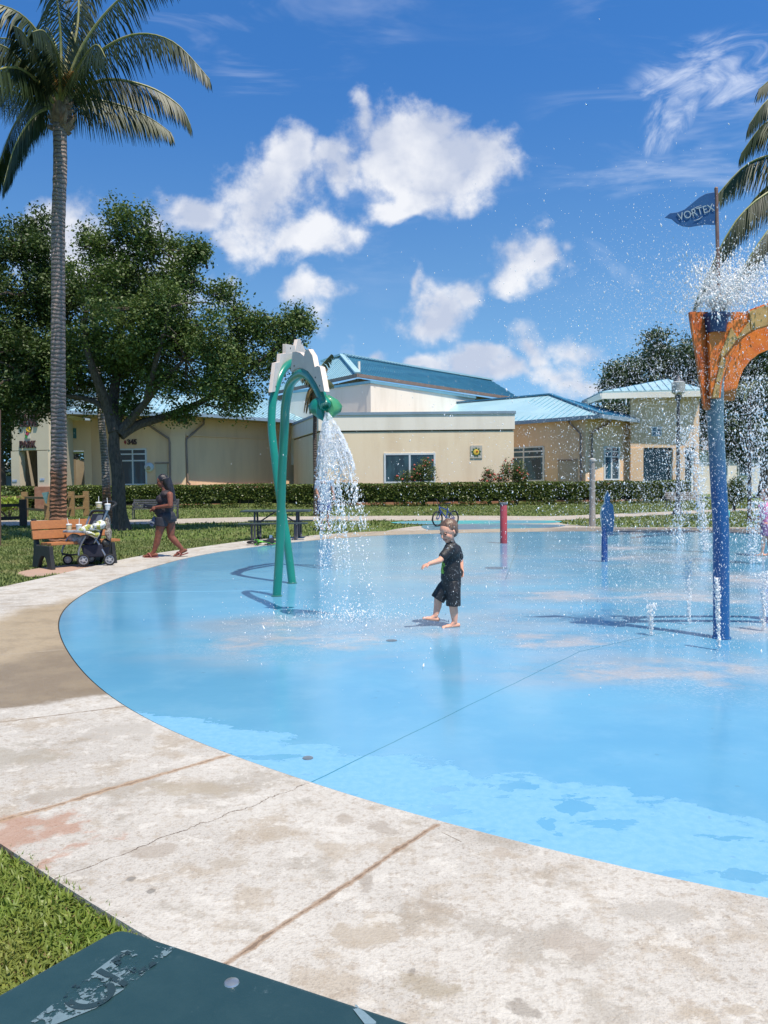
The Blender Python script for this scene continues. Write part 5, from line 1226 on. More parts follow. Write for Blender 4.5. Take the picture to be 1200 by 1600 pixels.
def TP(a, b, z=zT): q = cC+e1*a+e2*b; return Vector((q.x, q.y, z))
mb = MB(); cor = [TP(.0, .022), TP(.003, .009), TP(.009, .003), TP(.022, .0)]
mb.prism([TP(Wt_, 0), TP(Wt_, Lt), TP(0, Lt)]+cor, (0, 0, -.045)); mb.build('tabletop', m_tbl, pt, smooth=False, bevel=.006)
m_leg = mat('green_table_frame', (.02, .06, .06), None, 4, .5)
for a in (.25, Lt-.3):
    mb = MB(); mb.beam(TP(.2, a, .69), TP(-.35, a, .0-.05), .05, .05); mb.beam(TP(Wt_-.2, a, .69), TP(Wt_+.35, a, -.05), .05, .05); mb.beam(TP(-.1, a, .42), TP(Wt_+.1, a, .42), .05, .05); mb.build('leg_frame', m_leg, pt, smooth=False)
for a in (Wt_+.12,):
    mb = MB(); mb.prism([TP(a, 0, .45), TP(a, Lt, .45), TP(a+.26, Lt, .45), TP(a+.26, 0, .45)], (0, 0, -.04)); mb.build('seat', m_tbl, pt, smooth=False, bevel=.006)
mb = MB(); mb.lathe(G(362, 1537, zT-.001), [(.011, 0), (.0095, .003), (.004, .0045)], 14); mb.build('rivet', mat('steel_rivet', (.5, .52, .52), None, 5, .3, .8), pt)
# worn stencil band with dark letters
def band_mat(name, c, lo, hi, sc=60):
    m, t, b = newmat(name); p = objc(t); n = noise(t, mapping(t, p, (1, 1, 1)), sc, 6, .75); n2 = noise(t, p, 14, 3, .5)
    setin(t, b.inputs['Base Color'], mix(t, n.ss(.3, .7), c, tuple(k*.8 for k in c))); b.inputs['Roughness'].default_value = .5
    tr = t.nodes.new('ShaderNodeBsdfTransparent'); ms = t.nodes.new('ShaderNodeMixShader')
    t.links.new(((n+(n2-.5)*.9).ss(lo, hi)).k, ms.inputs[0]); t.links.new(tr.outputs[0], ms.inputs[1]); t.links.new(b.outputs[0], ms.inputs[2]); t.links.new(ms.outputs[0], t.nodes['Material Output'].inputs[0]); return m
def GT(px, py): return G(px, py, zT+.0012)
mb = MB(); bq = [GT(48,1596), GT(70,1607), GT(150,1575), GT(206,1537), GT(277,1479), GT(243,1474), GT(190,1486), GT(155,1512)]
mb.add(bq, [tuple(range(8))]); mb.build('stencil_band', band_mat('faded_paint', (.15, .225, .26), .455, .50), pt, smooth=False)
m_st = band_mat('dark_stencil', (.02, .045, .055), .40, .47, 70)
ub = (GT(243,1495)-GT(110,1580)).normalized(); vb = Vector((-ub.y, ub.x, 0))
for ch, px, py, sz in (('O', 143, 1553, .092), ('I', 178, 1528, .085), ('E', 210, 1505, .085)):
    o = text_obj(ch, G(px, py, zT+.0022), sz, ub, m_st, pt, 'stencil_letter', 0, .9, .001, up=vb)
mb = MB(); a_, b_2 = GT(540, 1562), GT(600, 1600); q0 = GT(525,1560); mb.add([GT(541,1563), GT(556,1569), GT(592,1600), GT(570,1600)], [(0, 1, 2, 3)]); mb.build('stencil_band', band_mat('faded_paint2', (.18, .27, .32), .5, .56), pt, smooth=False)

# --- park bench with the orange-brown slats
m_slat = mat('orange_brown_slat', (.42, .165, .055), (.36, .14, .05), 4, .55, stretch=(1, 6, 6), bmp=.002)
m_blk = mat('black_recycled_plastic', (.014, .014, .015), (.022, .022, .022), 6, .55)
g0 = G(72, 888); g1 = G(168, 878)
pbn = thing('park_bench', 'park bench with orange brown slats and black arched supports', 'bench', (g0.x, g0.y, -.02))
ux = Vector((P(200, 755, 13.4).x-g0.x, 13.4+.7-g0.y, 0)).normalized(); ux = Vector((math.cos(R(48)), math.sin(R(48)), 0)); uy = Vector((-ux.y, ux.x, 0))  # uy: away from the viewer
# the seat faces the pad (towards -uy), the back leans away
def BP(a, b, z): return Vector((g0.x, g0.y, -.02))+ux*a+uy*b+Vector((0, 0, z))
LBn = 1.38
def slat(a0, a1, b, z, w, th, lean, name):
    M = Matrix((ux, (uy*math.cos(lean)+Vector((0, 0, math.sin(lean)))), (Vector((0, 0, math.cos(lean)))-uy*math.sin(lean)))).transposed()
    mb = MB(); mb.box(BP((a0+a1)/2, b, z), (a1-a0, w, th), M=M); return mb.build(name, m_slat, pbn, smooth=False, bevel=.006)
for b, z in ((.40, .58), (.44, .75)): slat(-.05, LBn, b, z, .155, .045, R(78), 'back_slat')
for b in (.02, .165): slat(.08, LBn, b, .43, .135, .045, R(-2), 'seat_slat')
slat(.08, LBn, .30, .425, .12, .045, R(-2), 'seat_slat')
for a in (.02, LBn-.2):
    mb = MB()
    prof = [(-.12, 0), (.02, 0), (.05, .14), (.12, .22), (.2, .22), (.28, .14), (.34, 0), (.52, 0), (.47, .3), (.46, .5), (.53, .86), (.47, .86), (.40, .52), (.37, .40), (-.05, .40), (-.07, .25)]
    mb.prism([BP(a, b*1.18-.03, z) for b, z in prof], ux*.07); mb.build('support', m_blk, pbn, smooth=False, bevel=.008)

# --- stroller
sg_ = G(133, 884); m_navy = mat('navy_fabric', (.012, .014, .028), (.02, .022, .04), 8, .8, bmp=.004); m_alu = mat('grey_stroller_tube', (.32, .34, .38), (.27, .29, .33), 5, .3, .7)
m_tyre = mat('black_rubber', (.015, .015, .016), None, 8, .7); m_hub = mat('grey_hub', (.42, .42, .44), (.35, .35, .37), 6, .4, .3)
sr = thing('stroller', 'navy and grey baby stroller loaded with cups beside the park bench', 'stroller', (sg_.x, sg_.y, 0))
YS = sg_.y
def SP(px, py, dy=0): return P(px, py, YS+dy)
def wheel(px, py, r, dy, name='wheel', w=.045):
    c = SP(px, py, dy); c.z = r; ax = Vector((.35, -1, 0)).normalized()
    mb = MB(); pr = [(r-.028, -w/2), (r-.008, -w/2), (r, -w*.25), (r, w*.25), (r-.008, w/2), (r-.028, w/2)]
    mb.lathe(c, pr+[(r-.03, w/2-.006), (r-.03, -w/2+.006)], 24, axis=ax); o = mb.build(name, m_tyre, sr)
    mb = MB(); mb.lathe(c, [(.03, -w*.5), (.03, w*.55), (.012, w*.6)], 14, axis=ax); x, y = frame(ax)
    mb.lathe(c, [(r-.028, -.008), (r-.028, .012), (r-.045, .014), (r-.045, -.008)], 22, axis=ax)
    for k in range(5):
        a = 2*math.pi*k/5; d = x*math.cos(a)+y*math.sin(a); mb.beam(c+d*.02, c+d*(r-.035), .02, .016)
    mb.build('rim', m_hub, o); return o
wheel(130.5, 876, .105, -.05); wheel(106, 873, .09, .22); wheel(171.5, 877, .105, .02); wheel(142, 872, .085, .45)
def tubeo(pts, r, name, m=m_alu, n=10, sub=5): mb = MB(); mb.tube(smoothpath(pts, sub), r, n); return mb.build(name, m, sr)
tubeo([SP(168, 797, .0), SP(162, 812, 0), SP(157, 826, 0), SP(152, 840, .0), SP(147, 848, 0)], .018, 'side_rail')
tubeo([SP(144, 798, .45), SP(138, 812, .45), SP(132, 828, .4)], .018, 'side_rail')
tubeo([SP(145, 836, 0), SP(152, 846, 0), SP(160, 860, 0), SP(166, 871, .02)], .018, 'rear_leg')
tubeo([SP(134, 838, -.05), SP(127, 850, -.05), SP(123, 862, -.05), SP(123, 868, -.05)], .019, 'front_leg')
tubeo([SP(108, 838, .25), SP(101, 850, .22), SP(97, 862, .2), SP(99, 868, .2)], .017, 'front_leg')
tubeo([SP(97, 865, .2), SP(110, 867, .1), SP(122, 866, -.05)], .016, 'cross_bar', m_blk)
tubeo([SP(170, 797, 0), SP(177, 791, .02), SP(181, 788, .1), SP(179, 785, .25), SP(170, 783.5, .35), SP(160, 785, .42), SP(152, 790, .45)], .021, 'handle', m_blk)
tubeo([SP(168, 800, 0), SP(158, 798, .2), SP(146, 799, .42), SP(140, 806, .45)], .026, 'console_bar', m_blk)
tubeo([SP(170, 820, .1), SP(172, 845, .1), SP(171, 868, .1)], .012, 'cross_bar', m_blk)
mb = MB()
def quad(mb, pts, th=.02):
    pts = [Vector(p) for p in pts]; n = (pts[1]-pts[0]).cross(pts[2]-pts[0]).normalized(); mb.prism([p-n*th/2 for p in pts], n*th)
quad(mb, [SP(146, 803, .4), SP(166, 802, .02), SP(156, 842, .02), SP(132, 842, .35)], .04)
quad(mb, [SP(132, 842, .35), SP(156, 842, .02), SP(140, 850, -.05), SP(116, 848, .2)], .05); mb.build('seat_fabric', m_navy, sr, smooth=False, bevel=.01)
mb = MB(); quad(mb, [SP(148, 805, .37), SP(160, 805, .05), SP(153, 832, .0), SP(138, 832, .3)], .02); mb.build('seat_pad', mat('grey_pad', (.16, .17, .2), None, 6, .8), sr, smooth=False)
mb = MB(); bq = [SP(126, 852, 0), SP(160, 850, 0), SP(161, 870, 0), SP(132, 871, 0)]; mb.prism([p+Vector((0, -.02, 0)) for p in bq], (0, .4, 0)); mb.build('basket', m_navy, sr, smooth=False, bevel=.02)
mb = MB(); tq = [SP(98, 829.5, -.05), SP(134, 831, -.18), SP(136, 829, .1), SP(102, 828, .25)]
zc = SP(115, 830, 0).z; mb.prism([Vector((p.x, p.y, zc-.02)) for p in tq], (0, 0, .035)); mb.build('tray', mat('grey_blue_tray', (.12, .13, .17), (.4, .42, .45), 9, .4), sr, smooth=False, bevel=.008)
mb = MB(); mb.ell(SP(166, 848, .1), (.07, .12, .08), 12, 8); mb.build('rear_pouch', m_blk, sr)
# things heaped on the stroller
def noisy_blob(name, ells, m, label=None, cat=None, parent=None, amp=.02, fr=14, seed=1, group=None):
    mb = MB()
    for c, r in ells: mb.ell(c, r, 22, 14)
    rn = random.Random(seed); ph = [rn.uniform(0, 6) for _ in range(6)]
    mb.v = [(x+amp*math.sin(y*fr+z*fr*1.3+ph[0])*math.sin(z*fr+ph[1]), y+amp*math.sin(x*fr+ph[2])*math.sin(z*fr*.8+ph[3]), z+amp*.8*math.sin(x*fr*1.2+y*fr+ph[4])) for x, y, z in mb.v]
    o = mb.build(name, m, parent); 
    if label: tagp(o, label, cat, group)
    return o
m_bl, t_, b_ = newmat('patterned_blanket'); p_ = geoc(t_); vv = noise(t_, p_, 9, 3, .5, 1.5); v2 = noise(t_, mapping(t_, p_, loc=(3, 0, 0)), 13, 3, .5, 1)
c_ = mix(t_, vv.ss(.50, .53), (.62, .63, .62), (.32, .33, .08)); c_ = mix(t_, v2.ss(.6, .62), c_, (.03, .03, .035)); setin(t_, b_.inputs['Base Color'], c_); b_.inputs['Roughness'].default_value = .9
noisy_blob('blanket', [(SP(147, 825, .05), (.19, .16, .085)), (SP(137, 829, .0), (.13, .14, .08)), (SP(155, 820, .0), (.12, .12, .07)), (SP(146, 834, -.08), (.13, .08, .05))], m_bl, 'white, olive and black patterned blanket heaped in the stroller seat', 'blanket', amp=.03)
m_bag, t_, b_ = newmat('speckled_brown_bag'); p_ = geoc(t_); nn_ = noise(t_, p_, 30, 4, .6); setin(t_, b_.inputs['Base Color'], mix(t_, nn_.ss(.45, .55), (.13, .09, .07), (.34, .29, .24))); b_.inputs['Roughness'].default_value = .9
noisy_blob('bag', [(SP(168, 818, .08), (.04, .10, .19)), (SP(169.5, 834, .08), (.05, .10, .12))], m_bag, 'brown speckled bag hanging behind the stroller', 'bag', amp=.012)
noisy_blob('bag', [(SP(117, 842, .1), (.10, .1, .10)), (SP(127, 843, .1), (.09, .1, .09))], mat('grey_white_cloth', (.42, .40, .38), (.16, .15, .15), 12, .9), 'crumpled grey and white cloth bag under the stroller tray', 'bag', amp=.02, seed=4)
def cup(px, py, dy, h, r, m, label, lean=.0, lid='flat'):
    c = SP(px, py, dy); t = thing('drink_cup', label, 'cup', tuple(c), group='takeaway cups on the stroller')
    mb = MB(); mb.lathe(c, [(r*.78, 0), (r, h*.86), (r*.94, h*.86), (r*.72, .01)], 18); mb.build('cup_body', m, t)
    mb = MB(); mb.lathe(c+Vector((0, 0, h*.86)), [(r*1.08, 0), (r*1.08, .012), (r*.9, .02), (r*.5, .024)], 18); mb.build('lid', mat('white_lid', (.7, .7, .68), None, 5, .4), t)
    mb = MB(); mb.tube([c+Vector((0, 0, h*.5)), c+Vector((-lean, 0, h+.11))], .006, 8); mb.build('straw', mat('white_straw', (.75, .72, .7), None, 5, .4), t)
m_cw = mat('white_cup', (.66, .65, .64), (.6, .6, .6), 4, .5); m_cy = mat('cream_orange_cup', (.72, .55, .30), (.66, .62, .52), 9, .5, lo=.45, hi=.55, stretch=(.2, .2, 1))
cup(108, 829, .05, .115, .048, m_cy, 'orange striped cup with straw, left one on the stroller tray', .03)
cup(123.5, 830, -.05, .12, .052, m_cw, 'white cup with straw, right one on the stroller tray', -.01)
cup(154.5, 793.5, .35, .10, .055, m_cy, 'cream cup standing at the left of the stroller handle', 0)
cup(168.5, 797, .0, .11, .05, m_cw, 'white cup with straw at the right end of the stroller handle', .01)

# --- black metal bench behind the woman
def slat_bench(label, pA, pB, Yd, m, hs=.45, hb=.86, base=None, group=None):
    a, b = Vector((P(pA, 755, Yd).x, Yd, -.05)), Vector((P(pB, 755, Yd).x, Yd+.3, -.05)); t = thing('slat_bench', label, 'bench', tuple((a+b)/2)); d = (b-a).normalized(); n = Vector((-d.y, d.x, 0)); L = (b-a).length
    def Q(u, v, z): return a+d*u+n*v+Vector((0, 0, z))
    for k in range(4): mb = MB(); mb.box(Q(L/2, .38+.035*k, .53+.095*k), (L, .022, .07), M=Matrix((d, n, Vector((0, 0, 1)))).transposed()); mb.build('back_slat', m, t, smooth=False)
    for k in range(4): mb = MB(); mb.box(Q(L/2, .0+.095*k, hs), (L, .075, .025), M=Matrix((d, n, Vector((0, 0, 1)))).transposed()); mb.build('seat_slat', m, t, smooth=False)
    for u in (.05, L-.05):
        mb = MB(); mb.tube([Q(u, -.05, 0), Q(u, -.02, hs)], .025, 8); mb.tube([Q(u, .42, 0), Q(u, .36, hs), Q(u, .52, hb)], .025, 8); mb.tube([Q(u, -.02, hs-.02), Q(u, .36, hs-.02)], .022, 8); mb.tube(smoothpath([Q(u, -.04, hs), Q(u, -.06, hs+.18), Q(u, .1, hs+.23), Q(u, .42, hs+.2)], 4), .018, 8); mb.build('end_frame', m_lampp, t)
    return t
slat_bench('dark metal slat bench on the path behind the walking woman', 205, 275, 33.8, mat('dark_grey_slat', (.10, .10, .11), (.15, .15, .16), 5, .4, .3))
slat_bench('pale slat bench beside the lamp post at the right', 1046, 1100, 41.5, mat('pale_grey_slat', (.36, .32, .29), (.3, .27, .25), 5, .7))
# --- far picnic table by the arches
g = G(460, 842); YT = 20.6
ft = thing('picnic_table', 'small dark metal picnic table on the lawn behind the green arches', 'picnic table', (g.x, YT, -.05))
m_ft = mat('dark_green_mesh', (.035, .055, .055), (.05, .07, .07), 6, .5)
tx0, tx1 = P(379, 795, YT).x, P(486, 795, YT).x
def box2(mb, x0, x1, y0, y1, z0, z1): mb.box(((x0+x1)/2, (y0+y1)/2, (z0+z1)/2), (abs(x1-x0), abs(y1-y0), abs(z1-z0)))
mb = MB(); box2(mb, tx0, tx1, YT-.38, YT+.38, .70, .745); mb.build('tabletop', m_ft, ft, smooth=False, bevel=.01)
for s, nm in ((-1, 'front'), (1, 'back')): mb = MB(); box2(mb, tx0+.02, tx1-.02, YT+s*.72-.13, YT+s*.72+.13, .41, .445); mb.build('seat', m_ft, ft, smooth=False, bevel=.01)
for x in (tx0+.35, tx1-.35):
    for s in (-1, 1):
        mb = MB(); mb.tube(smoothpath([(x, YT+s*.22, .70), (x, YT+s*.24, .4), (x+.0, YT+s*.26, .06), (x, YT+s*.34, .0), (x, YT+s*.62, -.02), (x, YT+s*.72, .06), (x, YT+s*.72, .41)], 4), .027, 8); mb.build('leg', m_lampp, ft)
    mb = MB(); mb.tube([(x, YT-.72, .38), (x, YT+.72, .38)], .02, 8); mb.tube([(x, YT, .38), (x+(.5 if x < (tx0+tx1)/2 else -.5), YT, .69)], .018, 8); mb.build('brace', m_lampp, ft)
# --- rail fences on the left
m_rail = mat('weathered_yellow_wood', (.30, .19, .085), (.22, .13, .06), 5, .85, stretch=(1, 5, 5), bmp=.01)
m_raild = mat('dark_brown_wood', (.045, .028, .02), (.07, .045, .03), 5, .85)
def railfence(label, posts, h, m, pw=.2, rails=(.32, .78), rows=None):
    a = posts[0]; t = thing('rail_fence', label, 'fence', (a[0], a[1], -.05))
    for (x, y) in posts: mb = MB(); mb.box((x, y, h/2-.05), (pw, pw, h+.05), rz=.2); mb.build('post', m, t, smooth=False, bevel=.012)
    for (p, q) in zip(posts[:-1], posts[1:]):
        if p is None or q is None: continue
        for k in rails: mb = MB(); mb.beam((p[0], p[1], h*k-.03), (q[0], q[1], h*k-.01), .07, .11); mb.build('rail', m, t, smooth=False, bevel=.01)
    return t
def GX(px, Y): return (P(px, 755, Y).x, Y)
railfence('yellowish split rail fence before the hedge at the left', [GX(-40, 38.5), GX(38, 37.5), GX(74, 34), GX(111, 37), GX(134, 38)], 1.18, m_rail, .26)
railfence('dark brown rail fence cut off by the left edge', [GX(-90, 27), GX(-30, 27.6), GX(35, 28.2)], .98, m_raild, .22)
mb = MB(); a = P(72, 771, 33.7); q = [P(65, 770, 33.6), P(75, 768.5, 33.6), P(73, 777, 33.6), P(71.5, 787, 33.6)]; mb.prism(q, (.02, .06, 0)); o = mb.build('hanging_towel', mat('teal_towel', (.10, .22, .22), (.14, .27, .27), 7, .9), smooth=False); tagp(o, 'teal towel hung over a post of the yellowish fence', 'towel')
mb = MB(); a = P(-1, 600, 20); mb.tube([(P(-5, 800, 19).x, 19, -.05), (P(-5, 600, 19).x, 19, P(0, 640, 19).z)], .075, 12); t = thing('utility_post', 'brown upright post at the very left edge', 'post', (P(-5, 800, 19).x, 19, 0)); mb.build('pole', mat('brown_post', (.14, .07, .045), (.19, .11, .08), 4, .8), t)

# ================================================================== BICYCLES
m_bk = mat('black_tyre', (.014, .014, .016), None, 8, .6); m_bb = mat('blue_bike_frame', (.015, .05, .34), (.015, .04, .26), 5, .3, .2, coat=.5); m_chr = mat('chrome', (.55, .56, .58), None, 4, .25, .9)
m_sp = mat('spoke_grey', (.2, .2, .22), None, 4, .3, .7)
def bike(name, label, loc, yaw, R_, wb, mf, group=None, flat=None, H=.85):
    t = thing(name, label, 'bicycle', loc, yaw, group, local=True)
    def wh(x, n_='wheel', rot=0):
        mb = MB(); pr = [(R_+.027*math.cos(a), .025*math.sin(a)) for a in np.linspace(0, 2*math.pi, 10)[:-1]]
        n = 36; vs = [(x+(r)*math.cos(2*math.pi*k/n), h, R_+.022+(r)*math.sin(2*math.pi*k/n)) for (r, h) in pr for k in range(n)]; m_ = len(pr)
        fs = [(i*n+k, i*n+(k+1) % n, ((i+1) % m_)*n+(k+1) % n, ((i+1) % m_)*n+k) for i in range(m_) for k in range(n)]
        mb.add(vs, fs); w = mb.build(n_, m_bk, t)
        mb = MB(); c = Vector((x, 0, R_+.022))
        for k in range(18):
            a = 2*math.pi*k/18; mb.tube([c+Vector((0, .02*(-1)**k, 0)), c+Vector((math.cos(a)*(R_-.015), 0, math.sin(a)*(R_-.015)))], .0018, 3)
        mb.lathe(c+Vector((0, -.03, 0)), [(.02, 0), (.02, .06)], 10, axis=(0, 1, 0)); mb.build('spokes', m_sp, w); return w
    wh(0); wh(wb)
    r0 = R_+.022
    hd = Vector((.10*wb/.8, 0, H*.70)); st_ = Vector((wb*.60, 0, H*.62)); bb_ = Vector((wb*.56, 0, r0*1.0))
    mb = MB()
    for a, b, r in ((hd, st_+Vector((0, 0, -.04)), .017), (hd+Vector((-.01, 0, -.07)), bb_, .02), (bb_, st_+Vector((.02, 0, .04)), .016)): mb.tube([a, b], r, 10)
    for s in (-1, 1): mb.tube([bb_+Vector((0, .025*s, 0)), Vector((wb, .05*s, r0))], .010, 8); mb.tube([st_+Vector((0, .02*s, -.05)), Vector((wb, .05*s, r0))], .009, 8)
    mb.tube([hd+Vector((.03, 0, -.12)), hd+Vector((-.02, 0, .04))], .022, 10); mb.build('frame', mf, t)
    mb = MB()
    for s in (-1, 1): mb.tube([Vector((0, .05*s, r0)), hd+Vector((.03, .05*s, -.13))], .013, 8)
    mb.tube([hd+Vector((.03, -.06, -.13)), hd+Vector((.03, .06, -.13))], .014, 8); mb.build('fork', mf, t)
    mb = MB(); hb = hd+Vector((.0, 0, H*.25)); mb.tube([hd+Vector((-.02, 0, .0)), hd+Vector((-.01, 0, .1))], .014, 8)
    mb.tube(smoothpath([hb+Vector((.08, -.27, .02)), hb+Vector((.03, -.15, .01)), hd+Vector((-.03, -.03, .1)), hd+Vector((-.03, .03, .1)), hb+Vector((.03, .15, .01)), hb+Vector((.08, .27, .02))], 4), .013, 8); mb.build('handlebar', m_bk, t)
    for s in (-1, 1): mb = MB(); mb.tube([hb+Vector((.05, .19*s, .015)), hb+Vector((.085, .28*s, .02))], .017, 8); mb.build('grip', m_bk, t)
    mb = MB(); sd = st_+Vector((.04, 0, .14)); mb.tube([st_+Vector((.01, 0, 0)), sd], .012, 8); mb.prism([sd+Vector(v) for v in ((-.16, -.012, .02), (-.05, -.03, .02), (.06, -.07, .03), (.10, -.05, .035), (.10, .05, .035), (.06, .07, .03), (-.05, .03, .02), (-.16, .012, .02))], (0, 0, .03)); mb.build('saddle', m_bk, t, bevel=.006)
    mb = MB(); mb.lathe(bb_+Vector((0, -.05, 0)), [(.07, 0), (.07, .006), (.02, .01)], 18, axis=(0, 1, 0)); mb.tube([bb_+Vector((0, -.06, 0)), bb_+Vector((-.09, -.07, -.10))], .009, 6); mb.tube([bb_+Vector((0, .06, 0)), bb_+Vector((.09, .07, .10))], .009, 6); mb.box(bb_+Vector((-.09, -.11, -.10)), (.07, .08, .02)); mb.box(bb_+Vector((.09, .11, .10)), (.07, .08, .02)); mb.build('crank', m_chr, t)
    return t
gb = G(683.5, 822.5, -.02); gb2 = P(711, 819, gb.y+.62)
d = Vector((gb2.x-gb.x, gb2.y-gb.y, 0)); 
bike('bicycle', 'blue child bicycle standing beyond the pad above the boy', (gb.x, gb.y, -.03), math.atan2(d.y, d.x), .235, .82, m_bb, H=.93)
g = G(395, 851); bk2 = bike('balance_bike', 'bright green and black small bike lying on its side by the picnic table', (g.x-.05, g.y, .05), R(8), .155, .52, mat('lime_frame', (.16, .62, .05), (.13, .5, .04), 5, .4), H=.5)
bk2.rotation_euler = (R(80), R(0), R(10)); bk2.location = (g.x+.02, g.y+.1, .03)
# ================================================================== PEOPLE
def remesh(mb, name, mats, voxel, smooth_it=4, parent=None, color=None, sm=.5):
    tmp = mb.build('tmp', mats[0], keep=True); md = tmp.modifiers.new('r', 'REMESH'); md.mode = 'VOXEL'; md.voxel_size = voxel; md.adaptivity = 0
    if smooth_it: m2 = tmp.modifiers.new('s', 'SMOOTH'); m2.factor = sm; m2.iterations = smooth_it
    bpy.context.view_layer.update(); dg = bpy.context.evaluated_depsgraph_get(); me = bpy.data.meshes.new_from_object(tmp.evaluated_get(dg)); bpy.data.objects.remove(tmp)
    me.name = name; me.materials.clear()
    for m in mats: me.materials.append(m)
    me.polygons.foreach_set('use_smooth', [True]*len(me.polygons))
    n = len(me.vertices); co = np.empty(n*3); me.vertices.foreach_get('co', co); co = co.reshape(-1, 3)
    if color is not None:
        k = len(me.polygons); cen = np.empty(k*3); me.polygons.foreach_get('center', cen); cen = cen.reshape(-1, 3)
        me.polygons.foreach_set('material_index', color(cen).astype(np.int32))
    org = ORG[parent.name] if parent is not None else Vector((0, 0, 0))
    me.vertices.foreach_set('co', (co-np.array(org)).ravel()); me.update()
    o = bpy.data.objects.new(name, me); COL.objects.link(o)
    if parent is not None: o.parent = parent
    ORG[o.name] = org; return o
def skin(name, c, c2):
    m = mat(name, c, c2, 12, .55, bmp=.0005, spec=.3); b = m.node_tree.nodes['Principled BSDF']; b.inputs['Subsurface Weight'].default_value = .08; b.inputs['Subsurface Radius'].default_value = (.02, .008, .004); return m
def hand(mb, w, d, up, s, side, curl=.5, spread=.25, reach=1.0):
    """w wrist, d direction of the hand, up = back of the hand, s = palm length, side = thumb side vector sign"""
    d = d.normalized(); up = (up-d*up.dot(d)).normalized(); x = d.cross(up)*side; r = s*.125
    M = Matrix((x, d, up)).transposed()
    mb.ell(w+d*s*.5, (s*.42, s*.56, s*.2), 12, 8, M=M)
    for k, (o, l) in enumerate(((.32, .78), (.11, .88), (-.11, .80), (-.30, .62))):
        b = w+d*s*.86+x*o*s; a = (o*spread*1.6); dd = (d+x*a).normalized(); c1 = curl*(.55+.15*k)
        p1 = b+(dd*math.cos(c1)-up*math.sin(c1))*l*s*.45; c2 = c1*1.9
        p2 = p1+(dd*math.cos(c2)-up*math.sin(c2))*l*s*.32; c3 = c1*2.4
        p3 = p2+(dd*math.cos(c3)-up*math.sin(c3))*l*s*.22
        mb.tube([b-dd*s*.15, b, p1, p2, p3], [r*1.1, r*1.05, r*.95, r*.85, r*.6], 8)
    b = w+d*s*.28+x*s*.32; t1 = b+(x*.75+d*.65-up*.2).normalized()*s*.36; t2 = t1+(x*.35+d*.9-up*.3).normalized()*s*.3
    mb.tube([b-x*s*.1, b, t1, t2], [r*1.3, r*1.25, r*1.0, r*.65], 8)
def foot(mb, ankle, d, L, z=None, pitch=0):
    """ankle point, toe direction d (unit, may pitch), foot length L"""
    d = d.normalized(); sd = d.cross(Vector((0, 0, 1))).normalized(); up = sd.cross(d)
    heel = ankle-d*L*.22-up*L*.26; ball = heel+d*L*.72; toe = heel+d*L*.97
    mb.cap(heel+up*L*.05, L*.135, ball+up*L*.01, L*.125); mb.cap(ball-sd*L*.03, L*.115, toe-up*L*.01, L*.085); mb.cap(ankle, L*.15, heel+d*L*.45+up*L*.08, L*.12)
    mb.cap(ball+sd*L*.06, L*.1, toe+sd*L*.07-d*L*.12-up*L*.02, L*.065)
    for k in range(5): mb.cap(toe+sd*L*(.11-.055*k)-d*L*(.02 if k else 0)-d*L*abs(k-3.5)*.0-up*L*.035, L*.05, toe+sd*L*(.11-.055*k)+d*L*(.07-.02*(4-k if k < 4 else 0)*.5)-up*L*.045, L*.042, 8)
def head(mb, c, f, up, h, w, jaw=1.0):
    """c centre, f facing, h half height, w half width"""
    f = f.normalized(); up = (up-f*up.dot(f)).normalized(); x = f.cross(up); M = Matrix((x, f, up)).transposed()
    mb.ell(c+up*h*.22-f*h*.08, (w, h*.86, h*.80), 20, 14, M=M)
    mb.ell(c-up*h*.30+f*h*.18, (w*.80, h*.56, h*.64), 18, 12, M=M)
    mb.ell(c-up*h*.74+f*h*.46, (w*.38*jaw, h*.22, h*.20), 12, 8, M=M)
    for s in (-1, 1):
        mb.ell(c-up*h*.22+f*h*.46+x*s*w*.42, (w*.36, h*.28, h*.30), 12, 8, M=M)
        mb.ell(c-up*h*.06+x*s*w*1.0-f*h*.06, (w*.13, h*.12, h*.24), 10, 8, M=M)
        mb.ell(c+up*h*.10+f*h*.74+x*s*w*.36, (w*.26, h*.07, h*.08), 10, 6, M=M)
    mb.cap(c+up*h*.06+f*h*.74, w*.09, c-up*h*.22+f*h*.90, w*.15, 10)
    mb.ell(c-up*h*.25+f*h*.82, (w*.24, h*.1, h*.08), 10, 6, M=M)
    mb.ell(c-up*h*.47+f*h*.72, (w*.32, h*.12, h*.06), 10, 6, M=M); mb.ell(c-up*h*.56+f*h*.70, (w*.26, h*.12, h*.06), 10, 6, M=M)
    return dict(c=c, f=f, up=up, x=x, h=h, w=w)
def face_color(H, base_idx=0, eye=1, lip=2, brow=3):
    c, f, up, x, h, w = (np.array(H[k]) if k in 'c f up x'.split() else H[k] for k in ('c', 'f', 'up', 'x', 'h', 'w'))
    def fn(cen, idx):
        q = cen-c; F = q@f; U = q@up; X = np.abs(q@x)
        fr = F > h*.35
        idx[fr & (((X-w*.38)/(w*.19))**2+((U-h*.0)/(h*.075))**2 < 1)] = eye
        idx[fr & (((X-w*.40)/(w*.28))**2+((U-h*.17)/(h*.04))**2 < 1)] = brow
        idx[fr & (F > h*.5) & ((X/(w*.33))**2+((U+h*.51)/(h*.075))**2 < 1)] = lip
        return idx
    return fn
m_eye = mat('dark_eye', (.03, .02, .018), None, 5, .2); m_brow = mat('brow_hair', (.06, .035, .025), None, 9, .8)

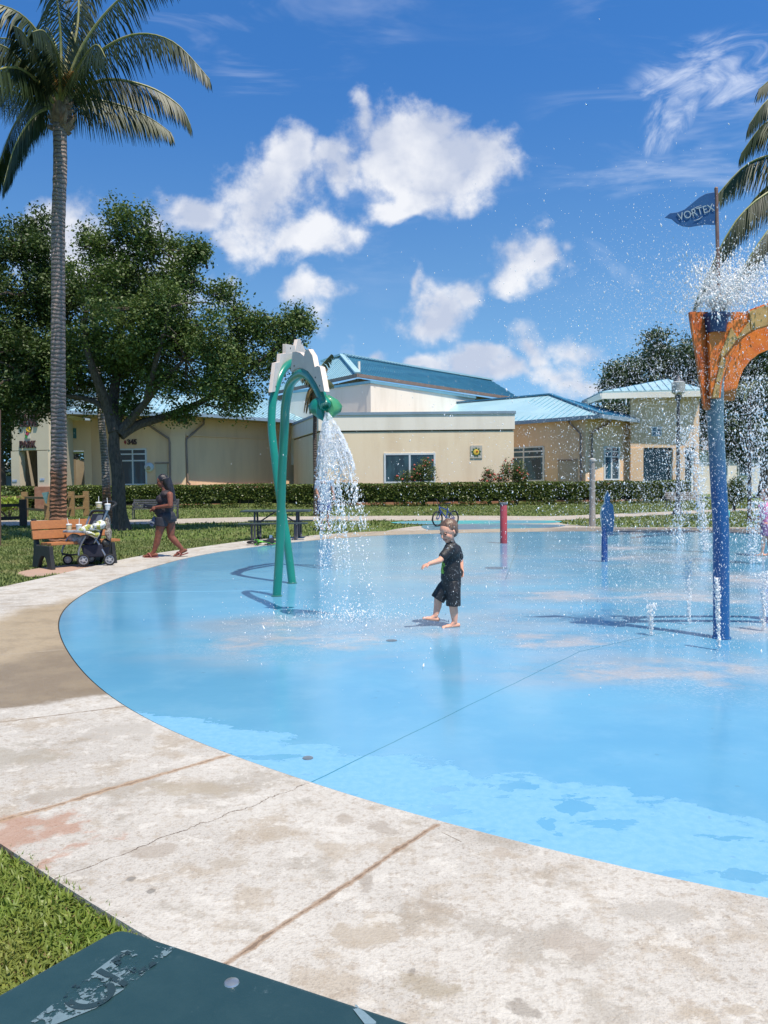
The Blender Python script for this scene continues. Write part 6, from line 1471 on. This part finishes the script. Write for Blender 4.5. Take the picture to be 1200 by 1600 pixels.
# --- boy walking across the pad
YK = 7.75
def K(px, py, dy=0): return P(px, py, YK+dy)
kid = thing('person', 'small wet-haired boy in black shirt and shorts stepping across the blue pad', 'person', (G(703, 979).x, YK, 0))
ms_k = skin('boy_skin', (.78, .40, .27), (.72, .35, .24)); ms_l = mat('boy_lips', (.42, .14, .12), None, 5, .4)
mb = MB()
fK = Vector((-.72, -.58, -.32)).normalized(); upK = Vector((-.16, -.05, 1))
Hk = head(mb, K(700.5, 831, -.01), fK, upK, .105, .076)
mb.cap(K(704, 843, .02), .038, K(706, 854, .03), .044)
mb.cap(K(706, 862, .03), .066, K(705, 898, .03), .07); mb.ell(K(706, 864, .03), (.07, .095, .06)); mb.ell(K(705, 905, .03), (.075, .075, .06))
# arms
sh1 = K(703, 857, -.075); el1 = K(687, 876, -.16); wr1 = K(671, 881, -.19); mb.cap(sh1, .036, el1, .029); mb.cap(el1, .029, wr1, .021)
hand(mb, wr1, Vector((-.94, -.1, -.30)), Vector((-.2, -.35, .9)), .058, -1, curl=.45, spread=.9)
sh2 = K(713, 858, .12); el2 = K(720, 877, .17); wr2 = K(721, 888, .13); mb.cap(sh2, .035, el2, .028); mb.cap(el2, .027, wr2, .021)
hand(mb, wr2, Vector((.15, -.15, -1)), Vector((.8, .4, .1)), .058, 1, curl=.45, spread=.3)
# legs: standing (right in picture, nearer) and stepping
hp1 = K(707.5, 912, .0); kn1 = K(708, 945, -.03); an1 = K(710.5, 972, -.02); mb.cap(hp1, .052, kn1, .043); mb.cap(kn1, .043, K(709.5, 957, -.015), .041); mb.cap(K(709.5, 957, -.015), .041, an1, .026)
ft1 = Vector((-.95, -.30, 0)); a1 = an1.copy(); a1.z = .045; foot(mb, a1, ft1, .165)
hp2 = K(703, 908, .07); kn2 = K(685, 934, .06); an2 = K(680.5, 962, .05); mb.cap(hp2, .052, kn2, .042); mb.cap(kn2, .042, K(684, 947, .07), .040); mb.cap(K(684, 947, .07), .040, an2, .026)
foot(mb, an2+Vector((0, 0, .0)), Vector((-.94, -.22, .20)), .155)
fc = face_color(Hk)
body = remesh(mb, 'body', [ms_k, m_eye, ms_l, m_brow], .0042, 3, kid, color=lambda cen: fc(cen, np.zeros(len(cen))))
m_ks, t_, b_ = newmat('wet_black_shirt'); p_ = objc(t_); n_ = noise(t_, mapping(t_, p_, (1, 1, .7)), 55, 3, .6, 1.2); n2_ = noise(t_, p_, 7, 4, .6)
c_ = mix(t_, n_.ss(.62, .66)*n2_.ss(.35, .55), (.012, .012, .014), (.34, .37, .40)); setin(t_, b_.inputs['Base Color'], c_); b_.inputs['Roughness'].default_value = .55; bump(t_, b_, noise(t_, mapping(t_, p_, (1, 1, .5)), 14, 4, .6), .02, 1)
m_kg = mat('lime_print', (.25, .5, .05), (.02, .03, .02), 30, .7, lo=.45, hi=.55)
mb = MB(); mb.cap(K(705.5, 858, .03), .078, K(704.5, 893, .03), .101, 20); mb.ell(K(705.5, 862, .03), (.092, .135, .075), 18, 12); mb.cap(K(705, 880, .03), .09, K(704.8, 902, .03), .104, 20); mb.cap(K(704.5, 850, .025), .05, K(705.5, 860, .03), .09, 16)
mb.cap(sh1+Vector((.01, 0, .005)), .050, sh1.lerp(el1, .62), .048, 16); mb.cap(sh2, .05, sh2.lerp(el2, .62), .045, 16)
def rough_v(amp, fr):
    def f(mb):
        mb.v = [(x+amp*math.sin(z*fr+y*fr*.7), y+amp*math.sin(z*fr*1.2+x*fr), z) for x, y, z in mb.v]; return mb
    return f
zc1, zc0 = K(700, 884).z, K(700, 905).z; xg = K(694.5, 890).x
def shirtcol(cen):
    i = np.zeros(len(cen)); i[(cen[:, 0] < xg) & (cen[:, 2] < K(700, 876).z) & (cen[:, 2] > K(700, 896).z) & (cen[:, 1] < YK+.05)] = 1; return i
remesh(mb, 'shirt', [m_ks, m_kg], .006, 4, kid, color=shirtcol)
mb = MB(); mb.cap(K(705, 903, .03), .098, K(705.5, 914, .03), .096, 18)
mb.tube([hp1, K(708.5, 925, -.03), K(708.3, 946.5, -.03)], [.078, .072, .074], 18); mb.tube([hp2+Vector((.015, 0, 0)), K(694, 920, .06), K(683.5, 936.5, .055)], [.078, .076, .074], 18)
remesh(mb, 'shorts', [m_ks], .006, 3, kid)
mb = MB(); f_, u_, x_ = Hk['f'], Hk['up'], Hk['x']; M = Matrix((x_, f_, u_)).transposed()
mb.ell(Hk['c']+u_*.042-f_*.030, (.0815, .096, .086), 26, 18, M=M)
mb.ell(Hk['c']+u_*.0-f_*.045, (.076, .062, .078), 18, 12, M=M); mb.ell(Hk['c']+u_*.035-f_*.012, (.0815, .075, .062), 20, 12, M=M)
for k in range(0):
    a = 0; mb.cap(Hk['c']+u_*.115*math.cos(a)*.98+x_*.078*math.sin(a)-f_*random.uniform(-.03, .05), .011, Hk['c']+u_*(.098*math.cos(a))+x_*.08*math.sin(a)+f_*random.uniform(.02, .062), .007, 6)
m_kh = mat('wet_brown_hair', (.20, .115, .075), (.09, .055, .04), 40, .3, stretch=(1, 1, .4), bmp=.006)
remesh(mb, 'hair', [m_kh], .0055, 1, kid)

# --- woman walking on the concrete
YWm = 15.5
def Wm(px, py, dy=0): return P(px, py, YWm+dy)
wo_ = thing('person', 'woman with long black hair in black top and dark shorts walking past the bench', 'person', (G(258, 870).x, YWm, 0))
ms_w = skin('woman_skin', (.24, .085, .052), (.18, .062, .04)); ms_wl = mat('woman_lips', (.2, .06, .055), None, 5, .4)
mb = MB(); fW = Vector((-.93, -.25, -.22))
Hw = head(mb, Wm(253, 752.5, 0), fW, Vector((-.12, 0, 1)), .118, .078)
mb.cap(Wm(256, 761, 0), .055, Wm(259, 770, 0), .065)
mb.cap(Wm(259.5, 776, 0), .118, Wm(259, 798, 0), .115); mb.ell(Wm(260, 772, 0), (.11, .19, .08)); mb.ell(Wm(261.5, 808, 0), (.135, .16, .11)); mb.ell(Wm(252.5, 780, -.06), (.09, .09, .085)); mb.ell(Wm(252.5, 780, .08), (.09, .09, .085)); mb.ell(Wm(252, 796, 0), (.12, .13, .13))
s1 = Wm(265.5, 773, -.18); l1 = Wm(266.5, 790, -.24); w1 = Wm(244.5, 792.5, -.16); mb.cap(s1, .062, l1, .046); mb.cap(l1, .044, w1, .03)
hand(mb, w1, Vector((-.9, .1, -.15)), Vector((0, -.7, .7)), .085, -1, curl=.7, spread=.3)
s2 = Wm(262, 773, .18); l2 = Wm(259, 790, .2); w2 = Wm(243, 796, .05); mb.cap(s2, .06, l2, .045); mb.cap(l2, .043, w2, .03)
hand(mb, w2, Vector((-.9, -.1, -.1)), Vector((0, .7, .7)), .085, 1, curl=.8, spread=.3)
h1, k1, a1_ = Wm(253, 812, -.05), Wm(247, 839, -.06), Wm(240.5, 862, -.06); mb.cap(h1, .108, k1, .068); mb.cap(k1, .066, Wm(245, 848, -.05), .066); mb.cap(Wm(245, 848, -.05), .066, a1_, .037)
foot(mb, a1_+Vector((-.01, 0, -.01)), Vector((-1, -.1, -.03)), .25)
h2, k2, a2_ = Wm(266, 812, .07), Wm(267, 838, .07), Wm(284.5, 857.5, .1); mb.cap(h2, .108, k2, .068); mb.cap(k2, .066, Wm(273, 845, .08), .064); mb.cap(Wm(273, 845, .08), .064, a2_, .037)
foot(mb, a2_+Vector((0, 0, 0)), Vector((-.92, -.1, -.35)), .25)
fw = face_color(Hw); remesh(mb, 'body', [ms_w, m_eye, ms_wl, m_brow], .009, 3, wo_, color=lambda cen: fw(cen, np.zeros(len(cen))))
m_wt = mat('black_lace_top', (.012, .011, .013), (.05, .03, .035), 14, .7, bmp=.01)
mb = MB(); mb.cap(Wm(260, 777, 0), .138, Wm(259, 802, 0), .140, 18); mb.ell(Wm(261, 772.5, 0), (.125, .205, .095), 16, 10); mb.ell(Wm(252, 780, -.06), (.105, .1, .1)); mb.ell(Wm(252, 780, .08), (.105, .1, .1)); mb.ell(Wm(252, 797, 0), (.14, .15, .15)); mb.ell(Wm(257.5, 806, 0), (.15, .175, .085))
remesh(mb, 'top', [m_wt], .011, 4, wo_)
mb = MB(); mb.ell(Wm(261.5, 806, 0), (.158, .18, .12), 18, 12); mb.ell(Wm(265, 810, 0), (.12, .16, .1)); mb.tube([h1+Vector((0, 0, .05)), Wm(252, 822, -.05)], [.128, .122], 16); mb.tube([h2+Vector((0, 0, .05)), Wm(266.5, 815, .07)], [.128, .124], 16)
remesh(mb, 'shorts', [mat('dark_denim', (.022, .022, .03), (.035, .035, .045), 12, .8)], .011, 3, wo_)
mb = MB(); f_, u_, x_ = Hw['f'].normalized(), Hw['up'], Hw['x']; M = Matrix((x_, f_, u_)).transposed()
mb.ell(Hw['c']+u_*.04-f_*.03, (.093, .105, .108), 18, 12, M=M); mb.ell(Hw['c']-u_*.03-f_*.075, (.09, .075, .12), 16, 10, M=M)
mb.tube(smoothpath([Wm(259, 748, .0), Wm(263, 757, 0), Wm(266.5, 766, 0), Wm(269.5, 775, 0), Wm(271.5, 784, 0)], 4), taper(17, .105, .045), 14)
remesh(mb, 'hair', [mat('black_hair', (.012, .01, .012), (.03, .025, .03), 30, .35, stretch=(1, 1, .3), bmp=.01)], .01, 2, wo_)
m_flip = mat('red_brown_sandal', (.28, .06, .05), (.2, .05, .045), 8, .6)
for a, dr, up_ in ((a1_, Vector((-1, -.1, 0)), 0), (a2_, Vector((-.93, -.1, -.30)), .06)):
    dr.normalize(); sd = dr.cross(Vector((0, 0, 1))).normalized(); u2 = sd.cross(dr); hl = a-dr*.075-u2*.105
    if up_ == 0: hl.z = .012
    mb = MB(); pr = [(-.01, .03), (.0, .045), (.10, .042), (.18, .052), (.25, .035), (.262, 0), (.25, -.035), (.18, -.05), (.1, -.04), (0, -.045), (-.012, -.03)]
    mb.prism([hl+dr*l+sd*s for l, s in pr], u2*-.02); sn = mb.build('sandal', m_flip, wo_, smooth=False, bevel=.004)
    mb = MB(); tp_ = hl+dr*.2+u2*.07; mb.tube(smoothpath([hl+dr*.12+sd*.048, tp_-dr*.03+sd*.02, hl+dr*.21+u2*.045, tp_-dr*.03-sd*.02, hl+dr*.12-sd*.048], 3), .016, 8); mb.build('strap', m_flip, sn)
mb = MB(); c = Wm(231, 791.5, -.1); mb.box(c, (.17, .035, .08), M=Matrix.Rotation(.15, 3, 'Y')); o = mb.build('phone_case', mat('black_case', (.012, .012, .016), None, 6, .4), bevel=.008); tagp(o, 'black case held out in the walking woman\'s hand', 'phone')
t = thing('wristlet', 'blue and white small pouch dangling from the walking woman\'s hand', 'pouch', tuple(Wm(237, 822, -.05)))
mb = MB(); mb.prism([Wm(240, 806, -.07), Wm(243.5, 812, -.07), Wm(242, 819, -.07), Wm(238, 823, -.07), Wm(233, 820, -.07), Wm(236, 813, -.07)], (0, .05, 0)); mb.build('pouch_body', mat('navy_pouch', (.035, .05, .10), (.10, .14, .22), 6, .6), t, bevel=.008)
mb = MB(); mb.prism([Wm(234.5, 813, -.08), Wm(241.5, 816, -.08), Wm(241, 818.5, -.08), Wm(234, 815.5, -.08)], (0, .01, 0)); mb.build('white_stripe', m_white, t, smooth=False)
mb = MB(); mb.tube([Wm(240, 806, -.05), Wm(240.5, 800, -.06), Wm(241.5, 795, -.08)], .006, 6); mb.build('cord', m_blk, t)

# --- three more people, smaller in the picture
def figure(label, px, py, h, yaw, skinm, topm, botm, hairm, feetm=None, arms=(.1, .1), bottom=.45, dx=0):
    g = G(px, py); t = thing('person', label, 'person', (g.x, g.y, 0)); f = Vector((math.cos(yaw), math.sin(yaw), 0)); s = Vector((-f.y, f.x, 0)); u = h/7.2 if h > 1.3 else h/5.6
    def Q(a, b, z): return Vector((g.x, g.y, 0))+s*a*h+f*b*h+Vector((0, 0, z*h))
    hh = u*.5; mb = MB(); H_ = head(mb, Vector((g.x, g.y, h-hh))+f*.01*h, f, Vector((0, 0, 1)), hh, hh*.7)
    zs = (h-2*hh)/h-.035
    mb.cap(Q(0, 0, zs), .035*h, Q(0, .0, zs+.06), .032*h); mb.cap(Q(0, 0, zs-.08), .075*h, Q(0, 0, .52), .075*h); mb.ell(Q(0, 0, zs-.05), (.11*h, .11*h, .05*h))
    mb.ell(Q(0, 0, .5), (.09*h, .08*h, .06*h))
    for k in (-1, 1):
        o = arms[0 if k < 0 else 1]; S_ = Q(.115*k, 0, zs-.04); E = Q(.14*k, .02+o*.3, zs-.20); W_ = Q(.13*k, .05+o, zs-.33+o*.4); mb.cap(S_, .034*h, E, .026*h); mb.cap(E, .025*h, W_, .018*h)
        hand(mb, W_, (W_-E), f, .055*h, k, .5, .3)
        st2 = .05*k; mb.cap(Q(.05*k, 0, .48), .055*h, Q(.052*k, st2*.6, .27), .036*h); mb.cap(Q(.052*k, st2*.6, .27), .036*h, Q(.052*k, st2, .045), .022*h); foot(mb, Q(.052*k, st2, .04), f, .15*h)
    fcx = face_color(H_); remesh(mb, 'body', [skinm, m_eye, ms_l, m_brow], .011, 3, t, color=lambda cen: fcx(cen, np.zeros(len(cen))))
    mb = MB(); mb.cap(Q(0, 0, zs-.07), .092*h, Q(0, 0, bottom+.05), .098*h, 18); mb.ell(Q(0, 0, zs-.05), (.128*h, .1*h, .055*h), 16, 10)
    for k in (-1, 1): mb.cap(Q(.115*k, 0, zs-.045), .046*h, Q(.135*k, .015, zs-.15), .04*h)
    remesh(mb, 'shirt', [topm], .014, 4, t)
    mb = MB(); mb.ell(Q(0, 0, .48), (.105*h, .095*h, .06*h), 16, 10)
    for k in (-1, 1): mb.tube([Q(.05*k, 0, .48), Q(.055*k, .02*k, .30)], [.07*h, .066*h], 14)
    remesh(mb, 'shorts', [botm], .013, 3, t)
    mb = MB(); mb.ell(H_['c']+Vector((0, 0, hh*.32))-f*hh*.2, (hh*.78, hh*.86, hh*.78), 16, 10); mb.ell(H_['c']-f*hh*.45, (hh*.68, hh*.5, hh*.7), 14, 10); remesh(mb, 'hair', [hairm], .012, 2, t)
    return t
ms_t = skin('tan_skin', (.36, .19, .13), (.3, .15, .1)); m_hb = mat('dark_brown_hair', (.04, .025, .02), None, 20, .5)
figure('man in blue seen through the falling water behind the arches', 507, 827, 1.86, R(-70), ms_t, mat('light_blue_shirt', (.22, .30, .42), (.30, .38, .5), 6, .8), mat('royal_blue_shorts', (.03, .06, .25), (.05, .09, .3), 6, .8), m_hb)
figure('child in a turquoise shirt mostly hidden behind the blue column', 1129.5, 851, .98, R(100), ms_k, mat('turquoise_shirt', (.12, .50, .46), (.10, .42, .40), 6, .8), mat('dark_blue_shorts', (.03, .05, .12), None, 6, .8), m_hb)
figure('child in a pink top at the right edge', 1197, 868, 1.25, R(150), ms_k, mat('pink_top', (.75, .25, .42), (.68, .2, .36), 6, .8), mat('mauve_shorts', (.3, .15, .28), None, 6, .8), mat('light_brown_hair', (.16, .08, .05), None, 20, .5), arms=(.15, .05))

# ================================================================== WATER
m_w = bpy.data.materials.new('water_drops'); m_w.use_nodes = True; t_ = m_w.node_tree; b_ = t_.nodes['Principled BSDF']
b_.inputs['Base Color'].default_value = (1, 1, 1, 1); b_.inputs['Roughness'].default_value = .08; b_.inputs['IOR'].default_value = 1.33; b_.inputs['Transmission Weight'].default_value = .12; b_.inputs['Specular IOR Level'].default_value = .9
tr = t_.nodes.new('ShaderNodeBsdfTransparent'); ms = t_.nodes.new('ShaderNodeMixShader'); ms.inputs[0].default_value = .85
t_.links.new(tr.outputs[0], ms.inputs[1]); t_.links.new(b_.outputs[0], ms.inputs[2]); t_.links.new(ms.outputs[0], t_.nodes['Material Output'].inputs[0])
OCT = np.array([(1, 0, 0), (-1, 0, 0), (0, 1, 0), (0, -1, 0), (0, 0, 1), (0, 0, -1)], float)
OF = np.array([(0, 2, 4), (2, 1, 4), (1, 3, 4), (3, 0, 4), (2, 0, 5), (1, 2, 5), (3, 1, 5), (0, 3, 5)])
def drops(name, label, pos, size, vel=None, m=m_w, stretch=1.1):
    pos = np.asarray(pos); N = len(pos); s = np.asarray(size)[:, None, None]; v = OCT[None]*s*np.random.uniform(.6, 1.25, (N, 6, 1))
    v = v+v*np.array([0, 0, 1])*np.random.uniform(0, stretch*2, (N, 1, 1))
    a = np.random.uniform(0, 6.28, N); t = np.random.normal(0, .35, N) if vel is None else vel
    R1 = np.zeros((N, 3, 3)); R1[:, 0, 0] = np.cos(t); R1[:, 0, 2] = np.sin(t); R1[:, 1, 1] = 1; R1[:, 2, 0] = -np.sin(t); R1[:, 2, 2] = np.cos(t)
    v = np.einsum('nij,nkj->nki', R1, v)+pos[:, None, :]
    F = (np.arange(N)*6)[:, None, None]+OF[None]
    o = npmesh(name, v.reshape(-1, 3), F.reshape(-1, 3), m); o.data.polygons.foreach_set('use_smooth', [True]*len(o.data.polygons)); tagp(o, label, 'water', kind='stuff'); return o
def pxpos(px, py, Y):
    """arrays of sight-line points at real depths"""
    f, r, u = np.array(_f), np.array(_r), np.array(_u); d = f[None]*FPX+r[None]*(px-600)[:, None]-u[None]*(py-800)[:, None]
    return np.array(CAMP)[None]+d*(Y/d[:, 1])[:, None]
rs = np.random
# (1) fan of water from the near green arch: ballistic sheet breaking into drops
noz = np.array(P(511, 644, 8.18)); zN = noz[2]
def fan(n, tmin, tmax, jitter, pw=1.0):
    t = rs.uniform(0, 1, n)**pw*(tmax-tmin)+tmin; a = rs.uniform(-1, 1, n); b = rs.uniform(-1, 1, n)
    # hollow elliptical cone
    th = rs.uniform(0, 2*math.pi, n); rad = 1-np.abs(rs.normal(0, .10, n))
    vx = .42+1.15*np.cos(th)*rad*(1-1.0*t); vy = -.12+.70*np.sin(th)*rad*(1-t); vz = -1.9
    j = jitter*t
    x = noz[0]+vx*t+rs.normal(0, 1, n)*j; y = noz[1]+vy*t+rs.normal(0, 1, n)*j; z = zN+vz*t-4.9*t*t+rs.normal(0, 1, n)*j*1.5
    return np.stack([x, y, z], 1), t
p1, t1 = fan(6200, .12, .54, .07, 1.5); p1 = p1[(p1[:, 2] > 0) & ((p1[:, 2] > .95) | (rs.uniform(0, 1, len(p1)) < .28))]
drops('falling_drops', 'falling drops below the near green arch', p1, rs.gamma(2.2, .0014, len(p1))+.0011)
# upper sheet: thin rippled water skin
m_sh = bpy.data.materials.new('water_sheet'); m_sh.use_nodes = True; t_ = m_sh.node_tree; b_ = t_.nodes['Principled BSDF']; b_.inputs['Base Color'].default_value = (.85, .9, .97, 1); b_.inputs['Roughness'].default_value = .06; b_.inputs['IOR'].default_value = 1.33; b_.inputs['Specular IOR Level'].default_value = 1
p_ = objc(t_); nn_ = noise(t_, mapping(t_, p_, (1, 1, .55)), 20, 5, .65); bump(t_, b_, nn_, .03, 1)
tr = t_.nodes.new('ShaderNodeBsdfTransparent'); ms = t_.nodes.new('ShaderNodeMixShader'); fac = nn_.ss(.44, .62)*.5+.12
t_.links.new(fac.k, ms.inputs[0]); t_.links.new(tr.outputs[0], ms.inputs[1]); t_.links.new(b_.outputs[0], ms.inputs[2]); t_.links.new(ms.outputs[0], t_.nodes['Material Output'].inputs[0])
mb = MB(); rows = 26; cols = 56; vs = []
for i in range(rows):
    for j in range(cols):
        th = 2*math.pi*j/cols; ragged = .185+.035*math.sin(j*1.7)+.03*math.sin(j*4.1+1); t = .0+ragged*(i/(rows-1)); w = .011*math.sin(j*2.3+i*.9)*i/rows
        vx = .42+1.15*math.cos(th)*(1-t); vy = -.12+.70*math.sin(th)*(1-t)
        vs.append((noz[0]+vx*t+w+.014*math.cos(th), noz[1]+vy*t+w+.014*math.sin(th), zN-1.9*t-4.9*t*t+w))
mb.add(vs, [(i*cols+j, i*cols+(j+1) % cols, (i+1)*cols+(j+1) % cols, (i+1)*cols+j) for i in range(rows-1) for j in range(cols)])
o = mb.build('water_fan', m_sh, keep=True); tagp(o, 'clear fan of water leaving the near green arch', 'water', kind='stuff')
# splash where the fan lands
n = 1500; a = rs.uniform(0, 6.28, n); r = np.abs(rs.normal(0, .75, n)); lx, ly = noz[0]+.24, noz[1]-.1
sp_ = np.stack([lx+np.cos(a)*r, ly+np.sin(a)*r, np.abs(rs.normal(0, .05, n))+rs.exponential(.03, n)], 1); drops('splash_drops', 'low splashes hopping off the blue floor under the near green arch', sp_, rs.gamma(2.5, .0009, n)+.001)
# (2) fan of the far arch
n = 2600; t = rs.uniform(.05, .62, n); th = rs.uniform(0, 6.28, n); e = np.array(P(506, 642, 13.0))
q = np.stack([e[0]+(.25+.45*np.cos(th))*t, e[1]+(.5+.5*np.sin(th))*t, e[2]-1.8*t-4.9*t*t], 1); q = q[q[:, 2] > 0]; drops('falling_drops', 'drops falling from the farther green arch', q, rs.gamma(3, .0018, len(q))+.002)
# (3) broad drizzle around the orange arch: drops thrown from the bucket and the arch
n = 38000; src = np.array([ob.x, ob.y, 2.95])
a = rs.uniform(0, 6.28, n); v = rs.uniform(.2, 3.6, n); vz = rs.normal(1.6, 1.3, n); t = rs.uniform(.02, 1.25, n)
wind = np.array([-.9, .2]); x = src[0]+(np.cos(a)*v+wind[0])*t; y = src[1]+(np.sin(a)*v*.8+wind[1])*t; z = src[2]+vz*t-4.9*t*t
q = np.stack([x, y, z], 1); k = (z > .0) & (y > 3.6) & (x < 6.5); q = q[k]
drops('spray_drops', 'drizzle of drops thrown around the orange arch', q, (rs.gamma(1.6, .0008, len(q))+.0006))
# more fine falling rain in the right half
n = 24000; px = 860+340*rs.beta(2.1, 1.3, n); py = rs.uniform(560, 1030, n); Yd = rs.uniform(4.5, 12.5, n); q = pxpos(px, py, Yd); q = q[q[:, 2] > 0.0]
drops('spray_drops', 'fine rain of drops over the right half of the pad', q, rs.gamma(1.6, .0007, len(q))*np.clip(q[:, 1]/7, .7, 1.6)+.0008)
n = 2200; px = rs.uniform(600, 1200, n); py = rs.uniform(850, 1080, n); q = pxpos(px, py, rs.uniform(6, 9.5, n)); q = q[q[:, 2] > 0.0]; drops('spray_drops', 'sparse drops flying before the boy', q, rs.gamma(2, .0005, len(q))+.0005)
# burst from the bucket
n = 3800; a = rs.uniform(0, 6.28, n); v = rs.uniform(0, 1.0, n)**.6*1.35; t = rs.uniform(0, .36, n); q = np.stack([bk.x+(np.cos(a)*v+.30)*t+rs.normal(0, .012, n), bk.y+np.sin(a)*v*t, bk.z+.05+rs.uniform(1.4, 3.3, n)*t-4.9*t*t+rs.normal(0, .01, n)], 1); drops('burst_drops', 'white burst of water leaping from the bucket on the orange arch', q, rs.gamma(2.6, .0014, n)+.0012)
n = 2200; px = rs.uniform(1110, 1200, n); py = 400+75*rs.beta(2, 2, n)+(1200-px)*.45*rs.uniform(.2, 1, n); q = pxpos(px, py, rs.uniform(6.6, 7.6, n)); drops('burst_drops', 'loose drops blown right of the flag pole', q, rs.gamma(2.6, .0013, n)+.001)
# upright jets and falling streams
def jet(label, px, py, htop, n, wd, s=.0022, lean=0, fall=False, puff=1.0):
    g = G(px, py); h = rs.uniform(0, 1, n)**(1.0 if fall else .9)*htop; w = wd*(.35+.9*(h/htop)**1.3)*puff
    q = np.stack([g.x+rs.normal(0, 1, n)*w+lean*h, g.y+rs.normal(0, 1, n)*w, h+.005], 1)
    drops('water_jet', label, q, rs.gamma(2.6, s*.55, n)+s*.5, stretch=1.2)
jet('upright white jet at the foot of the blue column', 1124, 1015, .60, 800, .012, .0020, -.045)
jet('short white jet bubbling left of the blue column', 1018, 992, .28, 450, .022, .0019, -.04)
jet('thin jet rising behind the short bubbling one', 1077, 975, .62, 500, .022, .002, -.03)
jet('jet at the right edge of the pad', 1193, 985, .55, 600, .026, .0022)
jet('tall stream of drops before the lamp post', 1103, 862, 2.5, 1900, .12, .004, -.12, True)
jet('loose stream of drops left of the blue column', 1060, 850, 2.9, 1500, .22, .0038, .02, True)
jet('loose stream of drops right of the blue column', 1178, 880, 3.2, 2300, .20, .0040, .03, True)
